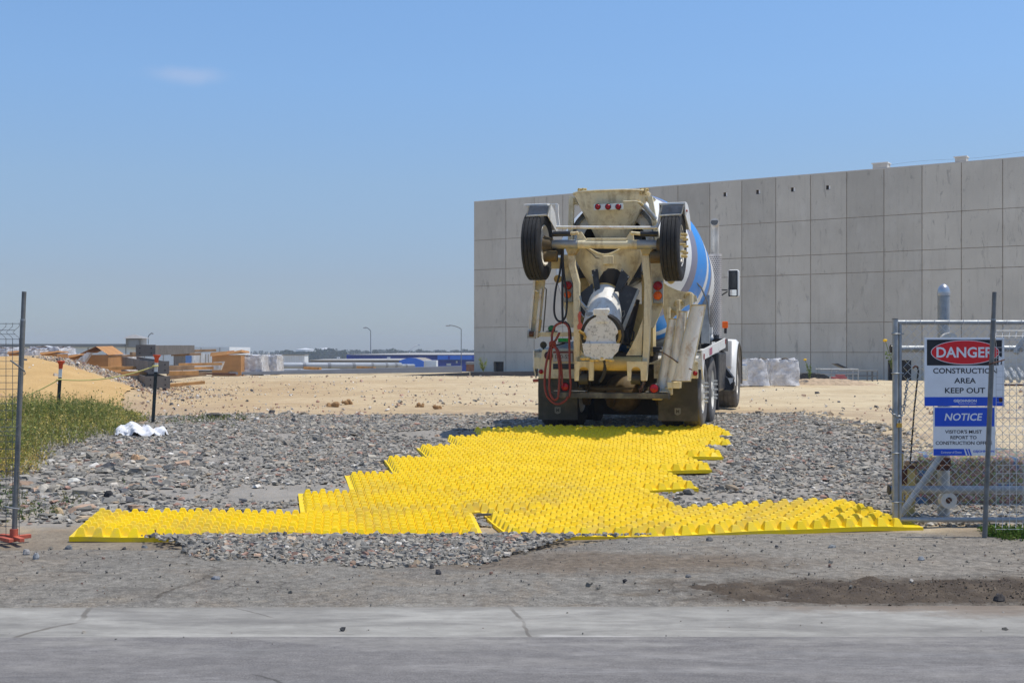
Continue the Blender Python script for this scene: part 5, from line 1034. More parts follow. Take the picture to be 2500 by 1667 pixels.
def lean_post(lab, top, bot, Y, r):
    o = thing('fence_post', lab, 'post'); a = W(*bot, Y); b = W(*top, Y+.05); mb = MB(); c = a.lerp(b, .885); mb.cyl(a, c, r, n=16); mb.build('shaft', M['galvold'], o, 40); mb = MB(); mb.cyl(c+Vector((0, 0, .004)), b, r*.86, n=16); mb.build('spigot', M['galvold'], o, 40); mb = MB(); d = (b-a).normalized(); mb.cyl(c-d*.004, c+d*.01, r*1.04, n=16); mb.build('seam', M['galv'], o, 40); return o
lean_post('leaning weathered grey steel post on an orange foot at left', (59, 712), (34, 1322), 10.0, .0215)
lean_post('leaning weathered grey steel post in front of the signs at right', (2428, 713), (2404, 1312), 10.15, .021)
mb = MB(); mb.tube([W(26, 880, 9.97), W(44, 893, 9.93), W(60, 906, 9.96)], .007, 6); mb.tube([W(60, 906, 9.96), W(62, 912, 9.97), W(58, 915, 9.97)], .004, 5); tag(mb.build('wire_tie', M['galvold'], None, 40), 'upper steel clip tying the left wire panel to its post', 'wire tie')
mb = MB(); mb.tube([W(10, 1235, 9.97), W(28, 1239, 9.93), W(48, 1242, 9.95)], .005, 6); tag(mb.build('wire_tie', M['galv'], None, 40), 'lower white clip tying the left wire panel to its post', 'wire tie')
mb = MB(); mb.tube([W(2414, 890, 10.1), W(2425, 886, 10.06), W(2440, 882, 10.1), W(2452, 878, 10.15)], .006, 6); tag(mb.build('wire_tie', M['rust'], None, 40), 'rusty clip on the right leaning post across the danger sign', 'wire tie')
ft = thing('post_foot', 'orange red welded steel foot under the left leaning post', 'fence foot', (W(34, 1322, 10).x, 10.0, .015)); mb = MB()
mb.box((-.07, -.05, .025), (.30, .04, .03), R(-42)); mb.box((-.07, .08, .025), (.22, .04, .03), R(-30)); mb.build('bar', M['redoxide'], ft, bevel=.003)
mb = MB(); mb.box((.05, -.05, .026), (.22, .04, .032), R(-48)); mb.box((.05, .06, .026), (.13, .04, .032), R(40)); mb.build('cross_bar', M['redoxide'], ft, bevel=.003)
mb = MB(); mb.cyl((0, 0, .0), (0, 0, .10), .034, n=12); mb.build('socket', M['redoxide'], ft, 40)
# T posts with orange caps and twine
for top, bot, lab in (((149, 881), (139, 1043), 'left dark steel stake with a faded top and orange cap in the weeds'), ((383, 866), (373, 1036), 'right dark steel stake with orange cap at the edge of the weeds')):
    Y = 18.6; a = W(*bot, Y); b = W(*top, Y); o = thing('stake', lab, 'stake', group='orange capped stakes'); d = (b-a).normalized(); a = a-d*.25
    def tsec(p, q, m, nm):
        mb = MB(); mb.prism([p+Vector((x, y, 0)) for x, y in ((-.026, -.006), (.026, -.006), (.026, .006), (.006, .006), (.006, .038), (-.006, .038), (-.006, .006), (-.026, .006))], q-p); mb.build(nm, M[m], o)
    m_ = a.lerp(b, .80); tsec(a, m_, 'postgreen', 'shaft'); tsec(m_+d*.002, b-d*.03, 'signwhite', 'painted_top')
    mb = MB(); mb.lathe([(-.12, .030), (-.05, .034), (-.026, .052), (-.008, .062), (0, .061), (0, .001)], b, d, 14); mb.lathe([(-.12, .001), (-.12, .030)], b, d, 14); mb.build('cap', M['orange'], o, 40)
mb = MB(); P0, P1, P2 = W(20, 985, 18.4), W(144.5, 926, 18.55), W(379.5, 893, 18.55); sag = lambda a, b, s: [a.lerp(b, t)-Vector((0, 0, s*4*t*(1-t))) for t in np.linspace(0, 1, 10)]
mb.tube([W(-200, 1050, 18)]+sag(P0, P1, .02)+sag(P1, P2, .09)[1:], .010, 5); mb.tube([P2+Vector((.04*math.cos(a), .04*math.sin(a), 0)) for a in np.linspace(0, 6.28, 9)], .012, 5); mb.tube([P1+Vector((.04*math.cos(a), .04*math.sin(a), 0)) for a in np.linspace(0, 6.28, 9)], .009, 5)
tag(mb.build('twine', M['string']), 'yellow twine strung between the two orange capped stakes', 'twine')
# white rag
n = 46; U, V_ = np.meshgrid(np.linspace(-1, 1, n), np.linspace(-1, 1, n)); c = Vector((*gp(352, 1062), 0)); hgt = .10*np.clip(1-(U**2*.9+V_**2*.9), 0, 1)**.6+.07*np.abs(fbm(U*3+3, V_*3, 4))+.025*np.sin(U*9+V_*5); X = U*.27*(1+.3*fbm(U*2, V_*2))+.05*V_; Yq = V_*.22+.08*fbm(U*3, V_*2+5); X = X+.05*U
i = (np.arange(n-1)[:, None]*n+np.arange(n-1)[None, :]).ravel(); Z = np.maximum(hgt, -.02)+.10*np.clip(-U, 0, 1)*np.clip(1-V_**2, 0, 1)
o = npmesh('rag', np.stack([X.ravel(), Yq.ravel(), Z.ravel()], 1), np.stack([i, i+1, i+n+1, i+n], 1), M['cloth']); o.location = (c.x, c.y, tz(c.x, c.y)); o.data.shade_smooth(); tag(o, 'crumpled white rag or bag at the edge of the weeds', 'rag')
# ---- behind the gate: cantilever slide bar, domed post, wooden post, block
cg = thing('slide_gate', 'horizontal steel bars of a sliding gate behind the chain-link leaf', 'slide gate')
for py, r_, pxl in ((851, .030, 2177), (1195, .036, 2172)):
    Y = 11.0; a = W(pxl, py, Y); mb = MB(); mb.cyl(a, (6.2, Y, a.z), r_, n=14); mb.build('rail', M['galv'], cg, 40); mb = MB(); mb.cyl(a-Vector((.012, 0, 0)), a, r_*1.25, n=14); mb.build('end_cap', M['black'], cg, 40)
mb = MB(); mb.cyl(W(2478, 862, 10.96), W(2560, 745, 10.96), .03, n=10); mb.build('brace', M['galv'], cg, 40)
dp = thing('domed_post', 'thick galvanised post with a pointed dome cap behind the signs', 'post', (W(2304, 0, 11.12).x, 11.12, .0)); zt_ = W(0, 722, 11.12).z
mb = MB(); mb.cyl((0, 0, -.1), (0, 0, zt_), .055, n=20); mb.build('shaft', M['galv'], dp, 40)
mb = MB(); mb.lathe([(0, .058), (.02, .060), (.03, .060), (.031, .056), (.05, .055), (.075, .047), (.095, .032), (.108, .014), (.112, .001)], (0, 0, zt_-.0), (0, 0, 1), 20); mb.build('cap', pm('cast_aluminium', (.55, .56, .58), .4, .8), dp, 30)
for px, py in ((2313, 1220), (2316, 832)):
    c = W(px, py, 11.02)-dp.location; mb = MB(); mb.lathe([(-.04, .02), (-.04, .075), (.0, .078), (.04, .075), (.04, .03), (.02, .025)], c, (0, -1, 0), 24); rl = mb.build('roller', M['roller'], dp, 30); mb = MB(); mb.cyl(c+Vector((0, -.025, 0)), c+Vector((0, -.055, 0)), .022, n=8); mb.build('axle_nut', M['rust'], rl, 40)
mb = MB(); c = W(2300, 1131, 11.04)-dp.location; mb.box(c, (.13, .10, .11)); mb.box(c+Vector((0, -.07, -.03)), (.10, .06, .05)); mb.build('bracket', M['rust'], dp, bevel=.006)
wp = thing('wooden_post', 'short faded yellow post behind the left end of the gate', 'post', (W(2222, 1290, 11.2).x, 11.2, .0)); h_ = W(0, 1137, 11.2).z; mb = MB(); mb.bb((-.035, -.035, -.05), (.035, .035, h_)); mb.build('shaft', M['yellowpost'], wp, bevel=.006)
mb = MB(); mb.cyl(Vector((-.07, -.05, h_-.005)), Vector((.05, -.05, h_-.005)), .016, n=10); mb.build('handle', M['rust'], wp, 40); mb = MB(); mb.bb((-.10, -.03, .36), (-.036, .03, .50)); mb.build('hinge_block', M['rust'], wp)
wp2 = thing('wooden_post', 'second yellow post partly hidden by the gate upright', 'post', (W(2196, 1290, 11.4).x, 11.4, .02)); mb = MB(); mb.bb((-.03, -.03, -.05), (.03, .03, .62)); mb.build('shaft', M['yellowpost'], wp2, bevel=.006); mb = MB(); mb.bb((-.031, -.04, .622), (.031, .031, .64)); mb.build('plate', M['rust'], wp2)
br = thing('pry_bar', 'thin black steel bar with a rusty hooked top leaning on the yellow post', 'bar'); mb = MB(); mb.tube([W(2222, 1132, 11.12), W(2232, 1000, 11.02), W(2242, 905, 10.9), W(2240, 895, 10.9), W(2234, 894, 10.9)], .008, 8); mb.build('shaft', M['black'], br, 40); mb = MB(); mb.tube([W(2241, 896, 10.9), W(2234, 893.5, 10.9), W(2228, 899, 10.9)], .0085, 8); mb.build('hook', M['rust'], br, 40)
def mat_aggr():
    m, t, b = newmat('exposed_aggregate'); v = objco(t); vo = t.nodes.new('ShaderNodeTexVoronoi'); vo.inputs['Scale'].default_value = 42; L(t, v, vo.inputs[0]); c = ramp(t, noise(t, v, 30, 4, .7), [(.3, (.22, .18, .13)), (.55, (.36, .30, .22)), (.7, (.48, .41, .31))]); c = mix(t, .5, c, vo.outputs['Color'], 'SOFT_LIGHT')
    c = mix(t, ramp(t, vo.outputs['Distance'], [(.35, 0), (.7, .75)]), c, (.10, .08, .055)); c = mix(t, ramp(t, noise(t, objco(t, (3, 3, 3), (2.2, 0, 0)), 1.4, 3), [(.60, 0), (.64, .75)]), c, (.05, .16, .38))
    L(t, c, b.inputs['Base Color']); b.inputs['Roughness'].default_value = .95; bumpn(t, b, vo.outputs['Distance'], -1.0, .03); return m
ab = thing('aggregate_block', 'rough pebbly concrete block with blue paint behind the gate', 'concrete block', (W(2235, 0, 11.7).x, 11.7, 0)); n = 70; m_ = 18
U, V_ = np.meshgrid(np.linspace(0, 2.6, n), np.linspace(0, 1, m_)); prof_y = np.where(V_ < .55, -V_*.08, -.044+(V_-.55)*.9); prof_z = np.where(V_ < .55, V_/.55*.60, .60+.05*(V_-.55)); P = np.stack([U, prof_y+.03*fbm(U*7, V_*6, 3), np.maximum(prof_z+.05*fbm(U*3, V_*3, 4)-.02*U, -.05)], -1).reshape(-1, 3); i = (np.arange(m_-1)[:, None]*n+np.arange(n-1)[None, :]).ravel(); k = np.zeros((m_, 3)); e1 = P.reshape(m_, n, 3)[:, 0, :].copy()
npmesh('block_face', P, np.stack([i, i+1, i+n+1, i+n], 1), mat_aggr(), ab).data.shade_smooth(); mb = MB(); mb.bb((.02, .03, -.1), (2.58, .40, .50)); mb.build('block_core', M['timberold'], ab)
# ---------------------------------------------------------------- the mixer truck
TH_ = R(15.3); OX, OY = 1.64, 17.5; ZG = .5; CT, ST = math.cos(TH_), math.sin(TH_)
def tl(px, py, v):
    """truck coordinates (right, ahead, up) of a photo pixel on the plane 'v metres ahead of the rear axle'"""
    a = (px-1250)/F; Y = (v+OX*ST+OY*CT)/(a*ST+CT); X = a*Y
    return Vector(((X-OX)*CT-(Y-OY)*ST, v, CH+(HZ-py)/F*Y-ZG))
T = thing('mixer_truck', 'white and cream concrete mixer truck seen from behind with its booster wheels folded up', 'mixer truck', (OX, OY, ZG), -TH_)
def P(mb, name, m, parent=None, sm=None, bv=0): return mb.build(name, M[m] if isinstance(m, str) else m, parent or T, sm, bv)
def plate(px, v, th, mb=None):
    mb = mb or MB(); mb.prism([tl(x, y, v) for x, y in px], (0, th, 0)); return mb
def pbox(mb, px0, px1, py0, py1, v, d):
    a = tl(px0, py1, v); b = tl(px1, py0, v); mb.bb((a.x, v, a.z), (b.x, v+d, b.z)); return mb
# frame, axles
mb = MB(); [mb.bb((s*.43-.05, -.85, .86), (s*.43+.05, 8.3, 1.12)) for s in (-1, 1)]; [mb.bb((-.379, v, .9), (.379, v+.12, 1.08)) for v in (-.6, .7, 2.5, 4.2)]; P(mb, 'chassis_frame', 'grease')
def tyre(c, r, wd, m, name='wheel', side=1, rim='rim', lug=.012, nuts=True, ext=True):
    """wheel with axis along the truck's width; side = which face is outer"""
    c = Vector(c); prof = []; h = wd/2
    pr = [(-h*.80, r*.60), (-h, r*.70), (-h*1.0, r*.86), (-h*.90, r*.965), (-h*.80, r)]
    for k in range(4): x = -h*.6+k*h*.4; pr += [(x-h*.035, r), (x-h*.03, r-.014), (x+h*.03, r-.014), (x+h*.035, r)]
    pr += [(h*.80, r), (h*.90, r*.965), (h, r*.86), (h, r*.70), (h*.80, r*.60)]
    mb = MB(); mb.lathe(pr, c, (1, 0, 0), 72, mod=(lambda k, i: (-lug if (i % 3 == 0 and (k in (3, 4, 5, len(pr)-4, len(pr)-5, len(pr)-6))) else 0)) if lug else None)
    wh = P(mb, name, m, None, 35)
    mb = MB(); s = side; q = [(s*h*.80, r*.60), (s*h*.86, r*.58), (s*h*.70, r*.55), (s*h*.10, r*.50), (s*h*-.05, r*.34), (s*h*.10, r*.30), (s*h*.30, r*.20), (s*h*.30, .001)] if ext else [(s*h*.80, r*.60), (s*h*.86, r*.58), (s*h*.55, r*.54), (s*h*.45, r*.40), (s*h*.62, r*.33), (s*h*.95, r*.20), (s*h*1.0, .001)]
    mb.lathe(q, c, (1, 0, 0), 36); q2 = [(-s*h*.80, r*.60), (-s*h*.86, r*.58), (-s*h*.3, r*.54), (-s*h*.2, .001)]; mb.lathe(q2, c, (1, 0, 0), 36); P(mb, 'rim', rim, wh, 35)
    return wh
for v in (0, 1.37):
    for s in (-1, 1):
        tyre((s*1.045, v, .52), .52, .275, 'dustrubber', side=s); tyre((s*.735, v, .52), .52, .275, 'rubber', side=-s)
        mb = MB(); mb.lathe([(0, .16), (.10, .15), (.14, .10), (.145, .001)], (s*1.03, v, .52), (s, 0, 0), 20); P(mb, 'hub', 'rim', None, 30)
    mb = MB(); mb.cyl((-.6, v, .52), (.6, v, .52), .09, n=14); mb.ball((0, v, .50), .29, 16, 10); P(mb, 'drive_axle', 'axlebrown', None, 40)
    for s in (-1, 1): mb = MB(); mb.cyl((s*.50, v-.03, .52), (s*.58, v-.03, .52), .20, n=20); P(mb, 'brake_drum', 'axlebrown', None, 40)
mb = MB(); [mb.cyl((s*1.19, 0+dv, .52+dz), (s*1.235, 0+dv, .52+dz), .018, n=6) for s in (1,) for dv, dz in [(.14*math.cos(a)+o, .14*math.sin(a)) for o in (0, 1.37) for a in np.linspace(0, 5.65, 10)]]; P(mb, 'wheel_nuts', 'galv')
for x0 in (-.62, .44): mb = MB(); mb.bb((x0, .4, .55), (x0+.18, 1.0, .78)); P(mb, 'suspension', 'grease')
mb = MB(); mb.bb((-.40, 2.2, .38), (.40, 5.6, .84)); P(mb, 'transmission', 'grease'); mb = MB(); mb.bb((-.60, 5.7, .34), (.60, 7.6, 1.0)); P(mb, 'engine_block', 'grease'); mb = MB(); mb.bb((-1.15, 3.0, .42), (-.60, 4.6, 1.1)); P(mb, 'side_tank', 'blacksteel', None, None, .05); mb = MB(); mb.bb((-.55, .10, .62), (.55, .16, .96)); mb.bb((-.56, .62, .15), (.56, .72, .60)); P(mb, 'axle_shade_block', 'grease'); mb = MB(); mb.bb((-1.15, 3.05, .12), (1.1, 3.1, .60)); P(mb, 'added_shade_sheet', 'black')  # low boxes and black full-width sheet added to hide sunlit ground beneath the truck
mb = MB(); mb.cyl((-.9, 6.69, .56), (.9, 6.69, .56), .07, n=12); P(mb, 'front_axle', 'grease', None, 40)
for s in (-1, 1): tyre((s*.93, 6.69, .545), .545, .42, 'dustrubber' if s > 0 else 'rubber', side=s, ext=False, lug=.03)
# rear mud flaps with small crest plates
for x0, x1, y0, y1, ex in ((1314, 1409, 922, 1025, 1361), (1607, 1703, 926, 1028, 1654)):
    mb = plate([(x0, y0), (x1, y0), (x1+1, y1), (x0, y1-1)], -.62, .015); f = P(mb, 'mud_flap', 'flap')
    mb = plate([(ex-7, y1-32), (ex+7.5, y1-32), (ex+7.5, y1-18), (ex+3, y1-15.5), (ex, y1-14.5), (ex-3, y1-15.5), (ex-7, y1-18)], -.626, .005); cr = P(mb, 'crest_plate', pm('crest_grey', (.19, .185, .16), .6), f)
    c_ = tl(ex+.5, y1-24, -.6275); t_ = text('M', 'crest_letter', M['flap'], cr, c_.x, c_.z, .045, .05, c_.y, bold=.03)
# rear step bar, lights
mb = pbox(MB(), 1338, 1633, 960, 971, -1.08, .14); a = tl(1338, 971, -1.08); P(mb, 'step_bar', 'bar', None, None, .006)
for s in (-1, 1): mb = MB(); mb.bb((s*.43-.04, -1.06, a.z+.11), (s*.43+.04, -.84, a.z+.15)); mb.cyl((s*.43, -1.0, a.z+.08), (s*.43, -.7, .95), .035, n=8); P(mb, 'bar_bracket', 'grease')
for x0, x1 in ((.5, .8), (-.8, -.35)): mb = MB(); mb.bb((x0, -1.07, a.z+.093), (x1, -.9, a.z+.105)); P(mb, 'bar_tread', 'greysteel')
def lens(px, py, v, rpx, m, name, base='black', par=None, k=1.3, hood=False):
    c = tl(px, py, v); r = rpx*17/F; mb = MB(); mb.lathe([(.05, r*k), (-.005, r*k), (-.012, r*1.18), (-.004, r*1.08)], c, (0, 1, 0), 24)
    if hood: mb.bb((c.x-r*k, c.y-.005, c.z-r*1.9), (c.x+r*k, c.y+.05, c.z))
    h = P(mb, name, base, par, 35); mb = MB(); mb.lathe([(-.004, r*1.08), (-.014, r*.95), (-.022, r*.6), (-.025, .001)], c, (0, 1, 0), 24); P(mb, 'lens', m, h, 40); return h
lens(1379.5, 944, -1.07, 9, 'red', 'tail_light', hood=True); lens(1597, 948, -1.07, 9.5, 'red', 'tail_light', hood=True)
# rear wings (cream fender boxes) and deck
for s in (-1, 1):
    mb = MB(); prof = [(-.60, .86), (-.60, 1.02), (-.52, 1.10), (2.05, 1.16), (2.05, 1.10), (-.47, 1.04), (-.55, .98), (-.55, .86)]
    mb.prism([(s*.60, v, w_) for v, w_ in prof], (s*.60, 0, 0)); P(mb, 'rear_fender', 'cream' if s < 0 else 'white')
    mb = MB(); mb.prism([(s*1.201, v, w_) for v, w_ in ((-.60, .90), (-.60, 1.13), (3.0, 1.34), (3.0, 1.18), (-.3, 1.0), (-.46, .72))], (s*.02, 0, 0)); sk = P(mb, 'side_skirt', 'white')
    mb = MB(); mb.bb((s*1.2, -.56, 1.112), (s*.62, 2.05, 1.135)) if s > 0 else mb.bb((s*1.2, -.3, 1.12), (s*.62, .6, 1.16)); P(mb, 'deck_edge', 'white')
mb = MB(); mb.prism([(1.222, v, w_) for v, w_ in ((.35, 1.05), (.35, 1.155), (.75, 1.18), (.75, 1.075))], (.002, 0, 0)); P(mb, 'worn_decal', pm('worn_decal', (.35, .10, .16), .6))
for v in (-.45, 2.9): mb = MB(); mb.bb((1.223, v, 1.0 if v < 0 else 1.24), (1.232, v+.07, 1.08 if v < 0 else 1.32)); P(mb, 'side_marker', 'red')
# left rear panel with plate
mb = plate([(1323, 853), (1403, 853), (1403, 924), (1314, 924), (1314, 905), (1320, 880)], -.66, .05); P(mb, 'rear_panel', 'cream', None, None, .01)
mb = plate([(1596, 889), (1640, 889), (1704, 889), (1704, 924), (1596, 924)], -.66, .05); mb2 = [tl(x, y, -.66) for x, y in ((1580, 889), (1620, 872), (1704, 882), (1704, 889))]; mb.prism(mb2, (0, .3, 0)); P(mb, 'rear_panel', 'cream', None, None, .01)
mb = pbox(MB(), 1352, 1398, 893, 897.5, -.67, .01); mb = pbox(mb, 1350, 1400, 899, 901, -.67, .01); P(mb, 'panel_slot', 'black'); mb = pbox(MB(), 1350, 1402, 888, 900, -.672, .008); P(mb, 'rubber_strip', 'blacksteel')
lp = P(pbox(MB(), 1350, 1398, 860, 883, -.69, .006), 'licence_plate', pm('plate_grey', (.42, .42, .42), .5, var=.1)); mb = pbox(MB(), 1350, 1398, 857.5, 862, -.692, .007); P(mb, 'plate_rim', pm('plate_red', (.16, .03, .03), .5), lp)
c_ = tl(1373, 870.5, -.6915); text('E00-SS', 'lettering', M['signblack'], lp, c_.x, c_.z, .215, .058, c_.y, bold=.0)
lens(1339, 868, -.69, 8.5, pm('dull_red', (.07, .008, .008), .4), 'tail_light', 'black', k=1.1); lens(1321, 907, -.67, 5, 'red', 'reflector', 'cream', k=1.1); lens(1697.5, 911, -.67, 5.3, 'red', 'reflector', 'cream', k=1.1)
c_ = tl(1327, 842, -.5); mb = MB(); mb.lathe([(-.03, .001), (-.03, .045), (-.01, .051), (.02, .045), (.04, .02)], c_, (0, 1, 0), 20); mb.cyl(c_+Vector((0, 0, -.05)), c_+Vector((0, 0, -.09)), .012, n=8); P(mb, 'work_lamp', 'flap', None, 40); c_ = tl(1702, 846, -.3); mb = MB(); mb.lathe([(-.03, .001), (-.03, .052), (-.01, .058), (.03, .045)], c_, (0, 1, 0), 20); P(mb, 'work_lamp', 'flap', None, 40)
mb = MB(); mb.cyl(tl(1302, 929, -.4), tl(1320, 928, -.4), .024, n=10); P(mb, 'side_peg', 'redoxide', None, 40)
# drum
def mat_drum():
    m, t, b = newmat('drum_paint'); c = t.nodes.new('ShaderNodeTexCoord'); s = t.nodes.new('ShaderNodeSeparateXYZ'); L(t, c.outputs['Object'], s.inputs[0])
    x, y, z = s.outputs; ang = math_(t, 'DIVIDE', math_(t, 'ARCTAN2', x, z), 2*math.pi); f = math_(t, 'SUBTRACT', y, math_(t, 'MULTIPLY', ang, 1.35))   # y = along the axis
    f = math_(t, 'ADD', f, math_(t, 'MULTIPLY', noise(t, c.outputs['Object'], .7, 1), .10))
    gq = math_(t, 'ADD', y, math_(t, 'MULTIPLY', math_(t, 'SUBTRACT', ang, .25), .5)); gq = math_(t, 'ADD', gq, math_(t, 'MULTIPLY', noise(t, c.outputs['Object'], .6, 1), .12))
    wv = math_(t, 'DIVIDE', math_(t, 'SUBTRACT', gq, .90), math_(t, 'SUBTRACT', 1.4, math_(t, 'MULTIPLY', ang, 1.6)))
    col = ramp(t, math_(t, 'DIVIDE', wv, 2.0), [(0, (.80, .80, .77)), (.01, (.235, .23, .29)), (.10, (.035, .27, .72)), (.34, (.80, .80, .77)), (.46, (.035, .27, .72)), (.62, (.235, .23, .29)), (.70, (.80, .80, .77))], 'CONSTANT')
    n = noise(t, c.outputs['Object'], 2.5, 7, .65); col = mix(t, ramp(t, n, [(.55, 0), (.75, .35)]), col, (.50, .44, .33)); L(t, col, b.inputs['Base Color']); b.inputs['Roughness'].default_value = .38; return m
M['drum'] = mat_drum()
D0 = Vector((-.09, -.28, 2.64)); D1 = Vector((-.09, 4.35, 1.93)); dax = (D1-D0).normalized()
prof = [(0, .50), (.02, .56), (.10, .60), (.55, .87), (.95, 1.065), (1.25, 1.15), (1.5, 1.185), (1.9, 1.185), (2.7, 1.18), (3.1, 1.12), (3.7, .95), (4.3, .70), (4.55, .55), (4.56, .001)]
dro = bpy.data.objects.new('drum', None)
mb = MB(); mb.lathe(prof, (0, 0, 0), (0, 1, 0), 72, ref=(0, 0, 1)); dr = P(mb, 'drum', 'drum', None, 40); dr.location = D0; dr.rotation_euler = (math.atan2(dax.z, dax.y), 0, 0)
bpy.data.objects.remove(dro)
mb = MB(); mb.lathe([(-.02, .48), (-.05, .60), (-.01, .64), (.06, .66), (.10, .64)], (0, 0, 0), (0, 1, 0), 48); P(mb, 'drum_rim', 'chutewhite', dr, 40)
mb = MB(); mb.lathe([(.30, .45), (.03, .50)], (0, 0, 0), (0, 1, 0), 40); mb.lathe([(.32, .001), (.32, .49)], (0, 0, 0), (0, 1, 0), 40); P(mb, 'drum_mouth', pm('drum_inside', (.06, .05, .04), .8), dr, 40)
mb = MB(); mb.tube([tl(1672, 664, .55), tl(1690, 680, .7), tl(1712, 702, .95), tl(1726, 735, 1.2), tl(1733, 790, 1.5)], .012, 6); P(mb, 'hose_line', 'galvold', None, 40)
# pedestals
mb = MB(); mb.bb((-.85, 3.9, 1.12), (.85, 4.4, 1.75)); mb.bb((-.5, 4.0, 1.75), (.5, 4.3, 2.2)); P(mb, 'front_pedestal', 'blacksteel', None, None, .02)
mb = pbox(MB(), 1712, 1732, 720, 838, 1.6, .06); P(mb, 'water_column', 'galv'); mb = pbox(MB(), 1703, 1714, 745, 840, 1.75, .3); P(mb, 'water_tank', 'blacksteel', None, None, .02)
# rear pedestal: cream side plates behind the lights
for q in (([(1376, 622), (1402, 622), (1402, 740), (1413, 770), (1413, 800), (1388, 800), (1376, 745)]), ([(1590, 630), (1604, 622), (1621, 645), (1619, 745), (1596, 800), (1586, 800), (1586, 640)])):
    P(plate(q, -.70, .06), 'pedestal_plate', 'cream')
for x0 in (-.56, .36): mb = MB(); mb.bb((x0, -.55, 1.05), (x0+.16, -.25, 2.2)); P(mb, 'rear_pedestal', 'creamrust')
mb = MB(); mb.prism([tl(x, y, -.62) for x, y in ((1535, 742), (1572, 742), (1572, 850), (1530, 850))], (0, .05, 0)); P(mb, 'back_plate', 'creamrust'); mb = MB(); mb.prism([tl(x, y, -.60) for x, y in ((1416, 750), (1450, 750), (1450, 870), (1416, 870))], (0, .05, 0)); P(mb, 'back_plate', 'creamrust')
for ps, cl in (((1386.5, 697, 9.3, 'red', 1386, 719, 8.0, 'amber'), (1375.5, 1398, 685, 738)), ((1606, 698, 10, 'red', 1606, 721.5, 9.6, 'amber'), (1594.5, 1617.5, 686, 741))):
    mb = pbox(MB(), *cl[:2], *cl[2:], -.80, .09); cb = P(mb, 'light_cluster', 'greysteel', None, None, .015)
    lens(ps[0], ps[1], -.81, ps[2], ps[3], 'light_ring', 'greysteel', cb, 1.2); lens(ps[4], ps[5], -.81, ps[6], ps[7], 'light_ring', 'greysteel', cb, 1.2)
# charge hopper
def rr_ring(c, a, b, n=24, pw=3.2):   # squarish ring in the u-v plane
    out = []
    for i in range(n):
        t_ = 2*math.pi*i/n; cx, sy = math.cos(t_), math.sin(t_); k = (abs(cx)**pw+abs(sy)**pw)**(-1/pw); out.append(Vector((c[0]+a*cx*k, c[1]+b*sy*k, c[2])))
    return out
c1 = tl(1493, 474, -.35); c2 = tl(1493, 505, -.35); c3 = tl(1493, 592, -.30); s17 = 17/F
R_ = [rr_ring((c1.x, -.32, c1.z), .535, .44), rr_ring((c1.x, -.31, c2.z), .455, .40), rr_ring((c1.x, -.26, c3.z), .205, .25, pw=2.4)]
R_in = [rr_ring((c1.x, -.26, c3.z+.0), .195, .24, pw=2.4), rr_ring((c1.x, -.31, c2.z), .445, .39), rr_ring((c1.x, -.32, c1.z), .525, .43)]
mb = MB(); mb.loft(R_+R_in[::-1][0:1]+R_in[::-1][1:], caps=False); P(mb, 'charge_hopper', 'cream', None, 35)
mb = MB(); mb.tube(rr_ring((c1.x, -.32, c1.z), .54, .445), .014, 6, closed=True); P(mb, 'hopper_lip', 'cream', None, 40)
vb = -.765; lb = P(pbox(MB(), 1449.5, 1521, 496.5, 513.5, vb-.03, .03), 'light_bar', 'white', None, None, .004)
for px in (1459.5, 1484.5, 1509.5): lens(px, 505, vb-.035, 6.0, 'red', 'clearance_light', 'black', lb, 1.2)
for px in (1420.5, 1571.5):
    c_ = tl(px, 467, -.55); mb = MB(); mb.box(c_+Vector((-.03, 0, -.01)), (.022, .16, .09)); mb.box(c_+Vector((.03, 0, -.01)), (.022, .16, .09)); mb.cyl(c_+Vector((-.06, 0, .02)), c_+Vector((.07, 0, .02)), .022, n=10); P(mb, 'hopper_hinge', 'creamrust', None, None, .004)
for a_, b_ in (((1394, 485), (1392, 600)), ((1586, 480), (1606, 590))): mb = MB(); p0, p1 = tl(*a_, -.42), tl(*b_, -.42); d = Vector((.035, 0, 0)); mb.prism([p0-d, p0+d, p1+d, p1-d], (0, .08, 0)); P(mb, 'hopper_post', 'cream')
mb = MB(); mb.prism([tl(x, y, -.30) for x, y in ((1388, 478), (1404, 482), (1410, 500), (1400, 500))], (0, .10, 0)); mb.prism([tl(x, y, -.30) for x, y in ((1572, 484), (1590, 478), (1600, 486), (1585, 500))], (0, .10, 0)); P(mb, 'hopper_ear', 'cream')
mb = MB(); mb.cyl(tl(1570, 500, -.7), tl(1600, 535, -.55), .035, n=12); P(mb, 'ram', 'greysteel', None, 40); mb = MB(); mb.cyl(tl(1556, 490, -.75), tl(1572, 504, -.69), .022, n=10); P(mb, 'ram_rod', 'creamrust', None, 40)
mb = MB(); mb.tube([tl(x, y, -.80) for x, y in ((1522, 492), (1550, 491), (1562, 494), (1568, 496))], .012, 6); P(mb, 'conduit', 'cream', None, 40)
# back of the drum behind the hopper: yoke
mb = MB(); mb.lathe([(0, .66), (.10, .68), (.10, .60), (0, .60)], D0-dax*.12, dax, 40, a0=0, a1=2*math.pi); P(mb, 'yoke_ring', 'greysteel', None, 40)
for x0 in (-.62, .36): mb = MB(); mb.bb((x0, -.30, 2.02), (x0+.22, -.1, 2.55)); P(mb, 'yoke_arm', 'creamrust')
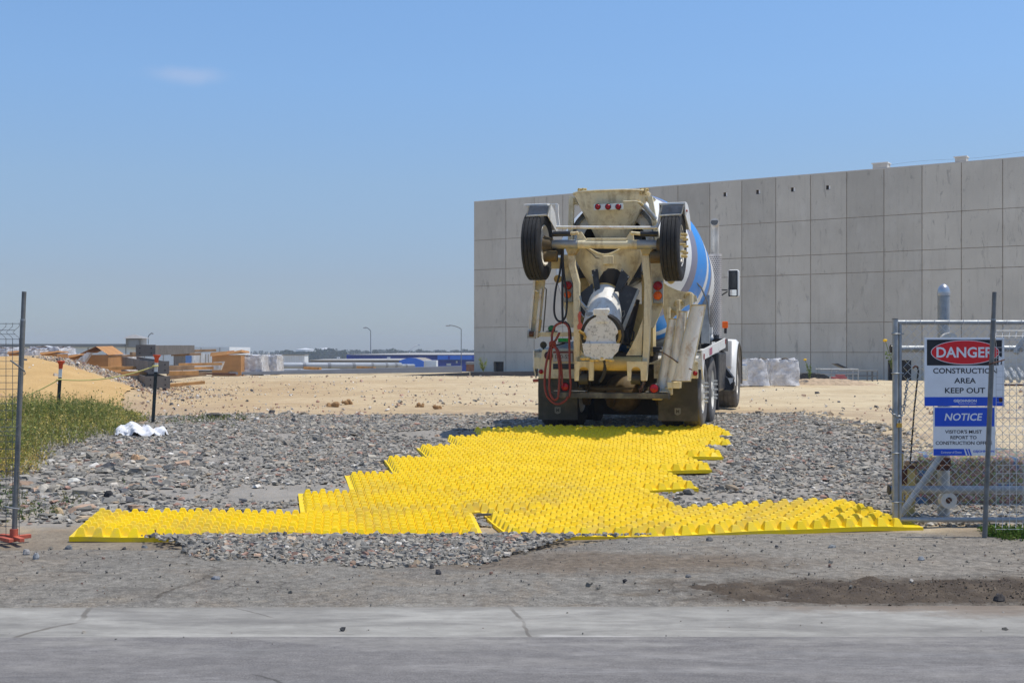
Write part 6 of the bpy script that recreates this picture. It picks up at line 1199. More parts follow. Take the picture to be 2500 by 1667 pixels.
# discharge funnel
cf = tl(1490, 640, -.55); zt0, zt1, zt2 = tl(1490, 604, -.5).z, tl(1490, 662, -.5).z, tl(1490, 708, -.5).z
mb = MB(); prof = [(zt0, .50, .34), (zt0-.18, .49, .36), (zt1, .40, .34), (zt2, .24, .24)]; n = 28; rings = []
for z, a_, b_ in prof:
    ring = []
    for i in range(n+1):
        t_ = math.pi+math.pi*i/n; dip = .14*(math.sin(t_)**8) if z == zt0 else 0; ring.append(Vector((cf.x+a_*math.cos(t_), -.62+b_*math.sin(t_), z-dip)))
    rings.append(ring)
mb.loft(rings, open_ring=True, caps=False); P(mb, 'discharge_funnel', 'cream', None, 50); mb = MB(); mb.tube(rings[0], .014, 6); P(mb, 'funnel_lip', 'cream', None, 40)
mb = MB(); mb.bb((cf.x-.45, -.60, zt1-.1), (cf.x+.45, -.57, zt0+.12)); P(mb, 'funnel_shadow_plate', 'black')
c_ = tl(1485, 635, -1.0); mb = MB(); mb.box(c_, (.15, .06, .12)); b0_ = P(mb, 'number_lamp', 'cream', None, None, .012); mb = MB(); mb.tube([tl(x, y, -.97) for x, y in ((1430, 607), (1446, 620), (1455, 630), (1474, 632))], .006, 5); P(mb, 'wire', 'black')
# rubber boot and its steel straps
cb0 = tl(1491, 672, -.75); mb = MB(); z0, z1 = tl(1491, 658, -.75).z, tl(1491, 722, -.75).z; mb.lathe([(0, .26), (-(z0-z1)*.5, .235), (-(z0-z1), .20)], (cb0.x, -.70, z0), (0, 0, 1), 24); P(mb, 'rubber_boot', 'black', None, 40)
for q in (((1444, 660), (1459, 656), (1466, 720), (1454, 718)), ((1518, 656), (1537, 676), (1514, 712), (1498, 712))): P(plate(q, -1.02, .03), 'boot_strap', 'blacksteel')
mb = MB(); [mb.cyl(tl(x, y, -1.03), tl(x, y, -1.05), .012, n=8) for x, y in ((1446, 672), (1452, 660), (1519, 660), (1534, 676))]; P(mb, 'strap_bolts', 'galv', None, 40)
# steel chute trough behind the fold-over chute
mb = MB(); rings = []; tp = tl(1487, 735, -.85); bt = tl(1480, 850, -1.20)
for f, r0 in ((0, .42), (1, .30)):
    c_ = tp.lerp(bt, f); rings.append([Vector((c_.x+r0*math.cos(t_), c_.y-.02+.30*math.sin(t_)+.12, c_.z+.06*math.sin(t_))) for t_ in np.linspace(0, math.pi, 17)])
mb.loft(rings, open_ring=True, caps=False); P(mb, 'chute_trough', 'blacksteel', None, 40)
mb = MB(); mb.prism([tl(x, y, -1.02) for x, y in ((1556, 706), (1561, 709), (1524, 806), (1517, 812), (1517, 800))], (0, .04, 0)); P(mb, 'trough_edge', 'galv')
mb = MB(); q = [tl(x, y, -1.0) for x, y in ((1512, 690), (1557, 705), (1518, 803), (1508, 790))]; mb.prism(q, (0, .03, 0)); q = [tl(x, y, -1.0) for x, y in ((1416, 716), (1446, 692), (1452, 760), (1436, 800), (1416, 760))]; mb.prism(q, (0, .03, 0)); P(mb, 'trough_side', 'blacksteel')
# fold-over chute: white half tube and its end flap
ax0 = tl(1478, 728, -.86); ax1 = tl(1468, 815, -1.24); d = (ax1-ax0); mb = MB(); rings = []
up_ = Vector((0, -.45, .89)); sx_ = Vector((1, 0, 0))
for f, r0 in ((0, .215), (.06, .225), (.5, .255), (1, .278)):
    c_ = ax0+d*f; rings.append([c_+sx_*(r0*math.cos(t_))+up_.normalized()*(r0*math.sin(t_)) for t_ in np.linspace(-.5, math.pi+.5, 25)])
mb.loft(rings, open_ring=True, caps=False); fc = P(mb, 'fold_chute', 'chutewhite', None, 50)
mb = MB(); mb.loft([[p+up_*.0 for p in rings[0]], [ax0+sx_*(.238*math.cos(t_))+up_.normalized()*(.238*math.sin(t_)) for t_ in np.linspace(-.5, math.pi+.5, 25)]], open_ring=True, caps=False); P(mb, 'chute_collar', 'creamrust', fc, 50)
cD = tl(1467, 826, -1.56); mb = MB(); mb.cyl(cD+Vector((0.0, .03, .045)), cD+Vector((0, .20, .07)), .285, n=36); P(mb, 'chute_rim', 'black', fc, 40)
pts = []; rx, rz = 43*16.4/F, 53*16.4/F
for i in range(48):
    t_ = 2*math.pi*i/48; x, z = rx*math.cos(t_), rz*math.sin(t_)
    if abs(t_-math.pi) < .20: x *= .84
    if t_ < .26 or t_ > 2*math.pi-.22: x *= .84
    pts.append(cD+Vector((x, -.01, z)))
fl = MB().prism(pts, (0, .025, 0)); flp = P(fl, 'end_flap', 'splat', None, None)
mb = MB(); q = [(1421, 838), (1514, 838), (1508, 858), (1498, 868), (1492, 878), (1452, 878), (1440, 872), (1426, 868)]; mb.prism([tl(x, y, -1.595) for x, y in q], (0, .022, 0)); P(mb, 'flap_skirt', 'splat', flp)
mb = MB(); mb.box(tl(1468, 762, -1.54), (.20, .10, .085)); mb.cyl(tl(1449, 760, -1.55), tl(1488, 757, -1.55), .03, n=10); P(mb, 'flap_hinge', 'chutewhite', flp, None, .008); mb = MB(); q = [(1456, 766), (1482, 766), (1484, 786), (1454, 786)]; mb.prism([tl(x, y, -1.588) for x, y in q], (0, .02, 0)); P(mb, 'hinge_plate', 'splat', flp)
M['ochre'] = pm('ochre_paint', (.40, .24, .04), .6, var=.3)
for q, v in ((((1414, 808), (1420, 812), (1426, 815), (1429, 822), (1426, 828)), -1.60), (((1507, 838), (1512, 828), (1514, 818), (1512, 806)), -1.56)): mb = MB(); mb.tube([tl(x, y, v) for x, y in q], .020, 8); P(mb, 'latch_hook', 'ochre', None, 40)
mb = MB(); [mb.ball(tl(x, 875+random.uniform(-2, 4), -1.58), random.uniform(.03, .05), 8, 6, sz=.6) for x in (1424, 1434, 1446, 1458, 1470, 1482, 1492)]; P(mb, 'mortar_crust', 'creamrust', None, 50)
mb = MB(); mb.tube([tl(x, y, -1.1) for x, y in ((1517, 762), (1524, 758), (1525, 768), (1517, 778))], .008, 6); P(mb, 'side_handle', 'galvold', None, 40)
# red painted lever plate beside the chute
mb = MB(); q = [(1410, 770), (1414, 760), (1419, 762), (1417, 785), (1423, 795), (1422, 803), (1410, 804), (1409, 796), (1413, 788)]; mb.prism([tl(x, y, -1.25) for x, y in q], (0, .02, 0)); P(mb, 'red_lever', pm('coral_paint', (.62, .13, .08), .6))
mb = MB(); mb.tube([tl(x, y, -1.2) for x, y in ((1416, 722), (1420, 745), (1430, 758), (1436, 764))], .014, 6); mb.tube([tl(x, y, -1.24) for x, y in ((1417, 735), (1428, 748), (1434, 752))], .018, 6); mb.tube([tl(x, y, -1.22) for x, y in ((1414, 760), (1426, 775), (1436, 782), (1446, 776))], .010, 6); mb.box(tl(1440, 766, -1.3), (.10, .06, .05)); P(mb, 'chute_linkage', 'greysteel', None, 40)
mb = MB(); mb.tube([tl(x, y, -.9) for x, y in ((1522, 812), (1536, 795), (1548, 812), (1545, 830), (1530, 838), (1516, 830))], .014, 6); mb.tube([tl(x, y, -.95) for x, y in ((1520, 800), (1532, 812), (1536, 840), (1540, 850))], .012, 6); P(mb, 'black_cable', 'black', None, 40)
# ---- booster axle folded up
VB = -1.12
def cyl2(name, p0, p1, v, r, m, par=None, v1=None): mb = MB(); mb.cyl(tl(*p0, v), tl(*p1, v if v1 is None else v1), r, n=18); return P(mb, name, m, par, 40)
BA = cyl2('booster_axle', (1412, 596.5), (1556, 597), VB, .060, 'cream'); cyl2('axle_end', (1343, 597), (1411.5, 596.5), VB, .064, 'greysteel', BA); cyl2('axle_end', (1556.5, 597), (1618, 598), VB, .064, 'greysteel', BA)
cyl2('tie_rod', (1358, 555), (1606, 556), VB-.10, .021, 'chutewhite'); cyl2('brake_pipe', (1432, 583.5), (1530, 583.5), VB-.03, .012, 'cream')
for p0, p1, q0, q1 in (((1350, 571.5), (1393, 570.5), (1393, 570.5), (1412, 569)), ((1607, 572), (1564, 571), (1564, 571), (1541, 569))): c_ = cyl2('air_cylinder', p0, p1, VB-.04, .038, 'blacksteel'); cyl2('cylinder_rod', q0, q1, VB-.04, .024, 'cream', c_)
for q in (((1411, 566), (1419, 566), (1433, 588), (1408, 588)), ((1545, 566), (1538, 566), (1525, 588), (1547, 588))): P(plate(q, VB-.02, .05), 'axle_bracket', 'cream')
for cx, s in ((1312, -1), (1644, 1)):
    c_ = tl(cx, 600, VB); wh = tyre(c_, .483, .262, 'rubber', 'booster_wheel', side=1 if s > 0 else -1, lug=0)
    mb = MB(); [mb.cyl(c_+Vector((s*.11, .155*math.cos(a), .155*math.sin(a))), c_+Vector((s*.185, .155*math.cos(a), .155*math.sin(a))), .016, n=8) for a in np.linspace(0, 5.65, 10)]; P(mb, 'wheel_studs', 'creamrust', wh, 40)
    if s > 0: mb = MB(); [mb.cyl(c_+Vector((.107, .235*math.cos(a), .235*math.sin(a))), c_+Vector((.109, .235*math.cos(a), .235*math.sin(a))), .035, n=10) for a in np.linspace(.3, 5.95, 10)]; P(mb, 'hand_hole', 'darkgl', wh)
    mb = MB(); mb.cyl(c_-Vector((s*.10, 0, 0)), c_-Vector((s*.22, 0, 0)), .14, .10, n=18); mb.cyl(c_-Vector((s*.12, .08, .16)), c_-Vector((s*.30, .08, .16)), .08, n=14); P(mb, 'brake_hub', 'axlebrown', None, 40)
    # fender shell over the top, flap on the near side
    mb = MB(); r0, r1, hw = .56, .585, .165; arc = np.linspace(R(28), R(104), 12); ring = []
    for t_ in arc: ring.append([c_+Vector((x, math.cos(t_)*rr_*1.0, math.sin(t_)*rr_)) for x, rr_ in ((-hw, r0), (-hw, r1), (hw, r1), (hw, r0))])
    mb.loft(ring); fd = P(mb, 'booster_fender', 'white', None, 40)
    mb = MB(); [mb.prism([c_+Vector((x, math.cos(t_)*rr_, math.sin(t_)*rr_)) for t_, rr_ in [(q, r1) for q in arc]+[(arc[-1], r1-.17), (arc[0], r1-.10)]], (.012, 0, 0)) for x in ((-hw-.013, hw+.001) if s > 0 else (hw+.001,))]; P(mb, 'fender_side', 'white', fd)
    x0, x1 = (1290, 1338) if s < 0 else (1615, 1665); y0 = 502 if s < 0 else 501
    mb = plate([(x0+2, y0), (x1+4, y0), (x1-2, y0+23), (x0-5, y0+26)], VB-.30, .012); P(mb, 'fender_flap', pm('clear_flap', (.20, .22, .26), .45, var=.4, scale=6), fd)
    mb = MB(); q0, q1 = (x0-5, y0+26), (x1-2, y0+23); mb.cyl(tl(*q0, VB-.305), tl(*q1, VB-.305), .016, n=8); mb.tube([tl(x, y, VB-.308) for x, y in ((x0+2, y0), (x0-4, y0+24))], .009, 6); mb.tube([tl(x, y, VB-.308) for x, y in ((x1+4, y0), (x1-1, y0+22))], .009, 6); P(mb, 'flap_trim', pm('scuffed_trim', (.48, .46, .40), .7, var=.3, scale=20), fd, 40)
    mb = MB(); q = [(1356, 499), (1363, 499), (1362, 520), (1366, 553), (1360, 555), (1355, 520)] if s < 0 else [(1611, 500), (1617, 500), (1612, 540), (1604, 560), (1599, 560), (1606, 535)]; mb.prism([tl(x, y, VB-.05) for x, y in q], (0, .05, 0)); mb.bb(*( (tl(1336, 500, VB), tl(1360, 497, VB)+Vector((0, .05, 0))) if s < 0 else (tl(1610, 501, VB), tl(1624, 498, VB)+Vector((0, .05, 0))))); P(mb, 'fender_bracket', 'white', fd)
lens(1676, 515, VB-.02, 2.5, 'red', 'side_reflector', 'white', k=1.1)
# lift arms, cross tube, forks, gussets
for q in ([(1385, 620), (1402, 620), (1403, 648), (1414, 690), (1416, 832), (1415, 930), (1402, 930), (1400, 832), (1399, 692), (1388, 650)], [(1567, 620), (1584, 620), (1586, 650), (1589, 690), (1588, 760), (1586, 832), (1578, 930), (1565, 930), (1570, 832), (1573, 692), (1567, 650)]):
    P(plate(q, VB+.02, .10), 'lift_arm', 'cream', None, None, .008)
for q in ([(1380, 606), (1412, 606), (1402, 622), (1386, 622)], [(1562, 606), (1596, 606), (1584, 622), (1568, 622)]): P(plate(q, VB-.01, .14), 'axle_saddle', 'creamrust', None, None, .008)
mb = MB(); mb.cyl(tl(1362, 606, VB+.1), tl(1362, 622, VB+.1), .09, n=12); mb.cyl(tl(1608, 606, VB+.1), tl(1608, 626, VB+.1), .07, n=12); P(mb, 'brake_chamber', 'grease', None, 40)
P(plate([(1347, 629), (1372, 629), (1372, 656), (1345, 656)], VB+.15, .03), 'stay_plate', 'cream'); P(plate([(1582, 618), (1600, 612), (1600, 628), (1583, 640)], VB+.12, .03), 'stay_plate', 'cream')
cyl2('cross_tube', (1412, 887), (1568, 888), VB+.06, .10, 'creamrust')
for x0, x1, xa, xb in ((1404, 1450, 1413.5, 1437), (1530, 1580, 1541, 1564)):
    y0, y1 = 882, 929; arch = [(xa+(xb-xa)*(.5-.5*math.cos(t_)), 905-9.5*math.sin(t_)) for t_ in np.linspace(0, math.pi, 9)]
    mb = plate([(x0, y0), (x0+2, y1), (xa-.5, y1)]+arch+[(xb+.5, y1), (x1-2, y1), (x1, y0)], VB-.06, .05); fk = P(mb, 'fork', 'cream', None, None)
    c_ = tl((xa+xb)/2, 925, VB+.02); mb = MB(); mb.cyl(c_-Vector((.065, 0, 0)), c_+Vector((.065, 0, 0)), .075, n=18); P(mb, 'bump_roller', 'flap', fk, 40)
for q in ([(1570, 776), (1566, 868), (1528, 868), (1541, 846), (1556, 815)], [(1414, 850), (1430, 870), (1414, 872)]): P(plate(q, VB+.05, .03), 'gusset', 'cream')
mb = MB(); mb.tube([tl(x, y, VB-.02) for x, y in ((1475, 878), (1477, 892), (1476, 908), (1471, 922), (1464, 932))], .025, 8); P(mb, 'drain_hose', 'flap', None, 40)
mb = MB(); mb.bb((-.42, -.80, .80), (.42, -.74, 1.10)); P(mb, 'rear_cross_member', 'grease'); mb = MB(); mb.prism([tl(x, y, -.75) for x, y in ((1438, 946), (1548, 946), (1540, 951), (1492, 953), (1450, 951))], (0, .05, 0)); mb.cyl(tl(1492, 950, -.6), tl(1492, 985, -.2), .07, n=10); P(mb, 'lower_brace', 'axlebrown')
mb = chain([tl(1576, 928, -1.1), tl(1568, 942, -1.1), tl(1562, 958, -1.1)], .016, .006); P(mb, 'safety_chain', 'rust')
# side chute arm at the far left, cross bar
mb = plate([(1303, 684), (1331, 684), (1316, 822), (1288, 824)], -.78, .02); P(mb, 'side_chute', 'cream')
mb = MB(); [mb.prism([tl(x, y, -.86) for x, y in q], (0, .09, 0)) for q in (((1302, 684), (1307, 684), (1294, 822), (1287, 822)), ((1318, 705), (1323, 705), (1312, 824), (1305, 824)))]; mb.tube([tl(x, y, -.84) for x, y in ((1304, 700), (1301, 704), (1300, 708), (1315, 712))], .011, 6); P(mb, 'chute_rail', 'chutewhite')
mb = MB(); mb.tube([tl(x, y, -.74) for x, y in ((1330, 703), (1334, 706), (1332, 740), (1326, 809))], .010, 6); P(mb, 'chute_rod', 'galvold', None, 40); mb = MB(); mb.cyl(tl(1318, 780, -.80), tl(1314, 808, -.80), .035, n=12); P(mb, 'chute_pivot', 'creamrust', None, 40)
mb = plate([(1287, 806), (1293, 806), (1293, 818), (1303, 820), (1303, 808), (1308, 808), (1306, 826), (1287, 825)], -.88, .07); P(mb, 'chute_bracket', 'greysteel'); mb = MB(); mb.cyl(tl(1293, 815, -.9), tl(1302, 815, -.9), .04, n=12); P(mb, 'pivot_pin', 'rust', None, 40)
mb = pbox(MB(), 1306, 1402, 810.5, 821.5, -.82, .07); P(mb, 'cross_bar', 'cream', None, None, .005)
c_ = tl(1362, 681, -.66); mb = MB(); mb.lathe([(-.02, .001), (-.02, .055), (0, .06), (.05, .05)], c_, (0, 1, 0), 18); P(mb, 'side_lamp', 'creamrust', None, 40); c_ = tl(1638, 684, -.55); mb = MB(); mb.lathe([(-.02, .001), (-.02, .05), (0, .056), (.05, .05)], c_, (0, 1, 0), 18); P(mb, 'side_lamp', 'creamrust', None, 40)
# hook plate for the extension chutes
mb = plate([(1620, 690), (1632, 699), (1655, 709), (1684, 715), (1700, 722), (1702, 735), (1672, 748), (1652, 768), (1628, 790), (1622, 775), (1617, 740)], -.62, .03); hp = P(mb, 'hook_plate', 'cream')
for (cx, cy) in ((1682, 724), (1658, 743), (1640, 765)):
    mb = MB(); mb.tube([tl(cx+10*math.cos(t_), cy-8*math.sin(t_), -.645) for t_ in np.linspace(-.3, 3.6, 10)], .020, 8); P(mb, 'hook', 'creamrust', hp, 40)
mb = MB(); mb.tube([tl(x, y, -1.0) for x, y in ((1614, 858), (1640, 874), (1662, 890), (1690, 903))], .009, 6); P(mb, 'chute_tie', 'rust', None, 40)
P(pbox(MB(), 1586, 1616, 846, 860, -.55, .3), 'control_box', 'blacksteel', None, None, .01)
# exhaust stack with its pierced guard
E0 = tl(1746, 832, 3.9); ztop = tl(1746, 552, 3.9).z; zg0, zg1 = tl(1746, 826, 3.9).z, tl(1746, 621, 3.9).z
mb = MB(); mb.tube([(E0.x, 3.9, E0.z), (E0.x, 3.9, ztop-.10), (E0.x, 3.89, ztop-.02), (E0.x, 3.86, ztop+.03), (E0.x, 3.78, ztop+.06)], .070, 18); ex = P(mb, 'exhaust_pipe', pm('stack_steel', (.55, .52, .47), .42, .3, var=.2, scale=4, dirt=(.16, .11, .08), dirt_amt=.35, dscale=3), None, 40)
mb = MB(); mb.cyl((E0.x, 3.779, ztop+.061), (E0.x, 3.777, ztop+.062), .063, n=16); P(mb, 'exhaust_mouth', pm('dark_mouth', (.07, .075, .08), .9), ex)  # dark disc closing the pipe end
mb = MB(); rg = .113; mb.lathe([(zg0, rg), (zg1, rg)], (E0.x, 3.9, 0), (0, 0, 1), 40); mb.lathe([(zg1, rg), (zg1+.002, .071)], (E0.x, 3.9, 0), (0, 0, 1), 40); gd = P(mb, 'exhaust_guard', pm('guard_steel', (.60, .56, .53), .5, .2, var=.1), None, 40)
V = []; Fq = []; zrow = np.arange(zg0+.03, zg1-.02, .036)
for i, z in enumerate(zrow):
    for j in range(22):
        a = 2*math.pi*(j+.5*(i % 2))/22; c_ = Vector((E0.x+math.cos(a)*(rg+.0015), 3.9+math.sin(a)*(rg+.0015), z)); tx = Vector((-math.sin(a), math.cos(a), 0)); b0 = len(V)
        V += [c_+tx*(.0085*math.cos(q))+Vector((0, 0, .0105*math.sin(q))) for q in np.linspace(0, 2*math.pi, 7)[:-1]]; Fq.append(tuple(range(b0, b0+6)))
mb = MB(); mb.v = [tuple(v) for v in V]; mb.f = Fq; P(mb, 'guard_holes', 'darkgl', gd)
# cab, bonnet, front wings, mirror, steps
mb = MB(); mb.loft([[Vector((x*s, v, z)) for x, z in ((-.83, 1.15), (-.86, 2.0), (-.80, 2.62), (-.65, 2.74), (.65, 2.74), (.80, 2.62), (.86, 2.0), (.83, 1.15))] for v, s in ((4.75, .97), (4.82, 1.0), (6.1, 1.0), (6.35, .96))]); P(mb, 'cab', 'white', None, 40)
mb = MB(); mb.bb((-.6, 4.742, 1.95), (.6, 4.748, 2.5)); P(mb, 'rear_window', 'mirrorglass'); [P(MB().bb((s*.861, 5.1, 1.95), (s*.867, 6.0, 2.5)), 'side_window', 'mirrorglass') for s in (-1, 1)]
mb = MB(); mb.loft([[Vector((x*s, v, z*k)) for x, z in ((-.62, 1.0), (-.66, 1.55), (-.5, 1.72), (.5, 1.72), (.66, 1.55), (.62, 1.0))] for v, s, k in ((6.36, 1.25, 1.1), (7.0, 1.1, 1.05), (8.1, .95, .95), (8.25, .85, .9))]); P(mb, 'bonnet', 'white', None, 40); mb = MB(); mb.bb((-1.2, 8.26, .5), (1.2, 8.45, .85)); P(mb, 'bumper', 'chrome', None, None, .03)
for s in (-1, 1):
    mb = MB(); arc = np.linspace(R(-8), R(188), 24); rings = []
    for t_ in arc: rings.append([Vector((s*x, 6.69+math.cos(t_)*r_, .56+math.sin(t_)*r_*1.05)) for x, r_ in ((.66, .78), (1.09, .76), (1.155, .70), (1.155, .655), (1.10, .70), (.66, .72))])
    mb.loft(rings); P(mb, 'front_fender', 'white', None, 50)
    mb = MB(); mb.loft([[Vector((s*x, 6.69+math.cos(t_)*r_, .56+math.sin(t_)*r_*1.05)) for x, r_ in ((1.156, .70), (1.172, .68), (1.172, .64), (1.156, .65))] for t_ in arc]); P(mb, 'fender_lip', 'flap', None, 50)
mb = MB(); mb.bb((.66, 5.92, .80), (1.08, 6.0, 1.34)); P(mb, 'fender_back', 'white', None, None, .03)
a = tl(1763, 801, 5.9); b = tl(1777, 784.5, 5.9); mb = MB(); mb.bb((a.x, 5.9, a.z), (b.x, 5.97, b.z)); P(mb, 'turn_signal', 'amber', None, None, .012); mb = MB(); mb.bb((a.x+.03, 5.98, a.z-.1), (b.x-.03, 6.02, b.z-.03)); P(mb, 'signal_bracket', 'black')
a = tl(1776.5, 726, 5.0); b = tl(1805, 658, 5.0); mr_ = P(MB().bb((a.x, 5.0, a.z), (b.x, 5.10, b.z)), 'mirror', 'white', None, None, .04); P(MB().bb((a.x+.012, 4.992, a.z+.012), (b.x-.03, 5.02, b.z-.012)), 'mirror_frame', 'black', mr_, None, .03)
P(MB().bb((a.x+.03, 4.987, a.z+.17), (b.x-.05, 4.9915, b.z-.03)), 'mirror_glass', 'mirrorglass', mr_); P(MB().bb((a.x+.04, 4.986, a.z+.03), (b.x-.05, 4.9905, a.z+.14)), 'convex_mirror', pm('bright_glass', (.75, .78, .8), .05, 1.0), mr_)
mb = MB(); mb.tube([tl(1776, 708, 5.05), tl(1758, 708, 5.1), tl(1740, 707, 5.4)], .012, 6); mb.tube([tl(1776, 712, 5.05), tl(1758, 723, 5.1), tl(1742, 735, 5.4)], .012, 6); P(mb, 'mirror_arm', 'black', None, 40)
# battery box, steps, fuel tank on the right
mb = MB(); mb.bb((.60, 3.15, .42), (1.10, 4.5, 1.12)); P(mb, 'fuel_tank', 'blacksteel', None, None, .05)
mb = plate([(1738, 866), (1768, 860), (1768, 912), (1752, 905), (1738, 885)], 4.4, .35); P(mb, 'tread_plate', 'greysteel'); mb = MB(); [mb.prism([tl(x, y+k*5, 4.395) for x, y in ((1757, 872), (1768, 869), (1768, 871), (1757, 874))], (0, .006, 0)) for k in range(8)]; P(mb, 'tread_rib', 'chrome')
mb = plate([(1736, 880), (1756, 905), (1790, 935), (1790, 953), (1736, 953)], 4.30, .5); P(mb, 'battery_box', 'blacksteel', None, None, .01); mb = plate([(1768, 893), (1790, 922), (1790, 928), (1768, 922)], 4.45, .3); P(mb, 'step_side', 'black')
mb = MB(); q = [tl(x, y, 4.28) for x, y in ((1777, 923), (1790, 923), (1790, 929), (1783, 938))]; mb.prism(q, (0, .04, 0)); P(mb, 'sunlit_step_edge', 'white')  # white colour paints the sunlight caught by the step
mb = MB(); mb.tube([tl(1722, 953, 4.28), tl(1787, 953, 4.28), tl(1791, 948, 4.28), tl(1791, 925, 4.28)], .012, 6); P(mb, 'step_trim', 'bar', None, 40)
mb = MB(); mb.bb((1.0, 3.5, 1.12), (1.12, 4.6, 1.34)); P(mb, 'side_bracket', 'black'); mb = pbox(MB(), 1727, 1738, 798, 815, 3.6, .2); mb.ball(tl(1733, 825, 3.7), .08, 10, 8); P(mb, 'air_cleaner', 'white', None, 40); mb = MB(); mb.cyl(tl(1744, 818, 3.75), tl(1744, 834, 3.75), .085, n=14); P(mb, 'exhaust_elbow', 'blacksteel', None, 40)
# ---- things hung on the truck
def on_truck(name, lab, cat, grp=None): return thing(name, lab, cat, (OX, OY, ZG), -TH_, grp)
def ext_chute(lab, t0, t1, b1, b0, v, dep):
    o = on_truck('extension_chute', lab, 'chute', 'extension chutes hung on the right of the truck')
    tw = tl(*t1, v).x-tl(*t0, v).x; cT = (tl(*t0, v)+tl(*t1, v))/2; cB = (tl(*b0, v)+tl(*b1, v))/2; wB = tl(*b1, v).x-tl(*b0, v).x; rings = []; out = []
    for f, w_ in ((0, tw), (1, wB)):
        c_ = cT.lerp(cB, f); rings.append([c_+Vector((w_/2*math.cos(t_), dep*math.sin(t_)*-1, 0)) for t_ in np.linspace(.0, math.pi, 13)]); out.append([c_+Vector((w_*.47*math.cos(t_), -dep*.93*math.sin(t_), 0)) for t_ in np.linspace(.0, math.pi, 13)])
    mb = MB(); mb.loft(rings, open_ring=True, caps=False); mb.loft([r_[::-1] for r_ in out], open_ring=True, caps=False); mb.build('trough', M['chutewhite'], o, 50)
    for k in (0, -1):
        mb = MB(); mb.tube([rings[0][k], rings[1][k]], .016, 6); mb.build('edge_bead', M['cream'], o, 40)
    for r_, f in ((rings[0], 1), (rings[1], -1)):
        n_ = (cB-cT).normalized()*.014; w2 = 1.12; c_ = sum(r_, Vector())/len(r_); ring2 = [c_+(p-c_)*w2 for p in r_]; mb = MB(); mb.loft([r_, ring2, [p+n_*f for p in ring2], [p+n_*f for p in r_]], open_ring=True, caps=False, wrap=True); mb.build('end_flange', M['creamrust'], o, 40)
    mb = MB(); p = rings[1][6]; mb.box(rings[1][9]+Vector((0, .06, -.05)), (wB*.7, .10, .09)); mb.build('foot_plate', M['cream'], o, None, .01)
    mb = MB(); q0 = rings[0][12]; mb.box(q0+Vector((-.01, 0, .03)), (.045, .07, .26)); mb.build('hanger', M['cream'], o, None, .008); return o
ext_chute('widest and brightest extension chute, rightmost of the three', (1690, 741), (1722, 748), (1684, 934), (1640, 928), -.90, .15)
ext_chute('narrow extension chute hanging between its two neighbours', (1658, 757), (1676, 762), (1661, 950), (1624, 944), -.84, .13)
ext_chute('narrow extension chute nearest the truck centre, leftmost of the three', (1634, 775), (1652, 780), (1634, 962), (1601, 956), -.78, .13)
hs = on_truck('red_hose', 'coiled red hose hanging in loops over the left rear of the truck', 'hose'); mb = MB()
def sm(pts, v, k=5):
    P_ = [tl(x, y, v) for x, y in pts]; out = []
    for i in range(len(P_)-1):
        p0, p1, p2, p3 = P_[max(i-1, 0)], P_[i], P_[i+1], P_[min(i+2, len(P_)-1)]
        for j in range(k): t_ = j/k; out.append(.5*((2*p1)+(-p0+p2)*t_+(2*p0-5*p1+4*p2-p3)*t_*t_+(-p0+3*p1-3*p2+p3)*t_**3))
    return out+[P_[-1]]
for q, v in (([(1372, 787), (1356, 795), (1348, 815), (1347, 835), (1342, 852), (1336, 875), (1331, 905), (1330, 940), (1335, 965), (1350, 982), (1364, 986), (1380, 978), (1386, 968)], -1.12), ([(1376, 787), (1388, 800), (1390, 840), (1391, 900), (1393, 940), (1390, 966), (1386, 970)], -1.10), ([(1366, 812), (1358, 828), (1350, 840), (1346, 855), (1343, 900), (1341, 945), (1346, 968), (1356, 976), (1364, 968)], -1.14), ([(1348, 842), (1358, 852), (1363, 875), (1366, 905), (1365, 940), (1363, 966)], -1.16), ([(1350, 842), (1362, 855), (1368, 880), (1372, 920), (1372, 940)], -1.13)): mb.tube(sm(q, v), .0165, 8)
for k in range(3): mb.tube([tl(1349+7*math.cos(a), 838+k*3+5*math.sin(a), -1.14+.05*math.sin(a)) for a in np.linspace(0, 6.28, 10)], .012, 6)
mb.build('coil', M['redhose'], hs, 50)
bh = on_truck('black_hose', 'black hydraulic hoses looping down from the folded axle at left', 'hose'); mb = MB()
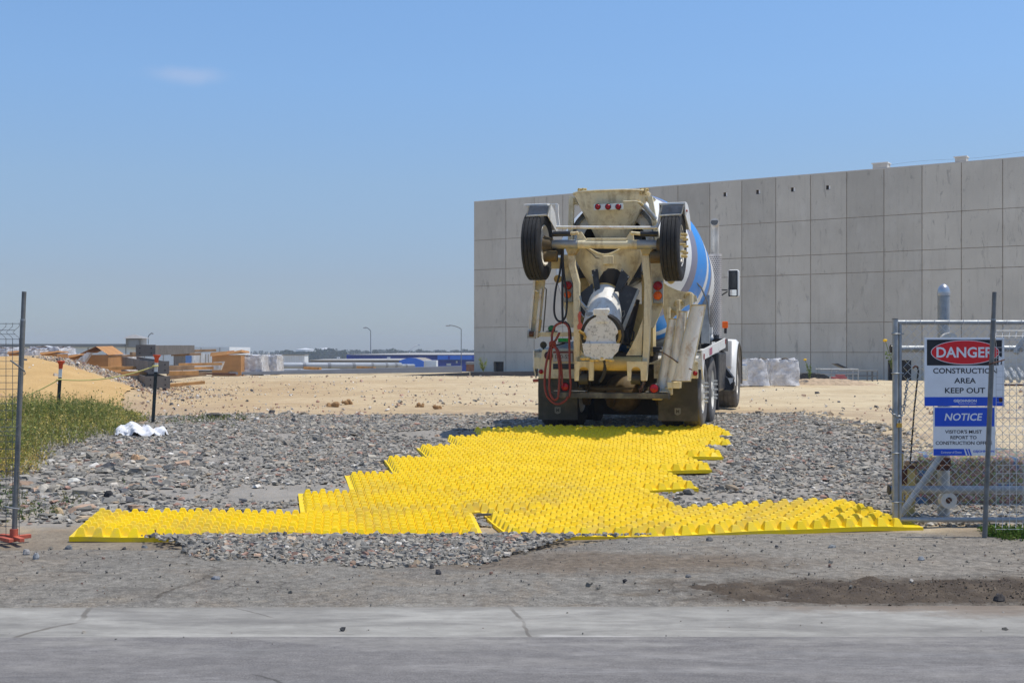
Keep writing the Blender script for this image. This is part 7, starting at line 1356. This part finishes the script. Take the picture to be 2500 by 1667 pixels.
for q, r_ in (([(1372, 610), (1370, 640), (1366, 670), (1358, 700), (1354, 730), (1353, 760), (1358, 778), (1368, 785), (1378, 778), (1383, 760), (1384, 730), (1381, 700), (1376, 660), (1374, 622)], .015), ([(1373, 612), (1374, 650), (1373, 700), (1373, 750), (1374, 790)], .017), ([(1378, 785), (1388, 795), (1392, 812), (1393, 830)], .018)): mb.tube(sm(q, -1.06), r_, 8)
mb.build('loop', M['black'], bh, 50)
mb = MB(); mb.ball((0, 0, .045), .055, 16, 10, sz=.9); o = on_truck('green_brush', 'round green scrub brush standing on the left cross bar', 'brush'); p = tl(1347, 810, -.78); b_ = mb.build('bristles', M['green'], o, 50); b_.location = p; mb = MB(); mb.lathe([(0, .09), (.012, .085), (.013, .001)], p, (0, 0, 1), 16); mb.build('tray', M['black'], o, 40)
o = on_truck('wash_brush', 'flat bright green wash brush lying above the licence plate', 'brush'); p = tl(1376, 830, -.6); mb = MB(); mb.box(p, (.15, .07, .05)); mb.build('bristles', pm('bright_green', (.01, .42, .10), .6, var=.3, scale=40, bump=.4), o, None, .006); mb = MB(); mb.box(p+Vector((0, 0, -.035)), (.16, .08, .016)); mb.tube([p+Vector((.02, 0, -.045)), p+Vector((-.18, 0, -.09))], .012, 6); mb.build('handle', M['black'], o)
mb = MB(); mb.cyl((-.09, 0, 0), (.09, .06, 0), .03, .015, n=9); o = mb.build('paper_scrap', M['cloth']); X, Y = 1.05, 16.95; o.location = (X, Y, tz(X, Y)+.05); tag(o, 'white scrap lying in the truck shadow at the back edge of the mats', 'scrap')

# ---------------------------------------------------------------- thin smoky air over the far plain
hz = MB(); hz.bb((-1500, -12, -3.0), (1500, 1150, 16.0)); ho = hz.build('haze', None); tag(ho, kind='stuff', label='thin bluish smoke haze over the plain', cat='haze')
m = bpy.data.materials.new('haze'); m.use_nodes = True; t = m.node_tree; t.nodes.clear(); o_ = t.nodes.new('ShaderNodeOutputMaterial'); v_ = t.nodes.new('ShaderNodeVolumePrincipled'); v_.inputs['Color'].default_value = (.80, .88, 1.0, 1); v_.inputs['Density'].default_value = .0006; v_.inputs['Anisotropy'].default_value = 0.0
L(t, v_.outputs[0], o_.inputs['Volume']); ho.data.materials.append(m)
